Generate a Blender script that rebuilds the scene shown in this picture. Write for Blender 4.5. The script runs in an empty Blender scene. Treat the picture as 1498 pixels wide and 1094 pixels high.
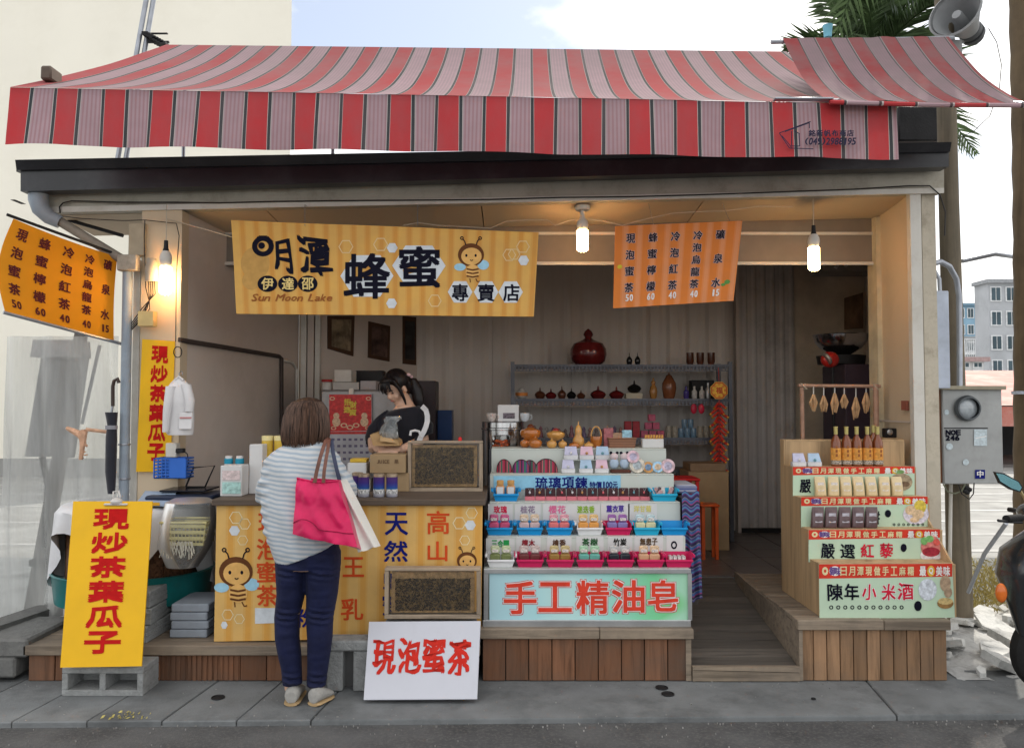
import bpy, bmesh, math, random
from mathutils import Vector, Matrix, noise
R = math.radians
rnd = random.Random(11)
sc = bpy.context.scene
COL = sc.collection
# ---------------------------------------------------------------- camera, sky, sun, exposure
F, CAMH = 1150.0, 1.55
PITCH = math.atan(42 / F)
cam = bpy.data.cameras.new('camera'); cam.sensor_width = 36; cam.lens = 36 * F / 1498
cam.clip_start = .05; cam.clip_end = 2000
camo = bpy.data.objects.new('camera', cam); COL.objects.link(camo)
camo.location = (0, 0, CAMH); camo.rotation_euler = (R(90) + PITCH, 0, 0)
sc.camera = camo
SUN_EL, SUN_AZ = 46, math.degrees(math.atan2(.5, .87))      # azimuth from +Y towards +X
wd = bpy.data.worlds.new('World'); sc.world = wd; wd.use_nodes = True
nt = wd.node_tree; nt.nodes.clear()
def N(nt, t, **k):
    n = nt.nodes.new(t)
    for a, b in k.items():
        if a in n.inputs.keys() if isinstance(a, str) and a[0].isupper() else False: n.inputs[a].default_value = b
        else: setattr(n, a, b)
    return n
sky = N(nt, 'ShaderNodeTexSky', sky_type='NISHITA', sun_disc=False, sun_elevation=R(SUN_EL), sun_rotation=R(SUN_AZ), air_density=1.0, dust_density=.8)
bg = N(nt, 'ShaderNodeBackground'); bg.inputs[1].default_value = .08
bc = N(nt, 'ShaderNodeBackground'); bc.inputs[0].default_value = (1, .985, .96, 1); bc.inputs[1].default_value = .98
tc = N(nt, 'ShaderNodeTexCoord'); mp = N(nt, 'ShaderNodeMapping'); mp.inputs['Scale'].default_value = (1, 1, 2.2); mp.inputs['Location'].default_value = (3.72, .2, .9)
cn = N(nt, 'ShaderNodeTexNoise'); cn.inputs['Scale'].default_value = 2.6; cn.inputs['Detail'].default_value = 7; cn.inputs['Roughness'].default_value = .52
cr = N(nt, 'ShaderNodeValToRGB'); cr.color_ramp.elements[0].position = .37; cr.color_ramp.elements[0].color = (.22, .22, .22, 1); cr.color_ramp.elements[1].position = .52
mx = N(nt, 'ShaderNodeMixShader'); wo = N(nt, 'ShaderNodeOutputWorld')
L = nt.links.new
L(tc.outputs['Generated'], mp.inputs[0]); L(mp.outputs[0], cn.inputs['Vector']); L(cn.outputs['Fac'], cr.inputs[0]); L(cr.outputs[0], mx.inputs[0])
L(sky.outputs[0], bg.inputs[0]); L(bg.outputs[0], mx.inputs[1]); L(bc.outputs[0], mx.inputs[2]); L(mx.outputs[0], wo.inputs[0])
sl = bpy.data.lights.new('sun', 'SUN'); sl.energy = 2.2; sl.angle = R(.6); sl.color = (1, .93, .82)
so = bpy.data.objects.new('sun', sl); COL.objects.link(so)
a_, e_ = R(SUN_AZ), R(SUN_EL)
sdir = Vector((math.sin(a_) * math.cos(e_), math.cos(a_) * math.cos(e_), math.sin(e_)))
so.rotation_euler = sdir.to_track_quat('Z', 'Y').to_euler(); so.location = (3, 8, 9)
sc.view_settings.view_transform = 'Standard'; sc.view_settings.look = 'None'
sc.view_settings.exposure = .84; sc.view_settings.gamma = 1; sc.view_settings.use_curve_mapping = False
# ---------------------------------------------------------------- placing helpers
CP, SP = math.cos(PITCH), math.sin(PITCH)
def ray(px, py):
    x = (px - 749) / F; v = (547 - py) / F
    return Vector((x, CP - v * SP, SP + v * CP))
def W(px, py, Y):                       # the point at depth Y that the photograph shows at a pixel
    d = ray(px, py); return Vector((0, 0, CAMH)) + d * (Y / d.y)
def ZZ(py, Y): return W(749, py, Y).z
def XX(px, Y, py=600): return W(px, py, Y).x
# ---------------------------------------------------------------- materials
def base_nodes(name):
    m = bpy.data.materials.new(name); m.use_nodes = True; nt = m.node_tree
    return m, nt, nt.nodes['Principled BSDF']
def mixc(nt, fac, a, b, mode='MIX'):
    n = nt.nodes.new('ShaderNodeMix'); n.data_type = 'RGBA'; n.blend_type = mode
    for s, v in ((0, fac), (6, a), (7, b)):
        if hasattr(v, 'links'): nt.links.new(v, n.inputs[s])
        else: n.inputs[s].default_value = v if s == 0 else (*v[:3], 1)
    return n.outputs[2]
def noise_(nt, scale, detail=4, coord='Object', stretch=None, rough=.55):
    t = nt.nodes.new('ShaderNodeTexCoord'); n = nt.nodes.new('ShaderNodeTexNoise'); n.inputs['Scale'].default_value = scale
    n.inputs['Detail'].default_value = detail; n.inputs['Roughness'].default_value = rough
    src = t.outputs[coord]
    if stretch:
        mp = nt.nodes.new('ShaderNodeMapping'); mp.inputs['Scale'].default_value = stretch; nt.links.new(src, mp.inputs[0]); src = mp.outputs[0]
    nt.links.new(src, n.inputs['Vector']); return n.outputs['Fac']
def ramp(nt, src, stops, interp='LINEAR'):
    r = nt.nodes.new('ShaderNodeValToRGB'); cr = r.color_ramp; cr.interpolation = interp
    while len(cr.elements) < len(stops): cr.elements.new(.5)
    for e, (p, c) in zip(cr.elements, stops):
        e.position = p; e.color = (*c, 1) if not isinstance(c, (int, float)) else (c, c, c, 1)
    nt.links.new(src, r.inputs[0]); return r.outputs[0]
MATS = {}
def mat(name, col, rough=.6, var=.18, scale=7, bump=0, bscale=70, metal=0, spec=.25, dirt=None, dscale=2.5, damt=.5, rand=0, emis=0, coat=0, trans=0, stretch=None, bstretch=None, sheen=0, alpha=1):
    if name in MATS: return MATS[name]
    m, nt, b = base_nodes(name)
    n = noise_(nt, scale, 5, stretch=stretch)
    lo = tuple(max(0, c * (1 - var)) for c in col); hi = tuple(min(1, c * (1 + var)) for c in col)
    c = mixc(nt, ramp(nt, n, [(.3, 0), (.7, 1)]), lo, hi)
    if rand:
        oi = nt.nodes.new('ShaderNodeObjectInfo'); hs = nt.nodes.new('ShaderNodeHueSaturation')
        mr = nt.nodes.new('ShaderNodeMapRange'); mr.inputs[3].default_value = 1 - rand; mr.inputs[4].default_value = 1 + rand
        nt.links.new(oi.outputs['Random'], mr.inputs[0]); nt.links.new(mr.outputs[0], hs.inputs['Value']); nt.links.new(c, hs.inputs['Color']); c = hs.outputs[0]
    if dirt:
        d = ramp(nt, noise_(nt, dscale, 8, rough=.7), [(.48, 0), (.68, damt)])
        c = mixc(nt, d, c, dirt)
    nt.links.new(c, b.inputs['Base Color'])
    b.inputs['Roughness'].default_value = rough; b.inputs['Metallic'].default_value = metal
    b.inputs['Specular IOR Level'].default_value = spec
    if coat: b.inputs['Coat Weight'].default_value = coat; b.inputs['Coat Roughness'].default_value = .15
    if sheen: b.inputs['Sheen Weight'].default_value = sheen
    if emis: nt.links.new(c, b.inputs['Emission Color']); b.inputs['Emission Strength'].default_value = emis
    if bump:
        bn = nt.nodes.new('ShaderNodeBump'); bn.inputs['Strength'].default_value = bump; bn.inputs['Distance'].default_value = .01
        nt.links.new(noise_(nt, bscale, 6, stretch=bstretch), bn.inputs['Height']); nt.links.new(bn.outputs[0], b.inputs['Normal'])
    if trans:
        out = nt.nodes['Material Output']; tr = nt.nodes.new('ShaderNodeBsdfTranslucent'); ms = nt.nodes.new('ShaderNodeMixShader')
        nt.links.new(c, tr.inputs[0]); ms.inputs[0].default_value = trans; nt.links.new(b.outputs[0], ms.inputs[1]); nt.links.new(tr.outputs[0], ms.inputs[2]); nt.links.new(ms.outputs[0], out.inputs[0])
    if alpha < 1: b.inputs['Alpha'].default_value = alpha
    MATS[name] = m; return m
def mat_glass(name, col=(.9, .95, .95), clear=.85, rough=.05, film=(.8, .82, .84), cloudy=.1, nscale=3, stretch=None, bump=0):
    if name in MATS: return MATS[name]
    m, nt, b = base_nodes(name); nt.nodes.remove(b); out = nt.nodes['Material Output']
    tr = nt.nodes.new('ShaderNodeBsdfTransparent'); tr.inputs[0].default_value = (*col, 1)
    gl = nt.nodes.new('ShaderNodeBsdfGlossy'); gl.inputs['Roughness'].default_value = rough
    df = nt.nodes.new('ShaderNodeBsdfDiffuse'); df.inputs[0].default_value = (*film, 1)
    m1 = nt.nodes.new('ShaderNodeMixShader'); m2 = nt.nodes.new('ShaderNodeMixShader'); fr = nt.nodes.new('ShaderNodeFresnel')
    tlu = nt.nodes.new('ShaderNodeBsdfTranslucent'); tlu.inputs[0].default_value = (*film, 1); m3 = nt.nodes.new('ShaderNodeMixShader'); m3.inputs[0].default_value = .5
    nt.links.new(df.outputs[0], m3.inputs[1]); nt.links.new(tlu.outputs[0], m3.inputs[2])
    f = ramp(nt, noise_(nt, nscale, 5, stretch=stretch), [(.3, max(0, cloudy - .25 * cloudy)), (.75, min(1, cloudy * 1.8))])
    nt.links.new(f, m1.inputs[0]); nt.links.new(tr.outputs[0], m1.inputs[1]); nt.links.new(m3.outputs[0], m1.inputs[2])
    nt.links.new(fr.outputs[0], m2.inputs[0]); nt.links.new(m1.outputs[0], m2.inputs[1]); nt.links.new(gl.outputs[0], m2.inputs[2]); nt.links.new(m2.outputs[0], out.inputs[0])
    if bump:
        bn = nt.nodes.new('ShaderNodeBump'); bn.inputs['Strength'].default_value = bump; bn.inputs['Distance'].default_value = .02
        nt.links.new(noise_(nt, 6, 4, stretch=stretch), bn.inputs['Height']); nt.links.new(bn.outputs[0], gl.inputs['Normal'])
    MATS[name] = m; return m
def mat_wood(name, col, dark=.45, along='X', rough=.65, rand=.25, fine=26, dirt=None, damt=.5, bump=.35, knots=True):
    if name in MATS: return MATS[name]
    m, nt, b = base_nodes(name)
    st = {'X': (.07, 1, 1), 'Y': (1, .07, 1), 'Z': (1, 1, .07)}[along]
    t = nt.nodes.new('ShaderNodeTexCoord'); oi = nt.nodes.new('ShaderNodeObjectInfo')
    ad = nt.nodes.new('ShaderNodeVectorMath'); ad.operation = 'MULTIPLY_ADD'
    cmb = nt.nodes.new('ShaderNodeCombineXYZ')
    for i in range(3): nt.links.new(oi.outputs['Random'], cmb.inputs[i])
    nt.links.new(cmb.outputs[0], ad.inputs[0]); ad.inputs[1].default_value = (13, 7, 11); nt.links.new(t.outputs['Object'], ad.inputs[2])
    mp = nt.nodes.new('ShaderNodeMapping'); mp.inputs['Scale'].default_value = st; nt.links.new(ad.outputs[0], mp.inputs[0])
    n = nt.nodes.new('ShaderNodeTexNoise'); n.inputs['Scale'].default_value = fine; n.inputs['Detail'].default_value = 8; n.inputs['Roughness'].default_value = .65; n.inputs['Distortion'].default_value = .6
    nt.links.new(mp.outputs[0], n.inputs['Vector'])
    d = tuple(c * dark for c in col); h = tuple(min(1, c * 1.25) for c in col)
    c = ramp(nt, n.outputs['Fac'], [(.28, d), (.5, col), (.75, h)])
    hs = nt.nodes.new('ShaderNodeHueSaturation'); mr = nt.nodes.new('ShaderNodeMapRange'); mr.inputs[3].default_value = 1 - rand; mr.inputs[4].default_value = 1 + rand
    nt.links.new(oi.outputs['Random'], mr.inputs[0]); nt.links.new(mr.outputs[0], hs.inputs['Value']); nt.links.new(c, hs.inputs['Color']); c = hs.outputs[0]
    if dirt: c = mixc(nt, ramp(nt, noise_(nt, 3, 8, rough=.7), [(.42, 0), (.68, damt)]), c, dirt)
    nt.links.new(c, b.inputs['Base Color']); b.inputs['Roughness'].default_value = rough; b.inputs['Specular IOR Level'].default_value = .2
    bn = nt.nodes.new('ShaderNodeBump'); bn.inputs['Strength'].default_value = bump; bn.inputs['Distance'].default_value = .004
    nt.links.new(n.outputs['Fac'], bn.inputs['Height']); nt.links.new(bn.outputs[0], b.inputs['Normal'])
    MATS[name] = m; return m
def mat_bands(name, stops, freq, axis='x', rough=.6, interp='CONSTANT', dust=None, dustamt=.5, trans=0, bump=.1, coord='UV', dustscale=1.5, pin=None, wob=0, duststretch=None):
    """bands of colour across a sheet, counted by its UV (or object) coordinate"""
    m, nt, b = base_nodes(name)
    t = nt.nodes.new('ShaderNodeTexCoord'); sp = nt.nodes.new('ShaderNodeSeparateXYZ'); nt.links.new(t.outputs[coord], sp.inputs[0])
    mu = nt.nodes.new('ShaderNodeMath'); mu.operation = 'MULTIPLY'; mu.inputs[1].default_value = freq; nt.links.new(sp.outputs['xyz'.index(axis)], mu.inputs[0])
    src = mu.outputs[0]
    if wob:
        w = nt.nodes.new('ShaderNodeMath'); w.operation = 'MULTIPLY_ADD'; w.inputs[1].default_value = wob; nt.links.new(noise_(nt, 3, 2), w.inputs[0]); nt.links.new(src, w.inputs[2]); src = w.outputs[0]
    fr = nt.nodes.new('ShaderNodeMath'); fr.operation = 'FRACT'; nt.links.new(src, fr.inputs[0])
    c = ramp(nt, fr.outputs[0], stops, interp)
    if pin:      # fine pinstripe print between two fractions of the band
        lo, hi, n_, pc = pin
        p = nt.nodes.new('ShaderNodeMath'); p.operation = 'MULTIPLY'; p.inputs[1].default_value = n_; nt.links.new(src, p.inputs[0])
        pf = nt.nodes.new('ShaderNodeMath'); pf.operation = 'FRACT'; nt.links.new(p.outputs[0], pf.inputs[0])
        g = ramp(nt, fr.outputs[0], [(0, 0), (lo, 1), (hi, 0)], 'CONSTANT'); q = ramp(nt, pf.outputs[0], [(0, 0), (.55, .55)], 'CONSTANT')
        ml = nt.nodes.new('ShaderNodeMath'); ml.operation = 'MULTIPLY'; nt.links.new(g, ml.inputs[0]); nt.links.new(q, ml.inputs[1])
        c = mixc(nt, ml.outputs[0], c, pc)
    c = mixc(nt, ramp(nt, noise_(nt, 9, 5), [(.3, 0), (.7, .16)]), c, (.12, .1, .1))
    if dust: c = mixc(nt, ramp(nt, noise_(nt, dustscale, 7, rough=.65, stretch=duststretch), [(.35, dustamt * .35), (.7, dustamt)]), c, dust)
    nt.links.new(c, b.inputs['Base Color']); b.inputs['Roughness'].default_value = rough; b.inputs['Specular IOR Level'].default_value = .1
    bn = nt.nodes.new('ShaderNodeBump'); bn.inputs['Strength'].default_value = bump; bn.inputs['Distance'].default_value = .01
    nt.links.new(noise_(nt, 14, 5), bn.inputs['Height']); nt.links.new(bn.outputs[0], b.inputs['Normal'])
    if trans:
        out = nt.nodes['Material Output']; tr = nt.nodes.new('ShaderNodeBsdfTranslucent'); ms = nt.nodes.new('ShaderNodeMixShader')
        nt.links.new(c, tr.inputs[0]); ms.inputs[0].default_value = trans; nt.links.new(b.outputs[0], ms.inputs[1]); nt.links.new(tr.outputs[0], ms.inputs[2]); nt.links.new(ms.outputs[0], out.inputs[0])
    MATS[name] = m; return m
# ---------------------------------------------------------------- mesh builder
class MB:
    def __init__(s): s.v = []; s.f = []; s.uv = []; s.hasuv = False; s.mi = []; s.cm = 0
    def add(s, vs, fs, uv=None):
        o = len(s.v); s.v += [Vector(v) for v in vs]
        for i, f in enumerate(fs):
            s.f.append(tuple(o + k for k in f)); s.mi.append(s.cm)
            s.uv.append(uv[i] if uv else None)
        if uv: s.hasuv = True
        return s
    def slot(s, i): s.cm = i; return s
    def box(s, a, b, bev=0, M=None):
        x0, y0, z0 = a; x1, y1, z1 = b
        if x1 < x0: x0, x1 = x1, x0
        if y1 < y0: y0, y1 = y1, y0
        if z1 < z0: z0, z1 = z1, z0
        if bev <= 0:
            vs = [(x, y, z) for z in (z0, z1) for y in (y0, y1) for x in (x0, x1)]
            fs = [(0, 2, 3, 1), (4, 5, 7, 6), (0, 1, 5, 4), (2, 6, 7, 3), (0, 4, 6, 2), (1, 3, 7, 5)]
        else:
            k = min(bev, (x1 - x0) * .45, (y1 - y0) * .45, (z1 - z0) * .45)
            c = [(x0, x1), (y0, y1), (z0, z1)]; vs = []; idx = {}
            for sx in (0, 1):
                for sy in (0, 1):
                    for sz in (0, 1):
                        p = [c[0][sx], c[1][sy], c[2][sz]]; sg = [1 if q == 0 else -1 for q in (sx, sy, sz)]
                        for ax in range(3):
                            q = [p[i] + (sg[i] * k if i != ax else 0) for i in range(3)]
                            idx[(sx, sy, sz, ax)] = len(vs); vs.append(tuple(q))
            fs = []
            for ax in range(3):
                for sd in (0, 1):
                    o1, o2 = [i for i in range(3) if i != ax]
                    q = []
                    for (u, w) in ((0, 0), (1, 0), (1, 1), (0, 1)):
                        t = [0, 0, 0]; t[ax] = sd; t[o1] = u; t[o2] = w; q.append(idx[(*t, ax)])
                    fs.append(q)
            for ax in range(3):
                o1, o2 = [i for i in range(3) if i != ax]
                for u in (0, 1):
                    for w in (0, 1):
                        t0 = [0, 0, 0]; t0[o1] = u; t0[o2] = w; t1 = list(t0); t1[ax] = 1
                        fs.append([idx[(*t0, o1)], idx[(*t1, o1)], idx[(*t1, o2)], idx[(*t0, o2)]])
            for t in [(a_, b_, c_) for a_ in (0, 1) for b_ in (0, 1) for c_ in (0, 1)]: fs.append([idx[(*t, 0)], idx[(*t, 1)], idx[(*t, 2)]])
            ctr = Vector(((x0 + x1) / 2, (y0 + y1) / 2, (z0 + z1) / 2)); g = []
            for f in fs:
                P = [Vector(vs[i]) for i in f]; n = (P[1] - P[0]).cross(P[2] - P[0])
                if n.dot(sum(P, Vector()) / len(P) - ctr) < 0: f = f[::-1]
                g.append(tuple(f))
            fs = g
        if M is not None: vs = [M @ Vector(v) for v in vs]
        return s.add(vs, fs)
    def tube(s, pts, r, n=8, cap=True, M=None):
        pts = [Vector(p) for p in pts]; k = len(pts); rs = r if isinstance(r, (list, tuple)) else [r] * k
        t0 = (pts[1] - pts[0]).normalized(); up = Vector((0, 0, 1)) if abs(t0.z) < .9 else Vector((1, 0, 0)); vs = []
        for i, p in enumerate(pts):
            t = (pts[min(i + 1, k - 1)] - pts[max(i - 1, 0)]).normalized(); a = t.cross(up)
            if a.length < 1e-4: a = t.cross(Vector((0, 1, 0)))
            a.normalize(); b = a.cross(t); up = b
            for j in range(n):
                an = 2 * math.pi * j / n; vs.append(p + (a * math.cos(an) + b * math.sin(an)) * rs[i])
        fs = [(i * n + j, i * n + (j + 1) % n, (i + 1) * n + (j + 1) % n, (i + 1) * n + j) for i in range(k - 1) for j in range(n)]
        fs = [f[::-1] for f in fs]
        if cap: fs += [tuple(range(n)), tuple(range((k - 1) * n, k * n))[::-1]]
        if M is not None: vs = [M @ v for v in vs]
        return s.add(vs, fs)
    def lathe(s, prof, c=(0, 0, 0), n=20, M=None, cap=True, sx=1, sy=1):
        vs = []; c = Vector(c)
        for (r, z) in prof:
            for j in range(n):
                a = 2 * math.pi * j / n; v = Vector((r * math.cos(a) * sx, r * math.sin(a) * sy, z)); vs.append((M @ v if M is not None else v) + c)
        k = len(prof); fs = [(i * n + j, i * n + (j + 1) % n, (i + 1) * n + (j + 1) % n, (i + 1) * n + j) for i in range(k - 1) for j in range(n)]
        if cap: fs += [tuple(range(n))[::-1], tuple(range((k - 1) * n, k * n))]
        return s.add(vs, fs)
    def ell(s, c, r, n=12, m=8, M=None):
        if not isinstance(r, (tuple, list, Vector)): r = (r, r, r)
        prof = [(max(1e-4, math.sin(math.pi * i / m)), -math.cos(math.pi * i / m)) for i in range(m + 1)]
        D = Matrix.Diagonal((*r, 1)); D = (M @ D) if M is not None else D
        vs = [(D @ Vector((p * math.cos(2 * math.pi * j / n), p * math.sin(2 * math.pi * j / n), z))) + Vector(c) for p, z in prof for j in range(n)]
        fs = [(i * n + j, i * n + (j + 1) % n, (i + 1) * n + (j + 1) % n, (i + 1) * n + j) for i in range(m) for j in range(n)]
        return s.add(vs, fs)
    def grid(s, fn, nu, nv, flip=False):
        vs = [fn(i / nu, j / nv) for j in range(nv + 1) for i in range(nu + 1)]; fs = []; uv = []
        for j in range(nv):
            for i in range(nu):
                a = j * (nu + 1) + i; q = [a, a + 1, a + nu + 2, a + nu + 1]
                u = [(i / nu, j / nv), ((i + 1) / nu, j / nv), ((i + 1) / nu, (j + 1) / nv), (i / nu, (j + 1) / nv)]
                if flip: q = q[::-1]; u = u[::-1]
                fs.append(tuple(q)); uv.append(u)
        return s.add(vs, fs, uv)
    def slab(s, fn, nu, nv, nrm):        # a sheet with thickness: fn(u,v) front, nrm vector to the back
        nrm = Vector(nrm); s.grid(fn, nu, nv)
        s.grid(lambda u, v: Vector(fn(u, v)) + nrm, nu, nv, flip=True)
        for k, (f1) in enumerate((lambda t: fn(t, 0), lambda t: fn(1, t), lambda t: fn(1 - t, 1), lambda t: fn(0, 1 - t))):
            n = nu if k % 2 == 0 else nv
            s.grid(lambda u, v, f1=f1: Vector(f1(u)) + nrm * (1 - v), n, 1)
        return s
    def prism(s, poly, d, M=None):      # poly list of 3d points, extruded by vector d
        P = [Vector(p) for p in poly]; d = Vector(d); n = len(P)
        vs = P + [p + d for p in P]
        nn = sum(((P[i] - P[0]).cross(P[(i + 1) % n] - P[0]) for i in range(1, n - 1)), Vector())
        fs = [tuple(range(n)), tuple(range(n, 2 * n))[::-1]] + [(i, i + n, (i + 1) % n + n, (i + 1) % n) for i in range(n)]
        if nn.dot(d) > 0: fs = [f[::-1] for f in fs]
        if M is not None: vs = [M @ v for v in vs]
        return s.add(vs, fs)
    def loft(s, rings, n=20, cap=True):  # rings: (center, a-vector, b-vector)
        vs = []
        for c, a, b in rings:
            c, a, b = Vector(c), Vector(a), Vector(b)
            for j in range(n):
                t = 2 * math.pi * j / n; vs.append(c + a * math.cos(t) + b * math.sin(t))
        k = len(rings); fs = [(i * n + j, i * n + (j + 1) % n, (i + 1) * n + (j + 1) % n, (i + 1) * n + j) for i in range(k - 1) for j in range(n)]
        if cap: fs += [tuple(range(n))[::-1], tuple(range((k - 1) * n, k * n))]
        return s.add(vs, fs)
WM = {}
def meshobj(name, mb, mats, inv, smooth=True, ang=38):
    me = bpy.data.meshes.new(name); me.from_pydata([inv @ v for v in mb.v], [], mb.f)
    for m in (mats if isinstance(mats, (list, tuple)) else [mats]): me.materials.append(m)
    if any(mb.mi): me.polygons.foreach_set('material_index', mb.mi)
    if mb.hasuv:
        ul = me.uv_layers.new(name='UVMap'); flat = []
        for f, u in zip(mb.f, mb.uv): flat += [c for q in (u or [(0, 0)] * len(f)) for c in q]
        ul.data.foreach_set('uv', flat)
    if smooth: me.shade_smooth(); me.set_sharp_from_angle(angle=R(ang))
    me.validate(); return me
def link(name, data, parent):
    o = bpy.data.objects.new(name, data); COL.objects.link(o)
    if parent is not None: o.parent = parent
    return o
def part(name, mb, mats, parent, smooth=True, ang=38, label=None, stuff=False):
    """mb in world coordinates; parent is a thing or a part"""
    Wp = WM[parent.name]; o = link(name, meshobj(name, mb, mats, Wp.inverted(), smooth, ang), parent); WM[o.name] = Wp.copy()
    if label: o['label'] = label
    if stuff: o['kind'] = 'stuff'
    return o
def tagit(o, label, cat, group=None):
    o['label'] = label; o['category'] = cat
    if group: o['group'] = group
    return o
def thing(name, label, cat, loc=(0, 0, 0), group=None, kind=None):
    o = bpy.data.objects.new(name, None); o.empty_display_size = .1; COL.objects.link(o); o.location = loc; WM[o.name] = Matrix.Translation(Vector(loc))
    if kind: o['kind'] = kind; o['label'] = label
    else: tagit(o, label, cat, group)
    return o
def solo(name, mb, mats, label=None, cat=None, group=None, kind=None, smooth=True, ang=38):
    vs = mb.v; lo = Vector([min(v[i] for v in vs) for i in range(3)]); hi = Vector([max(v[i] for v in vs) for i in range(3)])
    base = Vector(((lo.x + hi.x) / 2, (lo.y + hi.y) / 2, lo.z))
    if kind == 'structure': base = Vector((0, 0, 0))
    M = Matrix.Translation(base); o = link(name, meshobj(name, mb, mats, M.inverted(), smooth, ang), None); o.location = base; WM[o.name] = M
    if kind: o['kind'] = kind
    if cat: tagit(o, label, cat, group)
    elif label: o['label'] = label
    return o
KIDS = {}
def copy_thing(root, loc, rotz=0, label=None, scale=None, group=None):
    def rec(o, par):
        c = o.copy(); COL.objects.link(c); c.parent = par
        for k in [q for q in bpy.data.objects if q.parent == o] if o.name not in KIDS else KIDS[o.name]: rec(k, c)
        return c
    def cache(o):
        KIDS[o.name] = list(o.children)
        for k in KIDS[o.name]: cache(k)
    if root.name not in KIDS: cache(root)
    c = rec(root, None); c.location = loc; c.rotation_euler = (0, 0, rotz)
    if scale: c.scale = (scale,) * 3 if not isinstance(scale, tuple) else scale
    if label: c['label'] = label
    if group: c['group'] = group
    return c
def put(root, loc, rotz=0, label=None, scale=None):
    root.location = loc; root.rotation_euler = (0, 0, rotz)
    if scale: root.scale = (scale,) * 3
    if label: root['label'] = label
    return root
def inst(o, name, parent, loc, rot=(0, 0, 0), scale=(1, 1, 1)):     # a further piece that shares the first one's mesh
    c = o.copy(); c.name = name; COL.objects.link(c); c.parent = parent; c.location = loc; c.rotation_euler = rot; c.scale = scale; return c
ORD = ['leftmost', 'second from the left', 'third from the left', 'fourth from the left', 'fifth from the left', 'sixth from the left', 'seventh from the left', 'eighth from the left', 'ninth from the left', 'tenth from the left', 'eleventh from the left', 'twelfth from the left', 'thirteenth from the left']
def remeshed(mb, voxel, smooth=6, sub=False):
    """weld overlapping closed shapes into one continuous skin"""
    me = bpy.data.meshes.new('t'); me.from_pydata([tuple(v) for v in mb.v], [], mb.f); o = bpy.data.objects.new('t', me); COL.objects.link(o)
    m = o.modifiers.new('r', 'REMESH'); m.mode = 'VOXEL'; m.voxel_size = voxel
    m = o.modifiers.new('s', 'SMOOTH'); m.factor = .5; m.iterations = smooth
    dg = bpy.context.evaluated_depsgraph_get(); e = o.evaluated_get(dg); em = e.to_mesh()
    r = MB(); r.v = [v.co.copy() for v in em.vertices]; r.f = [tuple(p.vertices) for p in em.polygons]; r.uv = [None] * len(r.f); r.mi = [0] * len(r.f)
    e.to_mesh_clear(); bpy.data.objects.remove(o); return r
# ---------------------------------------------------------------- printed lettering
GL = {}
def glyph(ch):
    if ch in GL: return GL[ch]
    c = bpy.data.curves.new('t', 'FONT'); c.body = ch; c.size = 1; c.resolution_u = 2
    o = bpy.data.objects.new('t', c); m = o.to_mesh(); vs = [v.co[:2] for v in m.vertices]; fs = [tuple(p.vertices) for p in m.polygons]; o.to_mesh_clear()
    bpy.data.objects.remove(o)
    x0 = min(v[0] for v in vs); x1 = max(v[0] for v in vs); y0 = min(v[1] for v in vs); y1 = max(v[1] for v in vs)
    GL[ch] = ([((x - x0) / (x1 - x0) - .5, (y - y0) / (y1 - y0) - .5) for x, y in vs], fs, (x1 - x0) / (y1 - y0)); return GL[ch]
class Board:
    """a flat or gently bent sign spanned by four world corners; uv runs left to right, top to bottom"""
    def __init__(s, tl, tr, br, bl):
        s.c = [Vector(p) for p in (tl, tr, br, bl)]; s.n = (s.c[1] - s.c[0]).cross(s.c[3] - s.c[0]).normalized()
        if s.n.dot(Vector((0, 0, CAMH)) - s.c[0]) < 0: s.n = -s.n
        s.o = (s.c[0] + s.c[1] + s.c[2] + s.c[3]) / 4; s.bend = None
    def uv(s, u, v, off=0):
        a, b, c, d = s.c; p = (a * (1 - u) + b * u) * (1 - v) + (d * (1 - u) + c * u) * v
        if s.bend: p = p + s.bend(u, v)
        return p + s.n * off
    def px(s, x, y, off=0):
        d = ray(x, y); C = Vector((0, 0, CAMH)); t = (s.o + s.n * off - C).dot(s.n) / d.dot(s.n); p = C + d * t
        if not s.bend: return p
        a, b, c, e = s.c; u = v = .5
        for _ in range(5):
            q = (a * (1 - u) + b * u) * (1 - v) + (e * (1 - u) + c * u) * v; du = (b - a) * (1 - v) + (c - e) * v; dv = (e * (1 - u) + c * u) - (a * (1 - u) + b * u)
            r = p - q; A = du.dot(du); D = dv.dot(dv); Bq = du.dot(dv); g, h = r.dot(du), r.dot(dv); det = A * D - Bq * Bq
            u += (g * D - h * Bq) / det; v += (A * h - Bq * g) / det
        return s.uv(u, v, off)
    def sheet(s, th=.01, nu=1, nv=1):
        return MB().slab(lambda u, v: s.uv(u, 1 - v), nu, nv, -s.n * th)
def write(mb, f, items, bold=0, off=.002, brush=0, shear=0, rot=0):
    """items: (char, cx, cy, w, h) in the coordinates of f(x, y, off); y runs downwards. bold in the same units"""
    dirs = [(0, 0)] if bold == 0 else [(0, 0)] + [(math.cos(R(45 + k * 90)), math.sin(R(45 + k * 90))) for k in range(4)] + ([(math.cos(R(k * 90)), math.sin(R(k * 90))) for k in range(4)] if bold > 1e5 else [])
    for ch, cx, cy, w, h in items:
        vs, fs, _ = glyph(ch)
        if ch in '1I': w = w * .45
        for k, (dx, dy) in enumerate(dirs):
            P = []
            for a, b in vs:
                if brush:
                    nz = noise.noise_vector(Vector((a * 3.1 + cx, b * 3.1 + cy, 1))); a += brush * nz.x; b += brush * nz.y + .12 * brush * math.sin(a * 9)
                x = cx + a * w + shear * b * h + dx * bold; y = cy - b * h + dy * bold + rot * a * w
                P.append(f(x, y, off + k * .00012))
            mb.add(P, fs)
    return mb
def poly(mb, f, pts, off): mb.add([f(x, y, off) for x, y in pts], [tuple(range(len(pts)))[::-1]]); return mb
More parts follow.
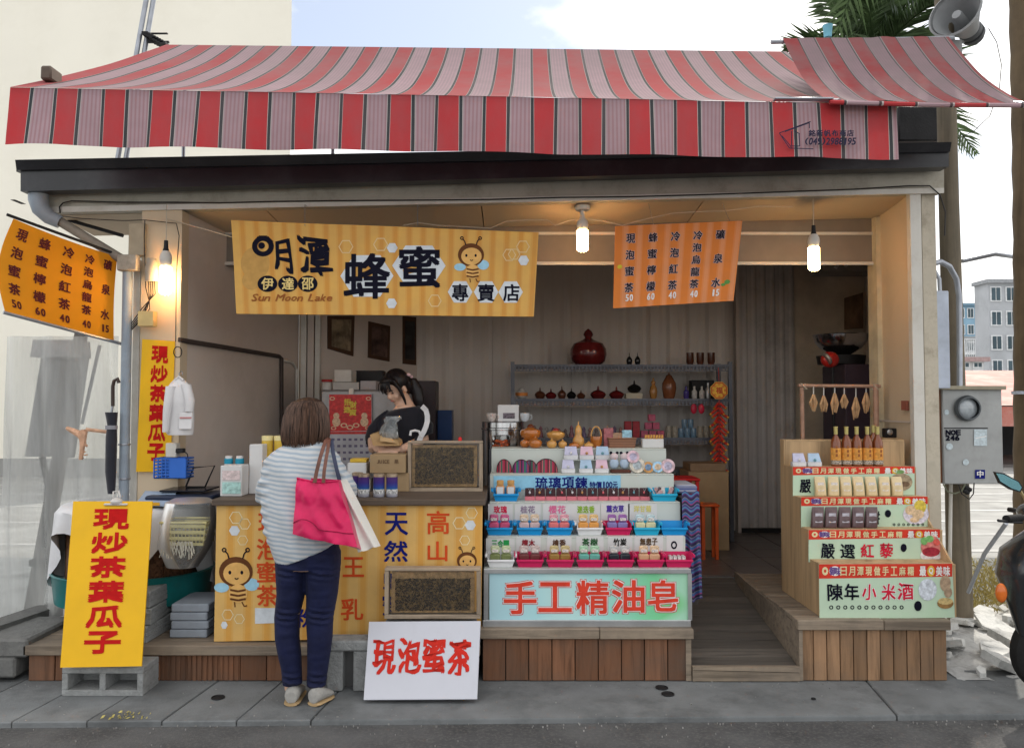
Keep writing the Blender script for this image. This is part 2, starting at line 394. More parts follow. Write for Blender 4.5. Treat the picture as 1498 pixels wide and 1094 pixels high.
def disc(mb, f, cx, cy, rx, ry, off, n=20, a0=0, ri=None):
    P = [(cx + rx * math.cos(2 * math.pi * k / n + a0), cy + ry * math.sin(2 * math.pi * k / n + a0)) for k in range(n)]
    if ri is None: return poly(mb, f, P, off)
    Q = [(cx + ri * (x - cx), cy + ri * (y - cy)) for x, y in P]; v = [f(x, y, off) for x, y in P + Q]
    mb.add(v, [(k, n + k, n + (k + 1) % n, (k + 1) % n) for k in range(n)]); return mb
def stroke(mb, f, pts, w, off):
    for i in range(len(pts) - 1):
        (x0, y0), (x1, y1) = pts[i], pts[i + 1]; dx, dy = x1 - x0, y1 - y0; l = math.hypot(dx, dy) or 1; nx, ny = -dy / l * w / 2, dx / l * w / 2
        mb.add([f(x0 + nx, y0 + ny, off + i * 2e-5), f(x1 + nx, y1 + ny, off + i * 2e-5), f(x1 - nx, y1 - ny, off + i * 2e-5), f(x0 - nx, y0 - ny, off + i * 2e-5)], [(0, 1, 2, 3)])
    return mb
def ink(name, col, rough=.8): return mat('ink ' + name, col, rough=rough, var=.12, scale=22, spec=.08)
# ================================================================ THE SETTING
asph = mat('asphalt', (.095, .096, .098), rough=.9, var=.35, scale=3, bump=.9, bscale=160, dirt=(.16, .155, .15), dscale=60, damt=.8)
concrete = mat('pavement concrete', (.17, .18, .185), rough=.85, var=.18, scale=4, bump=.35, bscale=90, dirt=(.075, .078, .08), dscale=2.2, damt=.75, rand=.07)
yardm = mat('yard concrete', (.3, .3, .29), rough=.9, var=.2, scale=2, bump=.3, bscale=30, dirt=(.2, .19, .18), dscale=.6)
solo('ground', MB().grid(lambda u, v: Vector(((u - .5) * 1600, 3.9 + v * 1500, -.035)), 8, 8), yardm, kind='structure', label='grey concrete yard behind and beside the shop')
def curbY(x): return 3.93 + .02 * x
rd = MB(); rd.grid(lambda u, v: Vector((-40 + 80 * u, -30 + (curbY(-40 + 80 * u) + 30) * v, -.028 + .006 * noise.noise(Vector((u * 90, v * 60, 0))) * (1 if v < .98 else 0))), 60, 60)
solo('road', rd, asph, kind='structure', label='worn dark asphalt road in front of the shop')
pv = solo('pavement', MB().box((-9, 4.0, -.2), (9, 8, -.012)), concrete, kind='structure', label='grey concrete pavement slabs along the kerbless road edge')
xs = []; x = -5.3
while x < 5.2: xs.append(x); x += .362 if x < -1.0 else 2.9
for i in range(len(xs) - 1):
    a, b = xs[i] + .004, xs[i + 1] - .004; sk = -.10; h = rnd.uniform(-.002, .002)
    m = MB(); P = [(a + sk * .3, curbY(a), 0), (b + sk * .3, curbY(b), 0), (b + sk * -.6, 4.62, 0), (a + sk * -.6, 4.62, 0)]
    k = .006; c = sum((Vector(p) for p in P), Vector()) / 4
    top = [Vector(p) + (c - Vector(p)).normalized() * k + Vector((0, 0, h)) for p in P]; mid = [Vector(p) + Vector((0, 0, h - k)) for p in P]; bot = [Vector(p) + Vector((0, 0, -.1)) for p in P]
    m.add(top + mid + bot, [(0, 1, 2, 3)] + [(j + 4, (j + 1) % 4 + 4, (j + 1) % 4, j) for j in range(4)] + [(j + 8, (j + 1) % 4 + 8, (j + 1) % 4 + 4, j + 4) for j in range(4)])
    part('paving_slab', m, concrete, pv, smooth=False)
# round drain covers set in the pavement
ironm = mat('dark iron', (.03, .03, .032), rough=.6, metal=.6, bump=.3)
for (px, py, lb) in ((319, 1014, 'small round black drain cover in the pavement between yellow sign and customer'), (968, 1000, 'small round black drain cover, upper of two below the soap display'), (977, 1009, 'small round black drain cover, lower of two below the soap display'), (1190, 1016, 'tiny dark drain hole in the pavement below the wooden ramp')):
    Y = CAMH * F / (py - 589); x = XX(px, Y, py)
    t = thing('drain_cover', lb, 'drain cover', (x, Y, 0)); r = .034 if px != 1190 else .012
    part('rim', MB().lathe([(r * .8, .001), (r * .85, .005), (r, .005), (r * 1.02, .001)], (x, Y, .001), 20, cap=False), ironm, t)
    part('grate', MB().lathe([(r * .8, .001), (r * .3, .003), (.001, .003)], (x, Y, .001), 16, cap=False), ironm, t)
# yellow leaf litter by the kerb
lm = MB()
for k in range(34):
    c = W(rnd.gauss(180, 16), 1046, 3.93); c = Vector((c.x, 3.94 + rnd.uniform(-.03, .05), .004)); a = rnd.uniform(0, 6.3); l = rnd.uniform(.004, .014)
    d = Vector((math.cos(a), math.sin(a), 0)) * l; n = Vector((-d.y, d.x, 0)) * .3; u = Vector((0, 0, rnd.uniform(.002, .012)))
    lm.add([c - d, c + n + u, c + d + u, c - n], [(0, 1, 2, 3)])
solo('leaf_litter', lm, mat('dry leaf', (.42, .36, .12), rough=.8, var=.4, scale=40), kind='stuff', label='little heap of dry yellow leaf bits at the kerb', smooth=False)
# scattered grit, cigarette ends, pale specks
gm = MB()
for k in range(520):
    x = rnd.uniform(-3.4, 3.4); y = rnd.choice((rnd.uniform(3.45, 3.95), rnd.uniform(3.86, 3.97), rnd.uniform(3.9, 4.42), rnd.uniform(4.3, 4.43))); s = rnd.uniform(.0012, .005) * (1.5 if rnd.random() < .06 else 1)
    gm.box((x, y, -.027 if y < curbY(x) else -.001), (x + s * rnd.uniform(.7, 2), y + s, (-.022 if y < curbY(x) else 0) + s * .6))
solo('grit', gm, mat('grit', (.26, .255, .245), rough=.9, var=.5, scale=4), kind='stuff', label='pale grit and specks strewn on road and pavement', smooth=False)
# ---------------------------------------------------------------- far things
cream = mat('cream render', (.80, .77, .68), rough=.85, var=.04, scale=.4, bump=.1, bscale=8, dirt=(.66, .62, .52), dscale=.5, damt=.3)
bl = thing('plain_building', 'tall blank cream wall of the building behind the left side of the shop', 'building', (-13, 17, 0))
part('wall', MB().prism([(-22, 17, -.03), (-4.85, 17, -.03), (-8.2, 27, -.03), (-22, 27, -.03)], (0, 0, 15)), cream, bl, smooth=False)
part('parapet', MB().prism([(-22.1, 16.9, 15), (-4.75, 16.9, 15), (-8.1, 27.1, 15), (-22.1, 27.1, 15)], (0, 0, .3)), cream, bl, smooth=False)
part('plinth', MB().box((-22.1, 16.96, -.03), (-4.84, 16.999, .35)), yardm, bl, smooth=False)
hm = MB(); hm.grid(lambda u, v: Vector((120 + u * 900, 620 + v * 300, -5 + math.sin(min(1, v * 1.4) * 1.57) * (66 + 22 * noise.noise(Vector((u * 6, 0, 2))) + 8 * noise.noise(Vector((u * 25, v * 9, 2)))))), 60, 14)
solo('hills', hm, mat('wooded hill haze tint', (.16, .24, .30), rough=1, var=.2, scale=.03), kind='structure', label='wooded hill in painted haze blue far away on the right')  # distance haze is put into the hill's blue-green colour
def far_house(lb, x0, x1, Y, z1, col, rows, cols, wcol, balc=False, roofc=None, dep=1.5):
    t = thing('town_house', lb, 'building', ((x0 + x1) / 2, Y, 0), group='town houses far behind on the right')
    wm = mat('wall ' + lb[:22], col, rough=.85, var=.1, scale=.5, dirt=tuple(c * .6 for c in col), dscale=.4, damt=.5)
    part('wall', MB().box((x0, Y, 0), (x1, Y + dep, z1)), wm, t, smooth=False)
    rf = MB().box((x0 - .2, Y - .3, z1), (x1 + .2, Y + dep, z1 + .25)); part('roof', rf, mat('roof ' + lb[:22], roofc or tuple(c * .7 for c in col), rough=.8), t, smooth=False)
    g = mat('far window glass', (.05, .08, .1), rough=.15, var=.3, scale=.5); fm = mat('far window frame', (.62, .64, .66), rough=.5)
    dz = (z1 - 3) / rows; dx = (x1 - x0) / cols
    for i in range(rows):
        for j in range(cols):
            a = x0 + dx * (j + .22); b = x0 + dx * (j + .78); c = 3 + dz * (i + .3); d = 3 + dz * (i + .82)
            w = part('window', MB().box((a - .08, Y - .06, c - .08), (b + .08, Y - .001, d + .08)), fm, t, smooth=False)
            part('pane', MB().box((a, Y - .08, c), ((a + b) / 2 - .03, Y - .062, d)).box(((a + b) / 2 + .03, Y - .08, c), (b, Y - .062, d)), g, w, smooth=False)
        if balc:
            m = MB().box((x0 + .2, Y - 1.1, 3 + dz * i), (x1 - .2, Y, 3 + dz * i + .15))
            for k in range(14): xx = x0 + .3 + k * (x1 - x0 - .6) / 13; m.box((xx - .03, Y - 1.08, 3 + dz * i + .15), (xx + .03, Y - 1.03, 3 + dz * i + 1.1))
            m.box((x0 + .2, Y - 1.1, 3 + dz * i + 1.1), (x1 - .2, Y - 1.0, 3 + dz * i + 1.17)); part('balcony', m, fm, t, smooth=False)
def fx(px, Y): return (px - 749) * Y / F
far_house('far town house with balconies and blue glazed top, left of the grey one', fx(1396, 62), fx(1446, 62), 62, 1.55 + 92 * 62 / F, (.42, .44, .46), 3, 3, 0, balc=True)
far_house('tall grey far town house half hidden by the palm trunk', fx(1448, 52), fx(1560, 52), 52, 1.55 + 175 * 52 / F, (.40, .42, .45), 4, 5, 0)
far_house('low pale far house under the balconied one, right of the pole', fx(1402, 44), fx(1440, 44), 44, 1.55 + 60 * 44 / F, (.55, .56, .57), 2, 2, 0, roofc=(.35, .25, .25))
far_house('bluish glazed far building top behind the pale houses', fx(1388, 80), fx(1442, 80), 80, 1.55 + 142 * 80 / F, (.22, .36, .48), 5, 4, 0)
# red roofed shed
sh = thing('red_roof_shed', 'open dark shed with a ribbed faded red metal roof behind the pole', 'shed', (fx(1440, 20), 20, 0))
rdm = mat('faded red roof sheet', (.42, .13, .10), rough=.6, var=.2, scale=1.5, dirt=(.4, .3, .27), dscale=1.5, damt=.7)
za, zb = 1.55 - 4 * 19 / F, 1.55 + 47 * 26 / F
k = 0; xx = 8.5
while xx < 24:
    m = MB(); m.grid(lambda u, v: Vector((xx + u * .9, 19 + v * 7, za + (zb - za) * v + (.05 if (u * 4) % 1 > .7 else 0))), 12, 1); part('roof_sheet', m, rdm, sh, smooth=False); xx += .9
part('eave', MB().box((8.5, 18.9, za - .5), (24, 19, za - .03)), rdm, sh, smooth=False)
part('back_wall', MB().box((8.5, 24, -.03), (24, 24.2, za)), mat('shed dark', (.06, .065, .07), rough=.8, var=.4, scale=1), sh, smooth=False)
for xx in (10.5, 12.6, 14.8, 18): part('post', MB().box((xx, 19.1, -.03), (xx + .1, 19.2, za - .03)), ironm, sh, smooth=False)
# parked things' stripes painted on the yard behind
pm = MB()
for k in range(12):
    y = 8.4 + k * 1.05; pm.box((4.2, y, -.034), (14, y + .16, -.030))
solo('yard_markings', pm, mat('worn white paint', (.42, .42, .41), rough=.8, var=.1, dirt=(.3, .3, .29), dscale=2, damt=1), kind='structure', label='worn white stripes painted on the yard', smooth=False)
pm = MB()
for k in range(5):
    y = 8.8 + k * 1.6; pm.box((-12, y, -.034), (-4, y + .12, -.030))
solo('yard_markings', pm, MATS['worn white paint'], kind='structure', label='white lines painted on the yard at the left', smooth=False)
# dry grass strip and rubble by the pole
gr = MB()
for k in range(5200):
    x = rnd.uniform(3.1, 5.6); y = 5.9 + rnd.random() ** 1.3 * 1.9; h = rnd.uniform(.03, .15) * (1.2 - .4 * abs(y - 6.5)); a = rnd.uniform(0, 6.3); w = .004
    d = Vector((math.cos(a), math.sin(a), 0)); p = Vector((x, y, -.02)); l = Vector((rnd.gauss(0, .05), rnd.gauss(0, .05), h))
    gr.add([p - d * w, p + d * w, p + l * .6 + d * w * .6, p + l + Vector((l.x * .5, l.y * .5, -.01)), p + l * .6 - d * w * .6], [(0, 1, 2, 3, 4)])
solo('dry_grass', gr, mat('dry grass', (.40, .33, .12), rough=.9, var=.45, scale=5), kind='stuff', label='dry yellow grass strip behind the wooden pole', smooth=False)
rub = thing('rubble_heap', 'white broken concrete rubble and torn sheet between deck and scooter', 'rubble', (3.1, 4.9, 0))
rbm = mat('chalky rubble', (.62, .62, .60), rough=.9, var=.2, scale=9, bump=.8, bscale=20, dirt=(.25, .25, .24), dscale=9, damt=.8, rand=.2)
for k in range(80):
    x = rnd.uniform(2.62, 4.2); y = rnd.uniform(4.45, 6.0); s = rnd.choice((.03, .05, .08, .13)) * rnd.uniform(.8, 1.2)
    M = Matrix.Translation((x, y, .01 + .02 * rnd.random())) @ Matrix.Rotation(rnd.uniform(0, 6.3), 4, 'Z') @ Matrix.Rotation(rnd.gauss(0, .25), 4, 'X') @ Matrix.Rotation(rnd.gauss(0, .2), 4, 'Y')
    n = rnd.randint(4, 6); P = [(s * (1 + .3 * rnd.random()) * math.cos(6.283 * j / n), s * .7 * math.sin(6.283 * j / n), 0) for j in range(n)]
    part('rubble_piece', MB().prism([M @ Vector(p) for p in P], M.to_3x3() @ Vector((0, 0, rnd.uniform(.015, .05)))), rbm, rub, smooth=False)
gs = MB(); gs.grid(lambda u, v: Vector((2.5 + 2.4 * u, 4.45 + 1.7 * v, -.005 + .03 * abs(noise.noise(Vector((u * 9, v * 7, 3)))) + .012 * noise.noise(Vector((u * 31, v * 23, 3))))), 60, 45)
solo('rubble_ground', gs, mat('white gravelly ground', (.5, .5, .49), rough=.95, var=.25, scale=8, bump=1, bscale=40, dirt=(.22, .21, .2), dscale=4, damt=.9), kind='structure', label='whitish gravelly ground beside the deck', smooth=False)

# ================================================================ THE SHOP
beige = mat('beige wall panel', (.60, .49, .35), rough=.6, var=.05, scale=1.2, bump=.05, bscale=30, dirt=(.36, .29, .2), dscale=1.6, damt=.3)
greyw = mat('grey beige wall', (.55, .48, .43), rough=.6, var=.06, scale=1.2, dirt=(.36, .30, .25), dscale=1.6, damt=.35)
whitep = mat('off white trim', (.62, .60, .55), rough=.5, var=.06, scale=3, dirt=(.4, .36, .3), dscale=4, damt=.45)
black = mat('black fascia metal', (.012, .013, .018), rough=.35, var=.3, scale=3, spec=.5, dirt=(.05, .05, .055), dscale=3, damt=.5)
beamm = mat('dusty cream beam', (.44, .415, .35), rough=.65, var=.08, scale=3, dirt=(.24, .21, .16), dscale=5, damt=.65, bump=.08)
ceilm = mat('ceiling panel', (.52, .43, .31), rough=.55, var=.05, scale=1, dirt=(.4, .32, .22), dscale=1.6, damt=.3)
tilem = mat('floor tile', (.12, .10, .095), rough=.3, var=.12, scale=8, rand=.1, dirt=(.09, .085, .08), dscale=3)
shop = thing('shop_building', 'small open-front honey shop with black fascia and cream header beam', 'shop', (0, 6.2, 0))
def quadprism(P, d): return MB().prism(P, d)
# black fascia, in its upper lip and lower board, sloping up to the right
lt, rt = W(22, 235, 4.85), W(1390, 209, 4.85); lb_, rb = W(30, 280, 4.85), W(1388, 244, 4.85)
lm_, rm = W(24, 249, 4.83), W(1390, 222, 4.83)
part('fascia', quadprism([W(30, 247, 4.85), W(1388, 222, 4.85), rb, lb_], (0, .10, 0)), black, shop, smooth=False)
part('fascia_lip', quadprism([W(22, 234, 4.80), W(1392, 208, 4.80), rm, lm_], (0, .16, 0)), black, shop, smooth=False)
part('roof_sheet', quadprism([W(24, 240, 4.95), W(1388, 213, 4.95), Vector((3.6, 8.0, 3.22)), Vector((-3.0, 8.0, 3.12))], (0, 0, -.05)), black, shop, smooth=False)
bt = [W(62, 274, 5.0), W(1381, 240, 5.0), W(1381, 281, 5.0), W(62, 310, 5.0)]
part('header_beam', quadprism(bt, (0, .09, 0)), beamm, shop, smooth=False)
part('beam_edge', quadprism([W(62, 303, 4.985), W(1381, 275, 4.985), W(1381, 282.5, 4.985), W(62, 311, 4.985)], (0, .012, 0)), whitep, shop, smooth=False)
# soffit panels under the roof, four panels with joints
zl, zr = bt[3].z, bt[2].z
def ceil_z(x, y): u = (x + 2.95) / 5.65; return (zl + (zr - zl) * u) + .004 - (y - 5.0) * .07
xs = [-2.98, -1.6, -.2, 1.25, 2.6]
for a, b in zip(xs[:-1], xs[1:]):
    part('soffit_panel', MB().prism([(a + .004, 5.09, ceil_z(a, 5.09)), (b - .004, 5.09, ceil_z(b, 5.09)), (b - .004, 5.56, ceil_z(b, 5.56)), (a + .004, 5.56, ceil_z(a, 5.56))], (0, 0, .02)), ceilm, shop, smooth=False)
zlin = ZZ(384, 5.55)
part('lintel', MB().box((-2.13, 5.565, zlin), (2.60, 5.64, 2.95)), mat('grey brown lintel', (.22, .185, .155), rough=.6, var=.08), shop, smooth=False)
part('lintel_trim', MB().box((-2.1, 5.545, zlin - .018), (2.58, 5.562, zlin + .004)), whitep, shop, smooth=False)
part('lintel_trim', MB().box((-2.1, 5.548, 2.742), (2.58, 5.562, 2.762)), whitep, shop, smooth=False)
part('ceiling', MB().prism([(-2.3, 5.642, 3.0), (2.62, 5.642, 3.0), (3.5, 7.9, 3.0), (-2.3, 7.9, 3.0)], (0, 0, .04)), greyw, shop, smooth=False)
# left post, left walls
px_ = lambda p, Y: XX(p, Y)
part('corner_post', MB().box((px_(203, 5.0), 5.0, 0), (px_(262, 5.0), 5.11, ceil_z(-2.3, 5.1))), beige, shop, smooth=False)
part('corner_post_box', MB().box((px_(183, 4.97), 4.97, ZZ(374, 4.97)), (px_(207, 4.97), 5.06, ZZ(326, 4.97)), bev=.006), mat('beige box', (.42, .35, .25), rough=.6), shop)
part('pvc_strip', MB().box((px_(192, 5.02), 5.02, .1), (px_(202, 5.02), 5.05, ZZ(380, 5))), whitep, shop, smooth=False)
def wallquad(name, x0, y0, x1, y1, z0, z1, th, m, lbl=None):
    d = Vector((x1 - x0, y1 - y0, 0)).normalized(); n = Vector((-d.y, d.x, 0)) * th
    return part(name, MB().prism([(x0, y0, z0), (x1, y1, z0), (x1, y1, z1), (x0, y0, z1)], n), m, shop, smooth=False)
def wsplit(name, x0, y0, x1, y1, z0, z1, th, m, n):
    for k in range(n):
        a, b = k / n + .003, (k + 1) / n - .003
        wallquad(name, x0 + (x1 - x0) * a, y0 + (y1 - y0) * a, x0 + (x1 - x0) * b, y0 + (y1 - y0) * b, z0, z1, th, m)
wallquad('left_wall', -2.12, 5.112, -1.82, 6.7, 0, 3.0, .08, greyw)
wallquad('left_wall_return', -1.82, 6.702, -1.64, 6.702, 0, 3.0, .06, beige)
wallquad('inner_left_wall', -1.638, 6.704, -.92, 7.6, 0, 3.0, .06, greyw)
for (a, b, m) in ((439, 447, whitep), (449, 458, greyw), (460, 467, whitep)):
    part('door_trim', MB().box((px_(a, 6.66), 6.66, .32), (px_(b, 6.66), 6.70, 3.0)), m, shop, smooth=False)
# corrugated back wall in sheets
corm = mat('grey beige corrugated sheet', (.54, .485, .44), rough=.38, var=.06, scale=2, spec=.35, dirt=(.42, .37, .33), dscale=2, damt=.35)
def corr(x0, x1, Y, z0, z1, pitch=.19, d=.009):
    m = MB(); n = int(round((x1 - x0) / pitch)); P = []
    for i in range(n):
        a = x0 + (x1 - x0) * i / n; w = (x1 - x0) / n; P += [(a, Y), (a + w * .42, Y), (a + w * .62, Y - d), (a + w * .8, Y - d)]
    P.append((x1, Y)); vs = [(x, y, z0) for x, y in P] + [(x, y, z1) for x, y in P]; k = len(P)
    return m.add(vs, [(i, i + 1, k + i + 1, k + i) for i in range(k - 1)])
xx = -.95
while xx < 2.0: part('corrugated_sheet', corr(xx, min(xx + .76, 2.16), 7.6, .3, 3.0), corm, shop, smooth=False); xx += .763
part('corrugated_sheet', corr(2.18, 2.72, 7.55, .34, 3.0, .09), mat('grey sheet door', (.46, .43, .41), rough=.4, var=.06, dirt=(.18, .165, .15)), shop, smooth=False)
part('door_jamb', MB().box((2.145, 7.5, .32), (2.175, 7.57, 3.0)), greyw, shop, smooth=False)
part('door_sill', MB().box((2.18, 7.5, .32), (2.72, 7.54, .36)), ironm, shop, smooth=False)
# right wall: jambs and panels
wsplit('right_wall', 2.575, 5.05, 2.60, 5.53, .0, 2.9, -.09, beige, 1)
part('right_jamb', MB().box((2.565, 5.5, .3), (2.60, 5.64, 2.86)), mat('pale yellow jamb', (.6, .52, .36), rough=.5), shop, smooth=False)
wallquad('right_inner_wall', 2.605, 5.645, 3.42, 7.6, 0, 3.0, -.06, greyw)
part('inner_back_wall', MB().box((2.73, 7.58, .3), (3.42, 7.62, 3.0)), mat('dusty tan wall', (.56, .48, .38), rough=.6, var=.1, scale=1.5, dirt=(.22, .18, .14), damt=.4), shop, smooth=False)
part('front_post', MB().box((px_(1337, 5.0), 5.0, 0), (px_(1353, 5.0), 5.048, bt[2].z)), whitep, shop, smooth=False)
part('front_post', MB().box((px_(1354, 5.02), 5.02, 0), (px_(1374, 5.02), 5.1, bt[2].z)), mat('weathered pale post', (.52, .47, .38), rough=.7, dirt=(.3, .26, .2), dscale=7, damt=.8), shop, smooth=False)
part('wall_seam', MB().box((2.566, 5.08, 1.42), (2.572, 5.5, 1.43)), greyw, shop, smooth=False)
part('socket', MB().box((2.552, 5.1, ZZ(600, 5.1)), (2.572, 5.16, ZZ(586, 5.1))), mat('reddish socket', (.3, .1, .07)), shop, smooth=False)
# side outside face
wallquad('outer_cladding', 2.70, 5.1, 3.52, 7.66, -.03, 3.1, -.03, whitep)
# floor inside, tiles
fl = solo('shop_floor', MB().prism([(-2.3, 5.64, .05), (2.6, 5.64, .05), (3.5, 7.9, .05), (-2.3, 7.9, .05)], (0, 0, .258)), MATS['pavement concrete'], kind='structure', label='tiled floor inside the shop')
for i in range(4):
    for j in range(6):
        x = .98 + i * .33; y = 5.66 + j * .33
        part('floor_tile', MB().box((x + .003, y + .003, .3), (x + .327, y + .327, .32), bev=.002), tilem, fl, smooth=False)
part('floor_tile_field', MB().box((-2.2, 5.645, .3), (.97, 7.6, .32)), tilem, fl, smooth=False)
part('floor_tile_field', MB().prism([(2.31, 5.645, .3), (2.6, 5.645, .3), (3.4, 7.57, .3), (2.31, 7.57, .3)], (0, 0, .02)), tilem, fl, smooth=False)
# ---------------------------------------------------------------- wooden decks
wf = mat_wood('reddish deck board', (.175, .082, .045), along='Z', rand=.3, dirt=(.10, .08, .065), damt=.55)
wfl = mat_wood('brown deck board', (.27, .16, .09), along='Z', rand=.28, dirt=(.14, .11, .085), damt=.5)
wt = mat_wood('weathered deck top', (.25, .20, .15), along='X', rand=.15, dirt=(.12, .1, .085), damt=.6)
def deck(lb, x0, x1, y0, y1, zt, fm, bw, grooved=(), noz=.055):
    t = thing('wooden_deck', lb, 'deck', ((x0 + x1) / 2, y0, 0))
    n = int(round((x1 - x0) / bw)); w = (x1 - x0) / n
    for k in range(n):
        a = x0 + k * w; zz = zt - noz - .002; dy = rnd.uniform(0, .004)
        if k in grooved:
            m = MB()
            for q in range(5): m.box((a + .003 + q * w / 5, y0 + .022 + dy, .004), (a + (q + .72) * w / 5, y0 + .035, zz))
            m.box((a + .002, y0 + .03, .003), (a + w - .002, y0 + .045, zz))
        else: m = MB().box((a + .0025, y0 + .022 + dy, .003), (a + w - .0025, y0 + .045, zz), bev=.002)
        part('face_board', m, fm, t, smooth=False)
    part('nosing', MB().box((x0 - .02, y0, zt - noz), (x0 + (x1 - x0) * .56, y0 + .09, zt), bev=.004), wt, t, smooth=False)
    part('nosing', MB().box((x0 + (x1 - x0) * .56 + .003, y0, zt - noz - .001), (x1 + .012, y0 + .09, zt - .001), bev=.004), wt, t, smooth=False)
    y = y0 + .094
    while y < y1: part('top_board', MB().box((x0 - .015, y, zt - .03), (x1 + .01, min(y + .118, y1), zt + rnd.uniform(-.002, 0)), bev=.002), wt, t, smooth=False); y += .122
    part('frame', MB().box((x0 + .02, y0 + .05, .003), (x1 - .02, y1 - .02, zt - .033)), mat('dark underframe', (.03, .025, .02)), t, smooth=False)
    return t
deck('long low wooden deck of reddish boards under the honey counter', XX(38, 4.42, 970), -.19, 4.42, 5.62, ZZ(944, 4.42), wf, .148, grooved=(5, 6, 7, 11, 12))
deck('wooden deck with reddish face boards under the soap display', -.165, XX(1012, 4.42, 950), 4.42, 5.62, ZZ(920, 4.42), wf, .131)
dk = deck('brown wooden deck with narrow boards under the stepped display box', XX(1173, 4.42, 950), XX(1389, 4.42, 950), 4.42, 5.62, ZZ(907, 4.42), wfl, .078)
# ramp
rp = thing('wooden_ramp', 'weathered grey wooden ramp rising into the shop between two decks', 'ramp', (1.32, 4.5, 0))
rpm = mat_wood('grey ramp board', (.105, .092, .08), along='X', rand=.22, dirt=(.07, .065, .06), damt=.6, rough=.5)
rx0, rx1 = XX(1014, 4.42, 980), XX(1171, 4.42, 980)
n = 12
for k in range(n):
    y = 4.46 + k * .0985; z = .078 + (.308 - .078) * (y - 4.46) / 1.18; z2 = .078 + (.308 - .078) * (y + .095 - 4.46) / 1.18
    sx = .03 * k / n
    part('ramp_board', MB().prism([(rx0 + .004, y, z - .025), (rx1 - .004 - sx, y, z - .025), (rx1 - .004 - sx, y, z), (rx0 + .004, y, z)], (0, .095, z2 - z)), rpm, rp, smooth=False)
part('riser', MB().prism([(rx0, 4.43, .004), (rx1, 4.43, .004), (rx1, 4.43, .05), (rx0, 4.43, .064)], (0, .028, 0)), wt, rp, smooth=False)
part('edge_board', MB().prism([(rx0, 4.425, .068), (rx1, 4.425, .054), (rx1, 4.425, .082), (rx0, 4.425, .082)], (0, .034, 0)), wt, rp, smooth=False)
part('side_board', MB().prism([(rx0 - .035, 4.44, .003), (rx0 - .035, 5.6, .003), (rx0 - .035, 5.6, .33), (rx0 - .035, 4.44, .27)], (.03, 0, 0)), wt, rp, smooth=False)
part('side_board', MB().prism([(rx1 + .002, 4.44, .003), (rx1 - .03, 5.6, .003), (rx1 - .03, 5.6, .36), (rx1 + .002, 4.44, .30)], (.02, 0, 0)), wt, rp, smooth=False)
# ---------------------------------------------------------------- awnings
RD, DK, WH, PK = (.58, .022, .03), (.006, .028, .034), (.60, .58, .56), (.48, .34, .38)
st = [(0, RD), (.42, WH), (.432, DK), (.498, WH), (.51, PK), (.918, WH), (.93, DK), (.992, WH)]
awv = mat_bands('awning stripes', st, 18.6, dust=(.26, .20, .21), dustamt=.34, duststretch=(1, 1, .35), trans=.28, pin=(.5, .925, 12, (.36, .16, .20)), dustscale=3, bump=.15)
awt = mat_bands('bleached awning top with painted shade', [(p, tuple(x * .62 for x in c)) for p, c in st], 18.6, rough=.95, dust=(.20, .165, .17), dustamt=.62, trans=.12, duststretch=(1, .5, 1), pin=(.5, .925, 12, (.42, .26, .30)), dustscale=1.2, bump=.2)  # bleached, dusty cloth; stripe colours also darkened to look shaded
aw = thing('striped_awning', 'wide red and pink striped awning with a straight valance over the shop front', 'awning', (0, 4.3, 2.95))
YF, YR = 4.3, 6.15
ftl, ftr, fbl, fbr = W(15, 128, YF), W(1311, 153, YF), W(10, 213, YF), W(1313, 234, YF); rtl, rtr = W(243, 66, YR), W(1150, 76, YR)
def val(u, v):
    p = (fbl * (1 - u) + fbr * u) * (1 - v) + (ftl * (1 - u) + ftr * u) * v
    wv = (1 - v); p = p + Vector((.004 * math.sin(u * 140) * wv, -.036 * wv * (.4 + .4 * math.sin(u * 37) + .3 * noise.noise(Vector((u * 20, v, 0)))), .008 * noise.noise(Vector((u * 9, 5, 0))) * wv)); return p
part('valance', MB().grid(val, 220, 5), awv, aw)
def top(u, v):
    p = (ftl * (1 - u) + ftr * u) * (1 - v) + (rtl * (1 - u) + rtr * u) * v
    s = math.sin(math.pi * v); z = -.36 * (v * (1 - v)) * 1.15 * (.25 + .75 * min(1, u * 4, .35 + (1 - u) * 3)) - .02 * s * abs(math.sin(u * math.pi * 5)) + .012 * noise.noise(Vector((u * 14, v * 3, 1))) * s
    return p + Vector((0, -.004, z))
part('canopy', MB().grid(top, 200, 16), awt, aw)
gal = mat('galvanised tube', (.34, .36, .40), rough=.4, metal=.7, var=.15, scale=10)
part('front_bar', MB().tube([ftl + Vector((0, .02, -.015)), ftr + Vector((0, .02, -.015))], .016, 8), gal, aw)
part('rear_bar', MB().tube([rtl + Vector((0, .02, -.02)), rtr + Vector((0, .02, -.02))], .02, 8), gal, aw)
for u in (.03, .27, .5, .73, .97):
    p = ftl * (1 - u) + ftr * u; q = rtl * (1 - u) + rtr * u
    part('arm', MB().tube([p + Vector((0, .02, -.03)), q + Vector((0, 0, -.75))], .012, 8), gal, aw)
    part('stay', MB().tube([q + Vector((0, .02, -.02)), Vector((q.x, q.y, 3.1))], .014, 8), gal, aw)
# small bracket / pole bits seen above the left corner
part('end_cap', MB().box(W(58, 116, 4.5), W(92, 108, 4.62), bev=.01), mat('weathered wood chip', (.12, .09, .07)), aw)
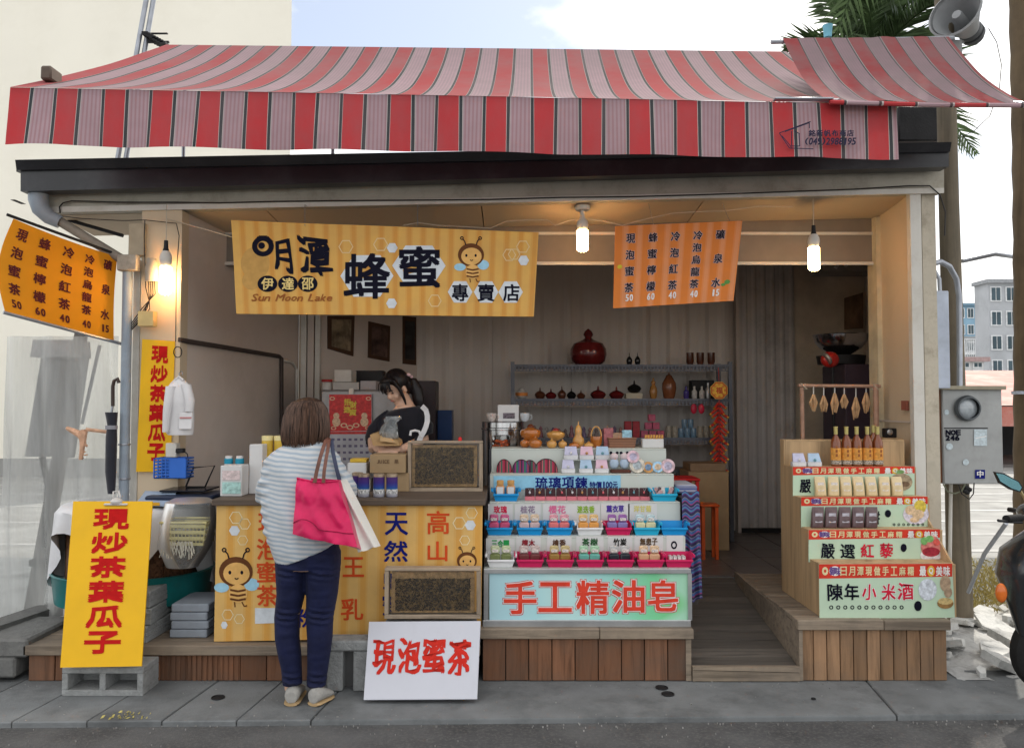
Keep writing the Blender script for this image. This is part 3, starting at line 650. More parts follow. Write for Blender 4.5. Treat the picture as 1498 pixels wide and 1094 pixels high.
# printed maker's mark
im = ink('awning print', (.03, .03, .06)); vb = Board(W(1131, 150, YF - .045), W(1313, 152, YF - .045), W(1313, 234, YF - .045), W(1131, 232, YF - .045)); m = MB()
for a, b in (((1140, 195), (1186, 178)), ((1140, 195), (1155, 217)), ((1155, 217), (1190, 218)), ((1144, 199), (1158, 216)), ((1158, 192), (1158, 214)), ((1158, 214), (1170, 214)), ((1170, 214), (1169, 196)), ((1162, 192), (1170, 196)), ((1184, 179), (1184, 188)), ((1148, 193), (1184, 180))): stroke(m, vb.px, [a, b], 1.3, .0)
write(m, vb.px, [(c, 1188 + i * 11.2, 195, 9.5, 9) for i, c in enumerate('銘新帆布商店')], bold=.4, off=.0006)
write(m, vb.px, [(c, 1180 + i * 6.3, 207, 4.2 if c in '()' else 5.4, 10) for i, c in enumerate('(049)2988195')], bold=.45, off=.0006, shear=.15)
part('lettering', m, im, aw, smooth=False)
# second awning over the right corner
aw2 = thing('corner_awning', 'narrower red striped awning reaching right over the corner above the main one', 'awning', (2.4, 4.25, 3.2))
Y2, Y2R = 4.22, 4.97
a0, a1, r0, r1 = W(1213, 147, Y2), W(1512, 152, Y2), W(1145, 56, Y2R), W(1388, 54, Y2R)
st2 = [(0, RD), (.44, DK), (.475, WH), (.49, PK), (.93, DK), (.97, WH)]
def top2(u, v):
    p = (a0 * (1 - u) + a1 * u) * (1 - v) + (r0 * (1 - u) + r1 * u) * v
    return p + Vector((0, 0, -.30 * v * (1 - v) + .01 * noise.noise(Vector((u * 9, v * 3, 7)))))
part('canopy', MB().grid(top2, 60, 14), mat_bands('corner awning stripes', [(p, tuple(x * .55 for x in c)) for p, c in st2], 5.1, rough=.95, dust=(.20, .165, .165), dustamt=.7, trans=.12, pin=(.49, .93, 12, (.36, .2, .24)), dustscale=2.2, bump=.25), aw2)  # stripe colours darkened here too, shade painted into the canopy
part('front_bar', MB().box(W(1134, 142, Y2 - .02), W(1216, 149, Y2 + .02), bev=.003), gal, aw2)
part('hem', MB().tube([a0 + Vector((0, -.005, -.012)), (a0 + a1) / 2 + Vector((0, -.005, -.018)), a1 + Vector((0, -.005, -.012))], .013, 8), mat_bands('hem stripes', st2, 2.6, coord='Object', dust=(.2, .1, .1), dustamt=.5), aw2)
part('rear_bar', MB().tube([W(1128, 62, Y2R), W(1395, 56, Y2R + .02)], .014, 8), gal, aw2)
for u in (.05, .95):
    q = r0 * (1 - u) + r1 * u; p = a0 * (1 - u) + a1 * u
    part('arm', MB().tube([p, q + Vector((0, .02, -.4))], .011, 8), gal, aw2)
    if 0: part('stay', MB().tube([q, Vector((q.x, q.y, 3.1))], .014, 8), gal, aw2)
# leaning poles by the left awning corner
pb = thing('leaning_poles', 'pair of leaning galvanised poles rising behind the left corner of the awning', 'pole', W(172, 240, 6.5))
part('pole', MB().tube([W(170, 245, 6.5), W(230, -90, 6.5)], .02, 10), gal, pb)
part('pole', MB().tube([W(182, 245, 6.53), W(240, -90, 6.53)], .02, 10), gal, pb)
lbm = MB()
for k in range(8): q = k / 7; lbm.box(W(216 + 26 * q, 50 + 14 * q, 6.45), W(219 + 26 * q, 58 + 14 * q, 6.6))
lbm.box(W(214, 48, 6.5), W(246, 51, 6.52)); lbm.box(W(216, 60, 6.5), W(248, 64, 6.52)); part('lamp_cage', lbm, ironm, pb, smooth=False)
# downpipe at the left corner
dp = thing('downpipe', 'blue grey plastic downpipe with elbow from the fascia corner', 'pipe', W(188, 720, 4.95))
pvc = mat('blue grey pvc', (.27, .32, .38), rough=.35, var=.1, dirt=(.2, .2, .2), damt=.5)
part('gutter_elbow', MB().tube([W(56, 276, 4.93), W(56, 292, 4.93), W(60, 306, 4.93), W(72, 318, 4.95), W(88, 325, 4.97)], [.058, .058, .054, .046, .042], 16), pvc, dp)
part('cross_pipe', MB().tube([W(84, 322, 4.97), W(186, 384, 4.98)], .03, 12), mat('grimy pipe', (.24, .21, .17), rough=.6, dirt=(.1, .09, .08)), dp)
part('pipe', MB().tube([W(187, 398, 4.95), W(181, 735, 4.95)], .031, 14), pvc, dp)
part('junction_box', MB().box(W(177, 398, 4.96), W(200, 372, 4.9), bev=.008), mat('dirty white box', (.45, .4, .33), dirt=(.1, .08, .06), damt=.8), dp)
for y in (650, 700): part('pipe_clip', MB().lathe([(.034, -.006), (.036, 0), (.034, .006)], W(182, y, 4.95), 14), gal, dp)
part('rod', MB().tube([W(62, 311, 5.2), W(180, 345, 5.2)], .012, 8), ironm, dp)
part('back_board', MB().box((-.97, 7.63, .3), (3.5, 7.68, 3.04)), greyw, shop, smooth=False)
# ================================================================ SIGNS
blk = ink('black', (.008, .008, .018)); redk = ink('red', (.55, .03, .02)); whk = ink('white', (.78, .76, .74)); navy = ink('navy', (.01, .015, .16)); brn = ink('brown', (.13, .05, .02))
def banded(name, a, b, freq, **k): return mat_bands(name, [(0, a), (.5, tuple((x * .55 + y * .45) for x, y in zip(a, b))), (.62, b), (.9, tuple((x * .5 + y * .5) for x, y in zip(a, b)))], freq, **k)
paleh = ink('pale line', (.72, .55, .30)); skin_ = ink('bee face', (.72, .42, .14)); wing = ink('wing blue', (.35, .6, .75))
def hexo(mb, f, cx, cy, r, off, hollow=.86): return disc(mb, f, cx, cy, r, r, off, 6, ri=hollow)
def bee(t, f, cx, cy, s, w=1, face_only=False):
    """printed cartoon bee: hooded head, feelers, striped body, wings; s = head half width"""
    m = MB(); disc(m, f, cx, cy, s * 1.12, s, .0022, 28); part('bee_print', m, brn, t, smooth=False)
    m = MB(); disc(m, f, cx + s * .04, cy + s * .12, s * .88, s * .74, .0026, 24); part('bee_print', m, skin_, t, smooth=False)
    m = MB()
    for q in (-.4, .4): disc(m, f, cx + q * s, cy + s * .05, s * .1, s * .13, .003, 12)
    stroke(m, f, [(cx - s * .08, cy + s * .42), (cx + s * .05, cy + s * .5), (cx + s * .18, cy + s * .42)], s * .08, .003)
    for q in (-1, 1):
        stroke(m, f, [(cx + q * s * .45, cy - s * .85), (cx + q * s * .55, cy - s * 1.2), (cx + q * s * .75, cy - s * 1.4)], s * .09, .0024)
        disc(m, f, cx + q * s * .78, cy - s * 1.45, s * .16, s * .16, .0027, 12, ri=.5)
    part('bee_print', m, blk, t, smooth=False)
    if face_only: return
    m = MB(); disc(m, f, cx - s * .95, cy + s * 1.05, s * .5, s * .32, .0019, 16); disc(m, f, cx + s * 1.05, cy + s * .85, s * .5, s * .42, .0018, 16); part('bee_print', m, wing, t, smooth=False)
    m = MB(); disc(m, f, cx + s * .15, cy + s * 1.45, s * .62, s * .62, .0024, 20); part('bee_print', m, skin_, t, smooth=False)
    m = MB()
    for q in (1.2, 1.5, 1.8): stroke(m, f, [(cx - s * .38, cy + s * q), (cx + s * .15, cy + s * (q + .1)), (cx + s * .66, cy + s * q)], s * .14, .0027)
    stroke(m, f, [(cx - s * .1, cy + s * 2), (cx - s * .05, cy + s * 2.35)], s * .08, .0026); stroke(m, f, [(cx + s * .4, cy + s * 2), (cx + s * .55, cy + s * 2.3), (cx + s * .75, cy + s * 2.25)], s * .08, .0026)
    part('bee_print', m, brn, t, smooth=False)
# --- main shop sign
ms = thing('shop_sign', 'long yellow striped hanging sign with black characters, white hexagons and a cartoon bee', 'sign', W(562, 463, 4.75))
B = Board(W(338, 322, 4.75), W(788, 340, 4.75), W(781, 463, 4.75), W(346, 459, 4.75)); B.bend = lambda u, v: Vector((0, .006 * math.sin(u * 9) + .004 * math.sin(v * 5 + u * 4), 0))
part('panel', B.sheet(.012, 24, 4), banded('sign yellow', (.74, .42, .10), (.66, .30, .05), 22, bump=.25, dust=(.45, .28, .12), dustamt=.3), ms)
f = B.px
m = MB()
for x, y, r in ((506, 361, 11), (557, 358, 11), (745, 373, 10), (765, 361, 10), (636, 440, 10), (752, 372, 9)): hexo(m, f, x, y, r, .0015)
part('hexagon_print', m, paleh, ms, smooth=False)
m = MB()
for x, y, rx, ry in ((537, 404, 39, 35), (613, 389, 39, 34), (673, 427, 18, 18), (711, 427, 18, 18), (747, 427, 18, 18)): disc(m, f, x, y, rx, ry, .0016 + x * 1e-7, 6)
for x, y in ((573, 444), (766, 381), (574, 363)): disc(m, f, x, y, 8, 8, .0016, 6)
part('hexagon_print', m, ink('pale hexagon', (.62, .66, .70)), ms, smooth=False)
m = MB(); disc(m, f, 373, 385, 21, 24, .0012, 24); disc(m, f, 368, 410, 14, 14, .0013, 16); part('bee_print', m, ink('ghost bee', (.50, .29, .09)), ms, smooth=False)
m = MB(); write(m, f, [('蜂', 537, 404, 66, 64), ('蜜', 614, 391, 58, 58)], bold=1.9, off=.0024)
write(m, f, [('專', 673, 428, 23, 24), ('賣', 711, 428, 24, 24), ('店', 748, 428, 23, 24)], bold=.8, off=.0024)
write(m, f, [('月', 413, 374, 24, 46), ('潭', 460, 374, 46, 58)], bold=1.6, off=.0026, brush=.14, shear=-.14)
disc(m, f, 384, 360, 16, 15, .0024, 24, ri=.52); disc(m, f, 382, 359, 5, 5, .0024, 12)
stroke(m, f, [(370, 356), (378, 346), (390, 346), (398, 354)], 3.4, .0027)
for x in (391, 421, 450): disc(m, f, x, 415, 14.5, 12, .0024, 22)
part('lettering', m, blk, ms, smooth=False)
m = MB(); write(m, f, [('伊', 391, 415, 17, 17), ('達', 421, 415, 17, 17), ('邵', 450, 415, 17, 17)], bold=.5, off=.0034); part('lettering', m, ink('cream', (.72, .55, .22)), ms, smooth=False)
m = MB(); X = 369
for w in ('Sun', 'Moon', 'Lake'):
    for c in w:
        cw = {'S': 8, 'M': 12, 'L': 8, 'k': 7}.get(c, 8); hh = 10 if c in 'SMLk' else 6.5
        write(m, f, [(c, X + cw / 2, 437 - (hh - 6.5) / 2, cw * .95, hh)], bold=.35, off=.0026, shear=.35, brush=.1); X += cw + 1
    X += 8
part('lettering', m, ink('sign brown', (.30, .10, .03)), ms, smooth=False)
bee(ms, f, 689, 373, 17)
for x, y in ((446, 300), (612, 303), (700, 312), (470, 305)):
    pass
wm_ = MB()
for x in (446, 611): wm_.tube([W(x, 330, 4.752), W(x, 300, 4.9), Vector((W(x, 305, 5.0).x, 5.12, 2.83))], .0025, 5)
part('hanging_wire', wm_, gal, ms)
# --- price boards
cols = [('現泡蜜茶', '50'), ('蜂蜜檸檬', '60'), ('冷泡紅茶', '40'), ('冷泡烏龍茶', '40'), ('礦泉水', '15')]
pr = thing('price_board', 'orange drinks price board with black characters hanging right of the shop sign', 'sign', W(985, 450, 4.95))
B2 = Board(W(900, 331, 4.95), W(1086, 323, 4.95), W(1073, 440, 4.95), W(897, 451, 4.95)); f = B2.uv
part('panel', B2.sheet(.006, 8, 4), banded('board orange', (.74, .22, .04), (.78, .30, .12), 9, coord='UV', bump=.2), pr)
m = MB(); mw = MB(); mh = MB()
for i, (s, p) in enumerate(cols):
    u = .125 + i * .178
    n = len(s); ys = [.14 + k * (.60 / (n - 1)) for k in range(n)]; hh = .112 if n < 5 else .104
    for c, v in zip(s, ys):
        write(m, f, [(c, u, v + .02, .068, hh)], bold=.0022, off=.003, shear=-.0)
        write(mh, f, [(c, u, v + .02, .068, hh)], bold=.0075, off=.0015)
    for k, c in enumerate(p): write(mw, f, [(c, u - .012 + k * .034, .885, .024, .08)], bold=.0028, off=.003)
part('lettering', mh, ink('pale halo', (.55, .42, .42)), pr, smooth=False); part('lettering', m, blk, pr, smooth=False); part('lettering', mw, whk, pr, smooth=False)
m = MB(); disc(m, f, .045, .5, .02, .025, .002, 12); part('fruit_print', m, ink('lemon', (.6, .5, .05)), pr, smooth=False); m = MB(); disc(m, f, .93, .76, .025, .03, .002, 7); disc(m, f, .9, .79, .02, .02, .0021, 7); part('leaf_print', m, ink('leaf', (.12, .3, .08)), pr, smooth=False)
part('hanging_wire', MB().tube([B2.uv(.3, 0), Vector((B2.uv(.3, 0).x, 5.12, 2.86))], .002, 5).tube([B2.uv(.9, 0), Vector((B2.uv(.9, 0).x, 5.12, 2.86))], .002, 5), gal, pr)
pl = thing('price_banner', 'orange drinks price banner on two rods at the left corner, turned towards the street', 'banner', W(90, 480, 4.7))
B3 = Board(W(20, 320, 4.5), W(173, 376, 5.0), W(168, 500, 5.0), W(8, 457, 4.5)); f = B3.uv
B3.bend = lambda u, v: Vector((-.05 * math.sin(v * 3.14) * (1 - u) ** 3, -.03 * math.sin(u * 7) * .6 - .02 * math.sin(v * 3.1), -.012 * math.sin(u * 3.14)))
part('cloth', B3.sheet(.003, 30, 10), mat('banner orange', (.82, .36, .010), rough=.6, var=.08, scale=3, trans=.35, bump=.15, bscale=9), pl)
m = MB(); 
for i, (s, p) in enumerate(cols):
    u = .12 + i * .195; n = len(s); ys = [.13 + k * (.58 / (n - 1)) for k in range(n)]
    for c, v in zip(s, ys): write(m, f, [(c, u, v, .09, .115 if n < 5 else .10)], bold=.004, off=.004)
    for k, c in enumerate(p): write(m, f, [(c, u - .02 + k * .045, .87, .032, .08)], bold=.004, off=.004)
part('lettering', m, ink('maroon', (.10, .02, .02)), pl, smooth=False)
part('rod', MB().tube([W(10, 314, 4.48), W(176, 374, 5.0)], .009, 8), ironm, pl); part('rod', MB().tube([W(5, 457, 4.48), W(178, 503, 5.0)], .010, 8), gal, pl)
part('rod_end', MB().box(W(15, 292, 4.5), W(38, 299, 4.6), bev=.005), ironm, pl)
# --- tall yellow signs
yel = mat('signal yellow board', (.78, .44, .006), rough=.45, var=.06, scale=4, dirt=(.6, .34, .02), damt=.3)
rdl = ink('sign red', (.48, .012, .012))
s1 = thing('tall_sign', 'tall yellow board with six red characters standing on concrete blocks by the street', 'sign', W(150, 975, 4.16))
B4 = Board(W(107, 733, 4.42), W(223, 733, 4.42), W(207, 974, 4.16), W(88, 976, 4.16)); f = B4.uv
part('board', B4.sheet(.008), yel, s1, smooth=False); m = MB()
for i, c in enumerate('現炒茶葉瓜子'): write(m, f, [(c, .50 + (i % 2) * .0, .115 + i * .149, .44, .118)], bold=.010, off=.002)
part('lettering', m, rdl, s1, smooth=False)
cm = MB(); c = B4.uv(.55, 0); cm.box(c + Vector((-.065, -.02, -.022)), c + Vector((.065, .02, -.01)), bev=.004); cm.lathe([(.001, 0), (.03, 0), (.034, .012), (.02, .03), (.001, .035)], c + Vector((0, 0, -.012)), 14); cm.tube([c + Vector((-.02, 0, .02)), c + Vector((-.03, .02, .05)), c + Vector((.0, .02, .055)), c + Vector((.02, 0, .02))], .005, 8)
part('clip', cm, mat('white clip', (.6, .58, .56), rough=.3), s1)
s2 = thing('tall_sign', 'tall yellow board with red characters fixed to the left wall behind the white bag', 'sign', W(228, 690, 4.97))
B5 = Board(W(208, 496, 4.97), W(256, 499, 4.99), W(249, 690, 4.99), W(199, 690, 4.97)); f = B5.uv
part('board', B5.sheet(.006), yel, s2, smooth=False); m = MB()
for i, c in enumerate('現炒茶葉瓜子'): write(m, f, [(c, .56, .11 + i * .148, .5, .118)], bold=.011, off=.002)
part('lettering', m, rdl, s2, smooth=False)
# --- white leaning sign
s3 = thing('white_sign', 'white board with four red brush characters leaning against the block bench', 'sign', W(615, 1022, 4.12))
B6 = Board(W(540, 909, 4.3), W(703, 908, 4.3), W(698, 1022, 4.11), W(532, 1023, 4.11)); f = B6.uv
part('board', B6.sheet(.022), mat('white foam board', (.55, .56, .62), rough=.5, var=.04, scale=3, dirt=(.42, .42, .46), dscale=3, damt=.4), s3, smooth=False); m = MB()
for i, c in enumerate('現泡蜜茶'): write(m, f, [(c, .155 + i * .225, .46 + (.02 if i == 3 else 0), .185, .44)], bold=.011, off=.002, brush=.17, rot=-.04)
part('lettering', m, redk, s3, smooth=False)
# --- bulbs
gl_w = mat('lamp glow', (1.0, .64, .28), emis=19, var=0)
def bulb(lb, px, pt, pb, Y, hang=True):
    top_, bot = W(px, pt, Y), W(px, pb, Y); h = top_.z - bot.z
    t = thing('light_bulb', lb, 'lamp', top_, group='lit compact bulbs under the front ceiling')
    sockm = ironm if hang else mat('white china', (.6, .58, .53), rough=.35)
    part('socket', MB().lathe([(.012, 0), (.014, -h * .14), (.018, -h * .18), (.02, -h * .2)], top_, 14), sockm, t)
    part('base', MB().lathe([(.018, -h * .19), (.034, -h * .27), (.038, -h * .36), (.034, -h * .45), (.026, -h * .5)], top_, 18), MATS.get('white china') or mat('white china', (.6, .58, .53), rough=.35), t)
    g = MB()
    for k in range(6):
        a = k * math.pi / 3; x, y = .026 * math.cos(a), .026 * math.sin(a)
        g.tube([top_ + Vector((x, y, -h * .5)), top_ + Vector((x, y, -h * .97)), top_ + Vector((x * .6, y * .6, -h))], [.0125, .0125, .008], 8)
    part('tube', g, gl_w, t)
    if hang: part('cord', MB().tube([top_, Vector((top_.x, top_.y, ceil_z(top_.x, top_.y)))], .003, 6), mat('pale cord', (.5, .45, .36)), t)
    else: part('mount', MB().lathe([(.045, 0), (.05, .012), (.05, .03)], top_, 18), MATS['white china'], t)
bulb('lit bulb hanging on a cord beside the left corner post', 243, 352, 430, 4.9)
bulb('lit bulb fixed to the ceiling between the shop sign and the price board', 852, 308, 367, 5.12, False)
bulb('lit bulb hanging on a cord right of the price board', 1190, 330, 395, 5.1)
# --- cables
cb = mat('black cable', (.02, .018, .018), rough=.5); wc = mat('pale cable', (.50, .44, .34), rough=.5)
pts = [W(x, y, 4.975) for x, y in ((88, 312), (87, 303), (92, 297), (105, 294), (180, 296), (255, 296), (320, 297), (400, 295), (480, 294), (600, 293), (715, 292), (820, 289), (920, 288), (1030, 285), (1140, 281), (1250, 277), (1330, 272), (1360, 272), (1375, 285), (1383, 310), (1382, 345))]
solo('cable', MB().tube(pts, .0042, 6), cb, 'black cable clipped along the cream header beam', 'cable')
def cable(lb, P, Y, m=wc, r=.003):
    Q = []
    for i in range(len(P) - 1):
        for k in range(4):
            t = k / 4; a, b = P[i], P[i + 1]; Q.append(W(a[0] + (b[0] - a[0]) * t, a[1] + (b[1] - a[1]) * t, Y))
    Q.append(W(*P[-1], Y)); return solo('cable', MB().tube(Q, r, 6), m, lb, 'cable')
cable('white wire sagging from the left bulb to behind the shop sign', [(243, 320), (280, 330), (340, 347)], 4.98)
cable('white wire running above the shop sign to the middle bulb', [(590, 330), (612, 326), (640, 330), (718, 334), (740, 324), (770, 322), (800, 322), (812, 330), (835, 322), (845, 322)], 5.08)
cable('white wire from the middle bulb over the price board towards the right', [(860, 321), (880, 323), (910, 330), (940, 322), (985, 312), (1020, 310), (1060, 309), (1110, 302), (1160, 303)], 5.08)
cable('brown wire running along the ceiling edge above the left bulb', [(64, 313), (120, 320), (180, 323), (212, 322), (258, 327), (262, 345), (258, 400), (257, 500)], 4.965, cb, .0028)
cable('thin dark wires looping down the left corner post', [(212, 322), (211, 345), (213, 420), (218, 440), (205, 470), (185, 490), (188, 430), (184, 400)], 4.955, cb, .003)
tf = thing('power_adapter', 'grey cable hood with wires behind the left bulb', 'cable box', W(222, 412, 4.96))
part('hood', MB().loft([(W(222, 378, 4.94), (.03, 0, 0), (0, .02, 0)), (W(222, 392, 4.94), (.042, 0, 0), (0, .03, 0)), (W(222, 412, 4.94), (.04, 0, 0), (0, .03, 0))], 14), mat('grey hood', (.33, .3, .25)), tf)
for k in range(4): part('wire', MB().tube([W(217 + k * 3, 412, 4.94), W(218 + k * 3, 430, 4.93), W(219 - k * 4, 452, 4.94), W(190 - k * 2, 485, 4.95)], .003, 6), cb, tf)
part('block', MB().box(W(208, 478, 4.96), W(224, 455, 4.9)), mat('yellowed block', (.6, .45, .2)), tf, smooth=False)
# --- rails and conduits on the left wall
wl = lambda px, py: W(px, py, 0)  # replaced below
def onleft(px, py):     # hit the slanted left wall
    d = ray(px, py); n = Vector((1.588, -.30, 0)); p0 = Vector((-2.10, 5.112, 0)); C = Vector((0, 0, CAMH)); t = (p0 - C).dot(n) / d.dot(n); return C + d * t
solo('wall_rail', MB().tube([onleft(262, 497), onleft(408, 521), onleft(412, 524), onleft(412, 640)], .016, 8), mat('dark rail', (.06, .045, .04)), 'dark rail across the left wall bending down at its end', 'rail')
solo('conduit', MB().tube([onleft(414, 527), onleft(428, 530), onleft(434, 540), onleft(434, 660)], .012, 8), whitep, 'thin white conduit beside the dark rail on the left wall', 'conduit')
# ================================================================ LEFT SIDE
# clear plastic sheet hanging by the left of the shop
film = mat_glass('clear plastic film', (.93, .95, .96), rough=.12, film=(.66, .67, .66), cloudy=.42, nscale=3.2, stretch=(2.5, 2.5, .25), bump=.6)
def cur(u, v):
    p = W(8 + 168 * u - (22 * (1 - v) * (1 - u)), 492 + 430 * (1 - v), 5.03)
    return p + Vector((0, .05 * math.sin(u * 22 + 2 * v) * (.4 + .6 * (1 - v)) + .03 * noise.noise(Vector((u * 5, v * 3, 2))), 0))
solo('plastic_sheet', MB().grid(cur, 60, 24), film, 'clear plastic rain sheet hanging in folds left of the downpipe', 'plastic sheet')
lean = thing('leaning_cabinet', 'grey metal cabinet on a leaning post behind the clear plastic sheet', 'cabinet', W(50, 900, 5.3))
gmet = mat('dull grey metal', (.20, .205, .21), rough=.5, metal=.3, var=.15, scale=3, dirt=(.1, .1, .1), dscale=2)
def slant(p, q, w0, w1, Y, th, m, nm):
    a, b = Vector(p), Vector(q)
    part(nm, MB().prism([W(a.x, a.y, Y), W(a.x + w0, a.y, Y), W(b.x + w1, b.y, Y), W(b.x, b.y, Y)], (0, th, 0)), m, lean, smooth=False)
slant((60, 524), (36, 668), 30, 34, 5.25, .10, gmet, 'panel'); slant((104, 518), (76, 670), 18, 24, 5.28, .08, mat('darker grey metal', (.13, .13, .135), rough=.5, metal=.3), 'side_panel')
slant((48, 497), (44, 522), 60, 66, 5.2, .2, mat('pale grey box', (.34, .35, .36), rough=.5), 'box')
slant((112, 470), (32, 905), 12, 20, 5.45, .07, mat('dusty wood post', (.17, .16, .15), rough=.8), 'post')
part('strut', MB().tube([W(62, 668, 5.4), W(70, 710, 5.4), W(64, 800, 5.4)], .02, 8), ironm, lean); part('strut', MB().tube([W(146, 505, 5.5), W(120, 620, 5.5)], .012, 8), gal, lean)
part('bracket', MB().box(W(42, 828, 5.4), W(74, 815, 5.5)), ironm, lean, smooth=False)
rag = MB()
for k in range(7): rag.tube([W(98 + k * 3, 626 + k * 2, 4.92), W(112 + k * 2, 632 + 3 * math.sin(k), 4.9), W(124 - k, 636 + k * 6, 4.9), W(122 + (k % 3) * 3, 645 + k * 4, 4.91)], [.012, .018, .012, .006], 6)
rag.tube([W(126, 628, 4.9), W(160, 632, 4.92)], .012, 6)
solo('tied_rag', rag, mat('faded orange rag', (.55, .33, .22), rough=.9, var=.3, scale=20), 'faded orange rag tied to the plastic sheet near the umbrella', 'rag')
# closed umbrella
um = thing('umbrella', 'closed black umbrella hanging upright by its hooked handle beside the downpipe', 'umbrella', W(163, 723, 4.88))
ubk = mat('umbrella cloth', (.012, .013, .022), rough=.6, bump=.3, bscale=30, sheen=.3)
P = [W(163, 722, 4.88), W(162, 690, 4.88), W(163, 640, 4.88), W(164, 622, 4.88), W(163, 603, 4.88)]
um_m = MB()
rg = []
for p, r in zip(P, (.022, .033, .034, .028, .038)): rg.append((p, (r, 0, 0), (0, r * .8, 0)))
um_m.loft(rg, 18); part('canopy', um_m, ubk, um)
part('shaft', MB().tube([W(163, 604, 4.88), W(165, 592, 4.88)], .008, 8), gal, um)
part('handle', MB().tube([W(165, 594, 4.88), W(165, 565, 4.88), W(167, 557, 4.88), W(172, 554, 4.88), W(174, 560, 4.88)], .011, 10), mat('brown handle', (.05, .035, .03), rough=.3), um)
part('strap', MB().lathe([(.036, -.012), (.036, .012)], W(163, 625, 4.88), 16, sy=.8), mat('grey strap', (.25, .25, .28)), um)
# slate blocks at far left
curbm = mat('rough grey kerb stone', (.15, .15, .145), rough=.9, var=.3, scale=6, bump=1, bscale=25, dirt=(.06, .06, .06), dscale=6, damt=.7, rand=.15)
for (x0, x1, y0, y1, Y, Y1, lb) in ((-60, 40, 935, 962, 4.42, 4.9, 'upper rough grey kerb stone at the left end of the deck'), (-70, 22, 962, 992, 4.42, 4.85, 'lower rough grey kerb stone under the other at the left end of the deck')):
    a, b = W(x0, y1, Y), W(x1, y0, Y); m = MB().box((a.x, Y, max(0, a.z)), (b.x, Y1, b.z), bev=.012); solo('kerb_stone', m, curbm, lb, 'stone block', smooth=False)
m = MB().prism([W(-30, 940, 4.45), W(92, 900, 5.1), W(92, 884, 5.1), W(-30, 925, 4.45)], (-.14, .05, 0)); solo('slate_plank', m, curbm, 'long dark slate plank running back along the plastic sheet', 'plank', smooth=False)
# hollow concrete blocks
cblk = mat('concrete block', (.30, .31, .31), rough=.95, var=.22, scale=9, bump=1, bscale=60, dirt=(.15, .15, .15), dscale=8, damt=.6)
def hollow_block(lb, x, y, z, w=.39, d=.19, h=.14, rz=0, faceholes=True, ob=None):
    t = thing('concrete_block', lb, 'concrete block', (0, 0, 0)); m = MB(); k = .032
    m.box((-w / 2, -d / 2, 0), (w / 2, d / 2, k), bev=.004); m.box((-w / 2, -d / 2, h - k), (w / 2, d / 2, h), bev=.004)
    for q in (-w / 2, -k / 2, w / 2 - k): m.box((q, -d / 2 + .001, k), (q + k, d / 2 - .001, h - k), bev=.003)
    m.box((-w / 2 + .01, d / 2 - .03, k), (w / 2 - .01, d / 2 - .012, h - k)); part('block', m, cblk, t, smooth=False); put(t, (x, y, z), R(rz)); return t
a = W(150, 1006, 4.22)
hollow_block('hollow concrete block lying under the front tall yellow sign, cores facing the road', a.x, 4.31, 0, w=.43, h=.15)
for i in range(3):
    p = W(213, 985, 4.55); t = hollow_block('hollow concrete block, %s of the stack behind the front tall yellow sign' % ('lowest', 'middle', 'top')[i], p.x - .05, 4.62 + .01 * i, .2 + .095 * i, w=.2, d=.3, h=.09, rz=rnd.uniform(-5, 5))
    t.location.z = ZZ(944, 4.42) + .095 * i
# block bench behind the white sign
b = thing('block_bench', 'grey concrete block bench between the customer and the white sign', 'bench', W(510, 1004, 4.2))
part('slab', MB().box((XX(478, 4.3), 4.275, ZZ(962, 4.17)), (XX(690, 4.3), 4.405, ZZ(946, 4.17)), bev=.008), cblk, b, smooth=False)
for (x0, x1) in ((482, 505), (520, 542), (600, 690)):
    part('leg_block', MB().box((XX(x0, 4.3), 4.285, 0), (XX(x1, 4.3), 4.40, ZZ(962, 4.17) - .001), bev=.006), cblk, b, smooth=False)
part('gap_shade', MB().box((XX(505, 4.3), 4.36, 0), (XX(522, 4.3), 4.40, ZZ(963, 4.17) - .001)), mat('painted block shade', (.1, .1, .1)), b, smooth=False)  # dark filler: shade between the leg blocks painted as block colour
hollow_block('hollow concrete block on the bench carrying the lower observation hive', XX(630, 4.3), 4.36, ZZ(946, 4.17) + .001, w=.5, d=.09, h=ZZ(906, 4.38) - ZZ(946, 4.17) - .002)
# roasting drum table
tm = mat('teal enamel', (.01, .17, .17), rough=.35, var=.12, coat=.3, dirt=(.03, .06, .06))
rt = thing('roaster_table', 'round teal basin with a brown wooden drum, partly hidden by a white cloth', 'table', (XX(205, 4.85), 4.85, .2))
cx, cy = XX(198, 4.95), 4.98; zt = ZZ(850, 4.6); zb = ZZ(897, 4.6)
part('basin', MB().lathe([(.36, zb), (.455, zb + .01), (.475, zt - .01), (.485, zt), (.47, zt + .004), (.455, zt - .02), (.40, zt - .05), (.001, zt - .06)], (cx, cy, 0), 40, sy=.85), tm, rt)
wdm = mat('roasted seeds', (.13, .06, .03), rough=.5, var=.8, scale=60, bump=1, bscale=80, dirt=(.03, .015, .01), dscale=30, damt=.6)
for k in range(22):
    a = 2 * math.pi * k / 22; M = Matrix.Translation((cx, cy, 0)) @ Matrix.Rotation(a, 4, 'Z')
    part('stave', MB().box((.36, -.052, zt - .05), (.38, .052, ZZ(742, 4.9)), M=M), wdm, rt, smooth=False)
part('table_top', MB().lathe([(.001, 0), (.40, 0), (.40, .02), (.001, .02)], (cx, cy, ZZ(742, 4.9)), 32), wdm, rt)
part('stand', MB().box((cx - .25, cy - .2, .19), (cx + .25, cy + .2, zb)), mat('dark stand', (.03, .03, .03)), rt, smooth=False)
tz = ZZ(742, 4.9) + .021
clm = mat('white cloth', (.66, .66, .68), rough=.85, var=.06, scale=5, bump=.25, bscale=14, dirt=(.5, .49, .48), dscale=4, damt=.4)
cl = MB(); NU = 96
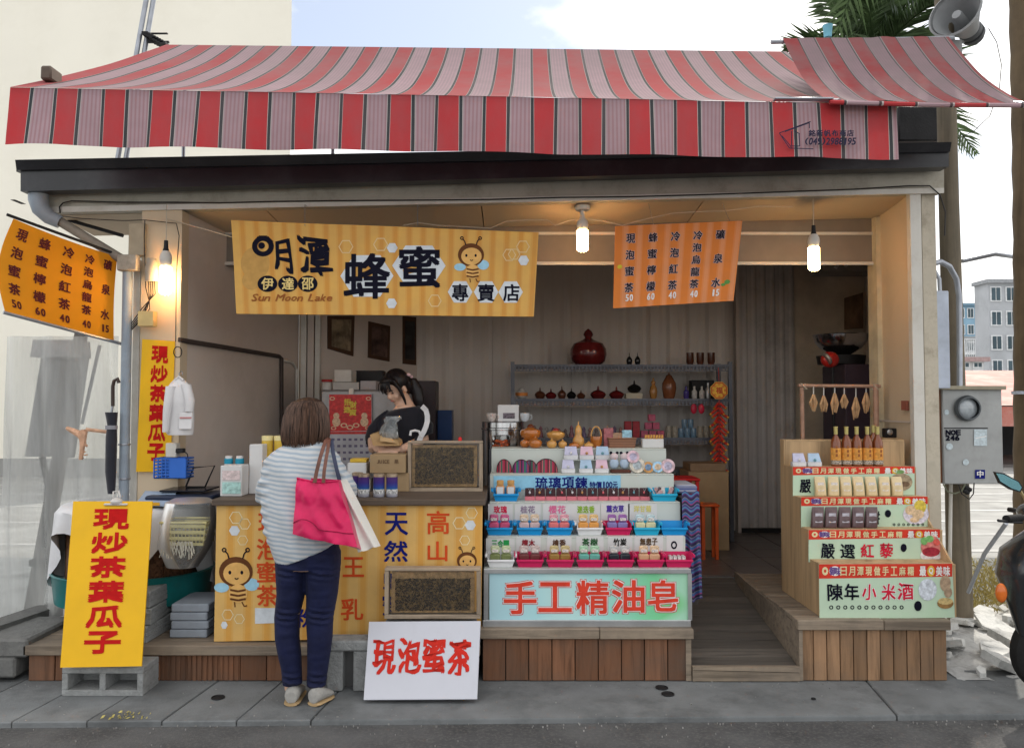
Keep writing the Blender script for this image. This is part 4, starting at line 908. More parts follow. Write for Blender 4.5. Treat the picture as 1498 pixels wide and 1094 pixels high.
def clo(u, v):
    a = 2 * math.pi * u; r = v * .74; dx, dy = math.cos(a), math.sin(a)
    if r < .42: return Vector((cx + dx * r, cy + dy * r, tz + .003 + .004 * noise.noise(Vector((dx * r * 9, dy * r * 9, 0)))))
    drop = (r - .42) * (.85 + .5 * math.sin(a * 4 + .9)) * 1.2; k = .425 + .03 * math.sin(a * 13) * (r - .42) * 4 + .02
    return Vector((cx + dx * k, cy + dy * k, tz - drop))
cl.grid(clo, NU, 18); solo('tablecloth', cl, clm, 'white cloth draped in pointed folds over the roaster table', 'tablecloth', ang=60)
# plastic bag with chip basket on the table's right
pbg = thing('basket', 'yellowish plastic basket inside a clear bag hanging at the right of the cloth', 'basket', W(275, 815, 4.55))
bkm = mat('pale yellow plastic', (.52, .46, .22), rough=.45, var=.15)
m = MB(); c = W(278, 762, 4.58); w, h = .125, .12
for z, s_ in ((-.01, 1.0), (-.045, .95), (-.08, .9), (-.115, .86)): 
    for sgn in (-1, 1): m.box((c.x - w * s_, c.y + sgn * .09 * s_ - .003, c.z + z - .012), (c.x + w * s_, c.y + sgn * .09 * s_ + .003, c.z + z + .004)); m.box((c.x + sgn * w * s_ - .003, c.y - .09 * s_, c.z + z - .012), (c.x + sgn * w * s_ + .003, c.y + .09 * s_, c.z + z + .004))
for k in range(12): x = -1 + 2 * k / 11; m.tube([c + Vector((x * w, -.09, 0)), c + Vector((x * w * .86, -.08, -.12))], .003, 5)
part('weave', m, bkm, pbg, smooth=False); part('rim', MB().tube([c + Vector((sx * w * 1.04, sy * .095, .004)) for sx, sy in ((-1, -1), (1, -1), (1, 1), (-1, 1), (-1, -1))], .007, 8), bkm, pbg)
m = MB()
for k in range(34): x = rnd.uniform(-.11, .06); m.tube([c + Vector((x, -.10, -.10)), c + Vector((x + rnd.gauss(0, .02), -.102, -.10 - rnd.uniform(.04, .10)))], .0022, 4)
part('tied_ends', m, mat('straw', (.6, .55, .45)), pbg, smooth=False)
bagf = mat_glass('thin clear bag', (.97, .98, .98), rough=.4, film=(.6, .62, .62), cloudy=.10, nscale=6)
m = MB(); m.loft([(c + Vector((.0, .02, .13)), (.10, 0, 0), (0, .06, 0)), (c + Vector((.0, 0, .11)), (.14, 0, 0), (0, .1, 0)), (c + Vector((0, -.02, 0)), (.155, 0, 0), (0, .12, 0)), (c + Vector((-.02, -.02, -.14)), (.15, 0, 0), (0, .11, 0)), (c + Vector((-.04, 0, -.26)), (.09, 0, 0), (0, .07, 0))], 20)
part('clear_bag', m, bagf, pbg)
# scale on the table, tablet, blue basket
scl = thing('weighing_scale', 'dark electronic scale with raised wire-framed pan on the roaster table', 'scale', (XX(262, 4.95), 4.9, tz))
part('body', MB().box((XX(222, 4.8), 4.72, tz + .01), (XX(318, 4.8), 5.05, tz + .07), bev=.01), mat('dark blue plastic', (.02, .03, .06), rough=.3), scl)
part('display', MB().prism([(XX(205, 4.7), 4.66, tz + .02), (XX(262, 4.7), 4.66, tz + .015), (XX(255, 4.8), 4.84, tz + .075), (XX(210, 4.8), 4.84, tz + .08)], (0, 0, .008)), mat('grey blue label', (.3, .38, .5)), scl, smooth=False)
part('label_strip', MB().box((XX(206, 4.65), 4.655, tz + .022), (XX(235, 4.65), 4.659, tz + .04)), mat('yellow label', (.65, .35, .03)), scl, smooth=False)
part('pan_frame', MB().tube([W(272, 712, 4.95), W(283, 684, 4.95), W(314, 681, 4.95), W(300, 712, 4.95), W(272, 712, 4.95)], .006, 6), ironm, scl)
part('tray', MB().box((XX(245, 4.9), 4.8, tz + .085), (XX(310, 4.9), 5.05, tz + .095), bev=.003), mat('black tray', (.01, .012, .02), rough=.25), scl)
bb = thing('blue_basket', 'small blue slotted plastic basket hung on the left post beneath the white bag', 'basket', W(250, 699, 4.9))
m = MB(); blu = mat('blue plastic', (.03, .13, .50), rough=.35, var=.1)
a, b_ = W(225, 699, 4.83), W(272, 671, 4.83)
for k in range(7): z = a.z + (b_.z - a.z) * k / 6; m.box((a.x, 4.83, z - .005), (b_.x, 4.835, z + .005)); m.box((a.x, 4.95, z - .005), (b_.x, 4.955, z + .005)); m.box((a.x, 4.83, z - .005), (a.x + .005, 4.95, z + .005)); m.box((b_.x - .005, 4.83, z - .005), (b_.x, 4.95, z + .005))
for k in range(9): x = a.x + (b_.x - a.x) * k / 8; m.box((x - .003, 4.828, a.z), (x + .003, 4.837, b_.z))
part('weave', m, blu, bb, smooth=False); part('floor', MB().box((a.x, 4.83, a.z - .005), (b_.x, 4.955, a.z)), blu, bb, smooth=False); part('front_panel', MB().box((a.x + .1, 4.826, a.z), (b_.x, 4.83, b_.z)), blu, bb, smooth=False)
plug = thing('wall_socket', 'white wall socket with a black plug and cord above the blue basket', 'socket', W(255, 668, 4.95))
part('plate', MB().box(W(248, 668, 4.96), W(258, 648, 4.9), bev=.004), whitep, plug); part('plug', MB().box(W(259, 662, 4.94), W(268, 656, 4.9), bev=.004), ironm, plug); part('cord', MB().tube([W(268, 659, 4.92), W(274, 664, 4.9), W(276, 676, 4.9), W(272, 690, 4.9)], .004, 6), cb, plug)
# white bag / raincoat on a hook
wb = thing('hanging_jacket', 'white plastic jacket on a hanger in front of the left yellow sign', 'jacket', W(262, 635, 4.85))
jm = mat('white pvc jacket', (.66, .65, .66), rough=.4, var=.08, scale=8, bump=.35, bscale=14)
m = MB(); rr = []
for (x, y, w, d) in ((262, 553, 5, .02), (262, 560, 12, .03), (262, 570, 19, .05), (262, 590, 21, .055), (262, 615, 22, .05), (263, 632, 20, .05), (264, 636, 18, .045)): rr.append((W(x, y, 4.85), (w * 4.85 / F, 0, 0), (0, d, 0)))
m.loft(rr, 24); part('body', m, jm, wb)
part('sleeve', MB().loft([(W(272, 562, 4.82), (.03, 0, 0), (0, .03, 0)), (W(278, 585, 4.80), (.028, 0, 0), (0, .03, 0)), (W(277, 602, 4.8), (.026, 0, 0), (0, .025, 0))], 14), jm, wb)
part('sleeve', MB().loft([(W(250, 565, 4.81), (.03, 0, 0), (0, .03, 0)), (W(245, 600, 4.79), (.025, 0, 0), (0, .03, 0)), (W(242, 632, 4.8), (.018, 0, 0), (0, .02, 0))], 14), jm, wb)
part('pocket', MB().box(W(262, 628, 4.795), W(281, 603, 4.785), bev=.004), jm, wb); part('seam', MB().box(W(263, 612, 4.783), W(280, 610, 4.78)), mat('faint red seam', (.5, .2, .2)), wb, smooth=False)
part('hook', MB().tube([W(262, 553, 4.85), W(262, 546, 4.85), W(266, 543, 4.85), W(267, 548, 4.85)], .003, 6), gal, wb)
part('collar', MB().tube([W(256, 556, 4.83), W(262, 551, 4.83), W(268, 556, 4.83)], .008, 8), jm, wb)
solo('wire_coil', MB().tube([W(260 + 6 * math.cos(k), 515 + 8 * math.sin(k), 4.9 + .01 * math.sin(3 * k)) for k in [q * .5 for q in range(26)]], .003, 6), cb, 'small coil of dark wire on the rail end above the white jacket', 'wire')
# foam trays stack
fmm = mat('blue grey foam', (.30, .34, .40), rough=.8, var=.08, rand=.08, dirt=(.18, .2, .22))
zz = ZZ(944, 4.42) + .001; fh = (ZZ(880, 4.6) - zz) / 4 - .003
for k in range(4):
    a = XX(257 + (k % 2) * 2, 4.6); m = MB().box((a, 4.56, zz), (a + .215, 4.86, zz + fh), bev=.006); solo('foam_tray', m, fmm, 'blue grey foam tray, %s of the stack left of the counter' % ('lowest', 'second lowest', 'third', 'topmost')[k], 'tray', 'foam trays stacked left of the counter', smooth=False); zz += fh + .003
# ================================================================ COUNTER
ct = thing('sales_counter', 'honey counter with dark wooden top and yellow striped front board', 'counter', (-.93, 4.5, ZZ(944, 4.42)))
zc = ZZ(729, 4.5); zd = ZZ(944, 4.42) + .001; x0, x1 = XX(316, 4.5, 800), XX(705, 4.5, 800)
cwm = mat_wood('dark counter wood', (.115, .085, .065), along='X', rand=.1, dirt=(.07, .06, .05))
part('counter_top', MB().box((XX(310, 4.46, 730), 4.455, zc - .035), (x1 + .02, 5.2, zc), bev=.004), cwm, ct, smooth=False)
part('body', MB().box((x0 + .01, 4.535, zd), (x1 - .01, 5.15, zc - .036)), mat('dark cabinet', (.06, .05, .045)), ct, smooth=False)
B7 = Board(W(317, 738, 4.48), W(706, 730, 4.48), W(704, 931, 4.48), W(313, 938, 4.48)); f = B7.px
part('front_board', B7.sheet(.012, 1, 1), banded('counter yellow', (.76, .47, .15), (.72, .36, .065), 14, bump=.2, dust=(.5, .34, .16), dustamt=.25), ct, smooth=False)
m = MB(); F1 = [('現', 393, 766, 30, 30), ('泡', 391, 803, 30, 30), ('蜜', 391, 837, 30, 30), ('茶', 391, 871, 30, 30), ('蜂', 516, 778, 31, 30), ('王', 517, 829, 30, 28), ('乳', 515, 891, 32, 31), ('高', 641, 764, 32, 33), ('山', 640, 806, 28, 28), ('百', 640, 843, 30, 30)]
write(m, f, F1, bold=.75, off=.0022); part('lettering', m, ink('orange red', (.60, .075, .02)), ct, smooth=False)
m = MB(); write(m, f, [('天', 580, 766, 33, 32), ('然', 579, 806, 34, 30), ('蜂', 577, 848, 32, 30), ('蜜', 576, 885, 32, 30)], bold=.75, off=.0022)
write(m, f, [('蜂', 446, 790, 28, 28), ('花', 446, 850, 28, 28), ('粉', 446, 903, 28, 28)], bold=.7, off=.0022); part('lettering', m, navy, ct, smooth=False)
m = MB()
for x, y, r in ((345, 757, 10), (358, 766, 9), (672, 765, 10), (680, 790, 8), (690, 750, 9), (333, 899, 9), (350, 905, 8), (355, 790, 8)): hexo(m, f, x, y, r, .0015)
part('hexagon_print', m, ink('pale line 2', (.75, .66, .42)), ct, smooth=False)
m = MB(); disc(m, f, 343, 776, 8, 8, .0016, 6); disc(m, f, 688, 768, 8, 8, .0016, 6); disc(m, f, 328, 914, 5, 6, .0016, 6); part('hexagon_print', m, ink('pale hexagon', (.62, .66, .70)), ct, smooth=False)
bee(ct, f, 345, 836, 22); bee(ct, f, 683, 820, 13, face_only=True)
part('paper_note', MB().prism([f(373, 889, .003), f(403, 889, .003), f(403, 911, .003), f(373, 912, .003)], (0, .001, 0)), ink('white paper', (.62, .66, .70)), ct, smooth=False)
def carton(lb, px0, px1, py0, py1, Y, dep, m, cat='box', nm='box', mark=None, bev=.003, rz=0, zbase=None):
    a, b_ = W(px0, py1, Y), W(px1, py0, Y); z0 = a.z if zbase is None else zbase
    t = thing(nm, lb, cat, ((a.x + b_.x) / 2, Y, z0)); part('body', MB().box((a.x, Y, z0), (b_.x, Y + dep, b_.z), bev=bev), m, t, smooth=False)
    return t
wcard = mat('white card', (.62, .62, .62), rough=.5, var=.05, scale=9); kraft = mat('kraft card', (.34, .235, .13), rough=.75, var=.1, scale=8, dirt=(.25, .17, .1))
t = carton('pale printed display box holding two blue-capped bottles at the counter left', 322, 354, 681, 724, 4.6, .12, wcard, zbase=zc + .001)
m = MB(); m.box(W(325, 722, 4.597), W(352, 705, 4.595)); part('print', m, mat('mint print', (.35, .55, .52), scale=40, var=.4), t, smooth=False)
m = MB(); m.box(W(325, 702, 4.597), W(351, 688, 4.595)); part('print', m, mat('pinkish print', (.6, .5, .5), scale=60, var=.3), t, smooth=False)
cyan = mat('cyan cap', (.02, .28, .42), rough=.35)
for k, x in enumerate((334, 350)):
    p = W(x, 724, 4.75); z1 = ZZ(667, 4.75); t = thing('bottle', 'small bottle with cyan band and white cap, %s of the pair in the display box' % ('left', 'right')[k], 'bottle', (p.x, 4.75, zc + .001))
    part('body', MB().lathe([(.02, zc + .001), (.024, zc + .01), (.024, z1 - .05), (.022, z1 - .045)], (p.x, 4.75, 0), 16), wcard, t); part('band', MB().lathe([(.025, z1 - .045), (.026, z1 - .04), (.026, z1 - .018), (.022, z1 - .014)], (p.x, 4.75, 0), 16), cyan, t)
    part('cap', MB().lathe([(.02, z1 - .014), (.021, z1), (.015, z1 + .002)], (p.x, 4.75, 0), 16), wcard, t)
carton('tall plain white box beside the customer’s left shoulder on the counter'.replace('’', "'"), 364, 384, 650, 722, 4.72, .09, wcard, zbase=zc + .001)
ylw = mat('yellow tin', (.62, .42, .06), rough=.3, var=.15, scale=30)
for k, x in enumerate((391, 409)):
    p = W(x, 700, 4.86); z1 = ZZ(637, 4.86); t = thing('tin', 'yellow and white tea tin behind the customer, %s one' % ('left', 'right')[k], 'tin', (p.x, 4.86, zc + .001))
    part('body', MB().lathe([(.034, zc + .001), (.035, zc + .004), (.035, z1 - .03)], (p.x, 4.86, 0), 20), ylw, t); part('lid', MB().lathe([(.036, z1 - .03), (.0365, z1 - .002), (.03, z1)], (p.x, 4.86, 0), 20), mat('pale yellow lid', (.68, .6, .3), rough=.35), t)
# blue cans
canb = mat_bands('blue floral can', [(0, (.02, .02, .10)), (.28, (.5, .5, .55)), (.34, (.02, .25, .35)), (.55, (.03, .08, .35)), (.75, (.05, .03, .22)), (1, (.08, .03, .15))], 7.7, 'z', interp='LINEAR', coord='Object', rough=.3, wob=.25)
lidm = mat('dull gold lid', (.42, .33, .24), rough=.35, metal=.5)
proto = None
for k, x in enumerate((533, 555, 574, 520)):
    r = .033; h = .125
    if proto is None:
        proto = thing('can', 'x', 'can', (0, 0, 0), group='blue floral cans on the counter'); part('body', MB().lathe([(r * .95, 0), (r, .004), (r, h - .01)], n=22), canb, proto)
        part('lid', MB().lathe([(r * .98, h - .01), (r * .98, h + .006), (r * .9, h + .008)], n=22), lidm, proto); part('label_print', MB().lathe([(r + .0008, .02), (r + .0008, .045)], n=22, cap=False), mat('white blossom print', (.55, .6, .65), scale=90, var=.9), proto, smooth=True); o = proto
    else: o = copy_thing(proto, (0, 0, 0))
    put(o, (XX(x, 4.58), 4.58 + (.08 if k == 3 else 0), zc + .001), R(40 * k), 'blue floral can with dull gold lid, %s of the row on the counter' % (('middle-left', 'middle-right', 'rightmost', 'half hidden leftmost')[k]))
t = carton('open kraft carton under the shopkeeper’s hands'.replace('’', "'"), 541, 593, 665, 689, 4.82, .18, kraft, zbase=ZZ(692, 4.82))
mk = Board(W(541, 665, 4.818), W(593, 665, 4.818), W(593, 689, 4.818), W(541, 689, 4.818)); m = MB(); write(m, mk.px, [('J', 553, 675, 3, 5), ('U', 557, 675, 3.5, 5), ('I', 561, 675, 2, 5), ('C', 564, 675, 3.5, 5), ('E', 568, 675, 3, 5), ('果', 580, 675, 6, 6)], bold=.25, off=.001); part('lettering', m, ink('faded brown', (.16, .1, .06)), t, smooth=False)
carton('larger kraft carton supporting the open one behind the blue cans', 548, 598, 692, 727, 4.84, .2, kraft, zbase=zc + .001)
carton('low white box with a yellow edge beside the open carton', 508, 536, 677, 700, 4.86, .14, wcard, zbase=ZZ(700, 4.86)); carton('flat yellowish packet lying on the low white box', 512, 536, 671, 676, 4.87, .1, ylw, zbase=ZZ(676.5, 4.86))
carton('plain white carton below the low white box on the counter', 505, 541, 701, 727, 4.85, .16, wcard, zbase=zc + .001)
# observation hives
oak = mat_wood('grey hive wood', (.38, .30, .22), along='X', rand=.12, dirt=(.14, .11, .09), damt=.6); oakz = mat_wood('grey hive wood upright', (.38, .30, .22), along='Z', rand=.12, dirt=(.14, .11, .09), damt=.6)
combm = mat('brood comb', (.26, .155, .06), rough=.6, var=.6, scale=50, bump=1, bscale=120, dirt=(.03, .018, .01), dscale=5, damt=.95); beem = mat('bee bodies', (.05, .028, .014), rough=.5, var=.95, scale=160)
waxm = mat('capped wax', (.52, .31, .14), rough=.7, var=.4, scale=40, bump=.6)
pane = mat_glass('hive pane', (.97, .98, .97), rough=.03, film=(.5, .5, .48), cloudy=.03, nscale=4)
def hive(lb, a, b_, c0, c1, Y, th=.07, seed=1):
    """a,b outer pixel corners (left top / right bottom); c comb pixel corners"""
    rr = random.Random(seed); A, Bq = W(a[0], b_[1], Y), W(b_[0], a[1], Y); C0, C1 = W(c0[0], c1[1], Y + .025), W(c1[0], c0[1], Y + .025)
    t = thing('observation_hive', lb, 'bee hive', ((A.x + Bq.x) / 2, Y, A.z)); k = .022
    part('bottom_rail', MB().box((A.x, Y, A.z), (Bq.x, Y + th, A.z + k), bev=.003), oak, t, smooth=False); part('top_rail', MB().box((A.x, Y, Bq.z - k * .7), (Bq.x, Y + th, Bq.z), bev=.003), oak, t, smooth=False)
    for x in (A.x, Bq.x - k): part('upright', MB().box((x, Y + .001, A.z + k + .001), (x + k, Y + th - .001, Bq.z - k * .7 - .001), bev=.002), oakz, t, smooth=False)
    part('comb_frame', MB().box((C0.x - .02, Y + .03, C1.z), (C1.x + .02, Y + .05, Bq.z - k - .004)).box((C0.x - .02, Y + .03, A.z + k + .004), (C1.x + .02, Y + .05, C0.z)).box((C0.x - .022, Y + .03, C0.z), (C0.x, Y + .05, C1.z)).box((C1.x, Y + .03, C0.z), (C1.x + .022, Y + .05, C1.z)), waxm, t, smooth=False)
    m = MB().grid(lambda u, v: Vector((C0.x + (C1.x - C0.x) * u, Y + .038 + .006 * noise.noise(Vector((u * 8, v * 5, seed))), C0.z + (C1.z - C0.z) * v)), 30, 18); part('comb', m, combm, t)
    m = MB()
    for q in range(800):
        u, v = rr.random(), rr.random(); x = C0.x + (C1.x - C0.x) * u; z = C0.z + (C1.z - C0.z) * v; an = rr.uniform(0, 6.3); M = Matrix.Rotation(an, 4, 'Y')
        m.ell((x, Y + .029, z), (.0062, .003, .0026), 5, 3, M)
    part('bees', m, beem, t, stuff=True)
    part('pane', MB().box((A.x + k + .001, Y + .008, A.z + k + .001), (Bq.x - k - .001, Y + .010, Bq.z - k * .7 - .001)), pane, t, smooth=False)
    return t
hv = hive('glazed observation hive full of bees standing on the counter', (596, 645), (706, 719), (607, 655), (693, 708), 4.86, seed=3)
hive('glazed observation hive standing low behind the white sign', (562, 831), (703, 905), (578, 846), (688, 893), 4.33, th=.07, seed=5)
part('knob', MB().lathe([(.001, 0), (.012, 0), (.012, .02), (.008, .028), (.001, .03)], W(673, 646, 4.9), 12), mat('red plastic', (.55, .02, .02)), hv)
# ================================================================ SOAP DISPLAY
pw = mat('pale painted panel', (.55, .59, .55), rough=.5, var=.04, scale=2, dirt=(.5, .5, .44), damt=.3)
sd = thing('soap_display', 'stepped pale display stand with rows of soaps above a green and blue banner', 'display stand', (.42, 4.5, .28))
zdk = ZZ(920, 4.42) + .001
YT = [4.50, 4.66, 4.82, 4.98, 5.14, 5.42]; ZT = [ZZ(832, 4.5), ZZ(784, 4.67), ZZ(734, 4.83), ZZ(693, 4.99), ZZ(656, 5.15)]
XL, XR = XX(710, 4.5), XX(1009, 4.5); 
for k in range(5):
    xl = XX((708, 713, 716, 717, 719)[k], YT[k]); xr = XX((1008, 1001, 994, 985, 974)[k], YT[k])
    part('riser', MB().box((xl, YT[k], zdk if k == 0 else ZT[k - 1] - .02), (xr, YT[k] + .008, ZT[k] - .008), bev=.001), pw, sd, smooth=False)
    part('tread', MB().box((xl, YT[k] - .002, ZT[k] - .008), (xr, YT[k + 1], ZT[k]), bev=.002), pw, sd, smooth=False)
part('side_panel', MB().prism([(XL + .005, 4.51, zdk)] + [(XL + .005, y_, ZT[k] - .01) for k in range(5) for y_ in (YT[k] + .009, YT[k + 1] + .009)] + [(XL + .005, 5.42, zdk)], (.01, 0, 0)), mat('dark grey side', (.07, .07, .08)), sd, smooth=False)
part('side_panel', MB().prism([(XR - .03, 4.51, zdk)] + [(XR - .03, y_, ZT[k] - .01) for k in range(5) for y_ in (YT[k] + .009, YT[k + 1] + .009)] + [(XR - .03, 5.42, zdk)], (.01, 0, 0)), mat('dark grey side', (.07, .07, .08)), sd, smooth=False)
B8 = Board(W(716, 838, 4.475), W(1008, 834, 4.475), W(1006, 906, 4.475), W(716, 912, 4.475)); f = B8.px
bm, bnt, bb_ = base_nodes('soap banner print'); tcn = bnt.nodes.new('ShaderNodeTexCoord'); gs_ = bnt.nodes.new('ShaderNodeSeparateXYZ'); bnt.links.new(tcn.outputs['UV'], gs_.inputs[0])
c1 = ramp(bnt, gs_.outputs[0], [(0, (.42, .66, .74)), (.55, (.36, .68, .66)), (.8, (.20, .62, .34)), (1, (.16, .55, .18))]); wv = bnt.nodes.new('ShaderNodeTexWave'); wv.inputs['Scale'].default_value = .5; wv.inputs['Distortion'].default_value = 5; bnt.links.new(tcn.outputs['UV'], wv.inputs[0])
c2 = mixc(bnt, ramp(bnt, wv.outputs['Fac'], [(.55, 0), (.9, .5)]), c1, (.55, .75, .74)); bnt.links.new(c2, bb_.inputs['Base Color']); bb_.inputs['Roughness'].default_value = .4
part('banner_panel', B8.sheet(.006), bm, sd, smooth=False)
alu = mat('aluminium frame', (.42, .43, .44), rough=.35, metal=.7, var=.15)
for (p, q) in (((708, 832), (1011, 838)), ((706, 907), (1011, 916))): part('frame_rail', MB().box(W(p[0], q[1], 4.478), W(q[0], p[1], 4.46), bev=.003), alu, sd, smooth=False)
for x in (711, 1009): part('frame_rail', MB().box(W(x - 3, 906, 4.478), W(x + 3, 839, 4.464)), alu, sd, smooth=False)
T = [('手', 761, 874, 46, 46), ('工', 812, 873, 47, 42), ('精', 867, 873, 46, 47), ('油', 919, 872, 46, 46), ('皂', 970, 871, 42, 44)]
m = MB(); write(m, f, T, bold=4.2, off=.0010); part('lettering', m, ink('red outline', (.55, .06, .05)), sd, smooth=False)
m = MB(); write(m, f, T, bold=3.1, off=.0022); write(m, f, T, bold=2.0, off=.0030); part('lettering', m, ink('white outline', (.75, .72, .72)), sd, smooth=False)
m = MB(); write(m, f, T, bold=1.5, off=.0040); part('lettering', m, ink('soap red', (.66, .06, .035)), sd, smooth=False)
# blue sign on third riser
B9 = Board(W(722, 696, YT[3] - .004), W(908, 695, YT[3] - .004), W(908, 715, YT[3] - .004), W(722, 716, YT[3] - .004)); part('price_strip', B9.sheet(.002), ink('pale sky blue', (.28, .56, .74)), sd, smooth=False)
m = MB(); write(m, B9.px, [(c, 792 + i * 19.5, 706, 17.5, 16.5) for i, c in enumerate('琉璃項鍊')], bold=.55, off=.0015); write(m, B9.px, [(c, x, 709, w, 9) for c, x, w in (('特', 867, 8.5), ('價', 876, 8.5), ('1', 883.5, 4), ('0', 888.5, 4.5), ('0', 893.5, 4.5), ('元', 900, 7))], bold=.35, off=.0015); part('lettering', m, navy, sd, smooth=False)
# name cards printed on the risers, then the trays with soaps
def card(s, cx, cy, w, h, col, k, n):
    Y = YT[k] - .003; b = Board(W(cx - w / 2 - 8, cy - h / 2 - 3, Y), W(cx + w / 2 + 8, cy - h / 2 - 3, Y), W(cx + w / 2 + 8, cy + 34, Y), W(cx - w / 2 - 8, cy + 34, Y))
    o = part('name_card', b.sheet(.0012), wcard, sd, smooth=False); m = MB(); cw = w / len(s); write(m, b.px, [(c, cx - w / 2 + cw * (i + .5), cy, cw * .88, h) for i, c in enumerate(s)], bold=.5, off=.0014); part('lettering', m, ink('card ' + n, col), o, smooth=False)
card('玫瑰', 732, 745, 20, 10, (.6, .03, .08), 2, 'rose'); card('桂花', 772, 745, 22, 10, (.28, .22, .3), 2, 'grey'); card('櫻花', 815, 745, 26, 11, (.65, .16, .30), 2, 'pink'); card('迷迭香', 857, 745, 26, 10, (.25, .42, .05), 2, 'green'); card('薰衣草', 900, 744, 26, 10, (.08, .04, .3), 2, 'violet'); card('洋甘菊', 940, 744, 26, 9, (.62, .56, .2), 2, 'yellow')
card('三合一', 732, 795, 26, 10, (.03, .3, .08), 1, 'dgreen'); card('檀木', 773, 794, 20, 10, (.25, .03, .04), 1, 'dred'); card('檜香', 818, 794, 20, 10, (.1, .05, .03), 1, 'dbrown'); card('茶樹', 863, 793, 24, 11, (.03, .1, .04), 1, 'tree'); card('竹炭', 907, 793, 20, 11, (.02, .02, .02), 1, 'coal'); card('無患子', 949, 792, 26, 10, (.1, .06, .03), 1, 'seed')
TRAY = {}
def tray_proto(key, m_, w=.158, d=.115, h=.072):
    t = thing('soap_tray', 'x', 'tray', (0, 0, 0), group='coloured plastic soap trays on the stepped stand'); q = MB(); k = .004; s = .82
    def wall(p0, p1, p2, p3, n): q.prism([p0, p1, p2, p3], n)
    # floor and four sloping walls
    q.box((-w / 2 * s, -d / 2 * s, 0), (w / 2 * s, d / 2 * s, k))
    hf = h * .62
    wall((-w / 2 * s, -d / 2 * s, 0), (w / 2 * s, -d / 2 * s, 0), (w / 2, -d / 2, hf), (-w / 2, -d / 2, hf), (0, k, 0)); wall((w / 2 * s, d / 2 * s, 0), (-w / 2 * s, d / 2 * s, 0), (-w / 2, d / 2, h), (w / 2, d / 2, h), (0, -k, 0))
    for sg in (-1, 1): wall((sg * w / 2 * s, -d / 2 * s, 0), (sg * w / 2 * s, d / 2 * s, 0), (sg * w / 2, d / 2, h), (sg * w / 2, -d / 2, h * .95), (-sg * k, 0, 0))
    part('body', q, m_, t, smooth=False)
    for sg in (-1, 1): part('handle', MB().box((sg * (w / 2 + .001), -d / 2 - .002, h - .016), (sg * (w / 2 + .013), d / 2, h + .004), bev=.004), m_, t)
    part('front_lip', MB().box((-w / 2, -d / 2 - .009, hf - .012), (w / 2, -d / 2 - .001, hf + .002), bev=.003), m_, t); return t
traym = {'blue': mat('tray blue', (.01, .27, .62), rough=.35, var=.05), 'magenta': mat('tray magenta', (.55, .015, .10), rough=.35, var=.05), 'white': mat('tray white', (.68, .68, .70), rough=.35, var=.04), 'cyan': mat('tray cyan', (.02, .38, .60), rough=.35, var=.05)}
def tray(col, px, k, lb, py=None):
    # stands on tread k-1 in front of riser k
    Y = YT[k] - .07; loc = (XX(px, Y, 760), Y, ZT[k - 1] + .0005)
    if col not in TRAY: TRAY[col] = tray_proto(col, traym[col]); o = TRAY[col]
    else: o = copy_thing(TRAY[col], (0, 0, 0))
    return put(o, loc, R(rnd.uniform(-2.5, 2.5)), lb), loc
SOAP = {}
def soap(px, dx, loc, col, lid, lb, tall=1.0):
    key = (col, lid)
    if key not in SOAP:
        t = thing('soap_bar', 'x', 'soap', (0, 0, 0), group='wrapped soap bars in the trays'); w, h, d = .060, .068 * tall, .034
        cm_ = mat('soap %.2f %.2f %.2f' % col, col, rough=.35, var=.15, scale=40, coat=.4)
        part('bar', MB().box((-w / 2, -d / 2, 0), (w / 2, d / 2, h), bev=.008), cm_, t); part('wrapper_top', MB().box((-w / 2 + .004, -d / 2 + .006, h + .0005), (w / 2 - .004, d / 2 - .006, h + .046), bev=.008), mat('wrap %.2f %.2f %.2f' % lid, lid, rough=.3, var=.45, scale=70, coat=.3), t)
        part('sticker', MB().box((-w / 2 + .012, -d / 2 + .002, h + .010), (w / 2 - .012, -d / 2 + .0055, h + .026)), mat('pale sticker', (.6, .55, .52), var=.6, scale=160), t, smooth=False); SOAP[key] = t; o = t
    else: o = copy_thing(SOAP[key], (0, 0, 0))
    return put(o, (loc[0] + dx, loc[1] - .014, loc[2] + .0045), R(rnd.uniform(-4, 4)), lb)
row2 = [('blue', 731, (.55, .08, .18), (.55, .12, .25), 'rose pink', '玫瑰'), ('blue', 775, (.55, .40, .40), (.62, .48, .35), 'pale beige', '桂花'), ('blue', 818, (.66, .16, .16), (.66, .30, .36), 'coral pink', '櫻花'), ('white', 861, (.66, .30, .07), (.68, .45, .20), 'orange', '迷迭香'), ('magenta', 903, (.22, .18, .42), (.28, .12, .35), 'lilac', '薰衣草'), ('cyan', 944, (.62, .58, .35), (.45, .58, .62), 'pale yellow', '洋甘菊')]
row1 = [('white', 731, (.16, .19, .07), (.50, .55, .35), 'olive green', '三合一'), ('magenta', 773, (.14, .03, .03), (.50, .40, .38), 'dark red', '檀木'), ('magenta', 817, (.30, .17, .04), (.50, .40, .20), 'amber brown', '檜香'), ('magenta', 860, (.12, .38, .32), (.35, .55, .38), 'mint green', '茶樹'), ('magenta', 904, (.015, .02, .03), (.45, .45, .45), 'charcoal black', '竹炭'), ('magenta', 947, (.58, .34, .20), (.62, .45, .30), 'peach', '無患子')]
for rw, k, wh in ((row2, 2, 'upper'), (row1, 1, 'lower')):
    for i, (tc_, px, sc_, lc, nm, ch) in enumerate(rw):
        o, loc = tray(tc_, px + (2 if k == 1 else 0), k, '%s tray holding %s soaps, %s in the %s soap row' % (tc_, nm, ORD[i], wh))
        for j, dx in enumerate((-.034, .030)): soap(px, dx, loc, sc_, lc, '%s wrapped soap, %s one in its %s tray, %s soap row' % (nm, ('left', 'right')[j], tc_, wh))
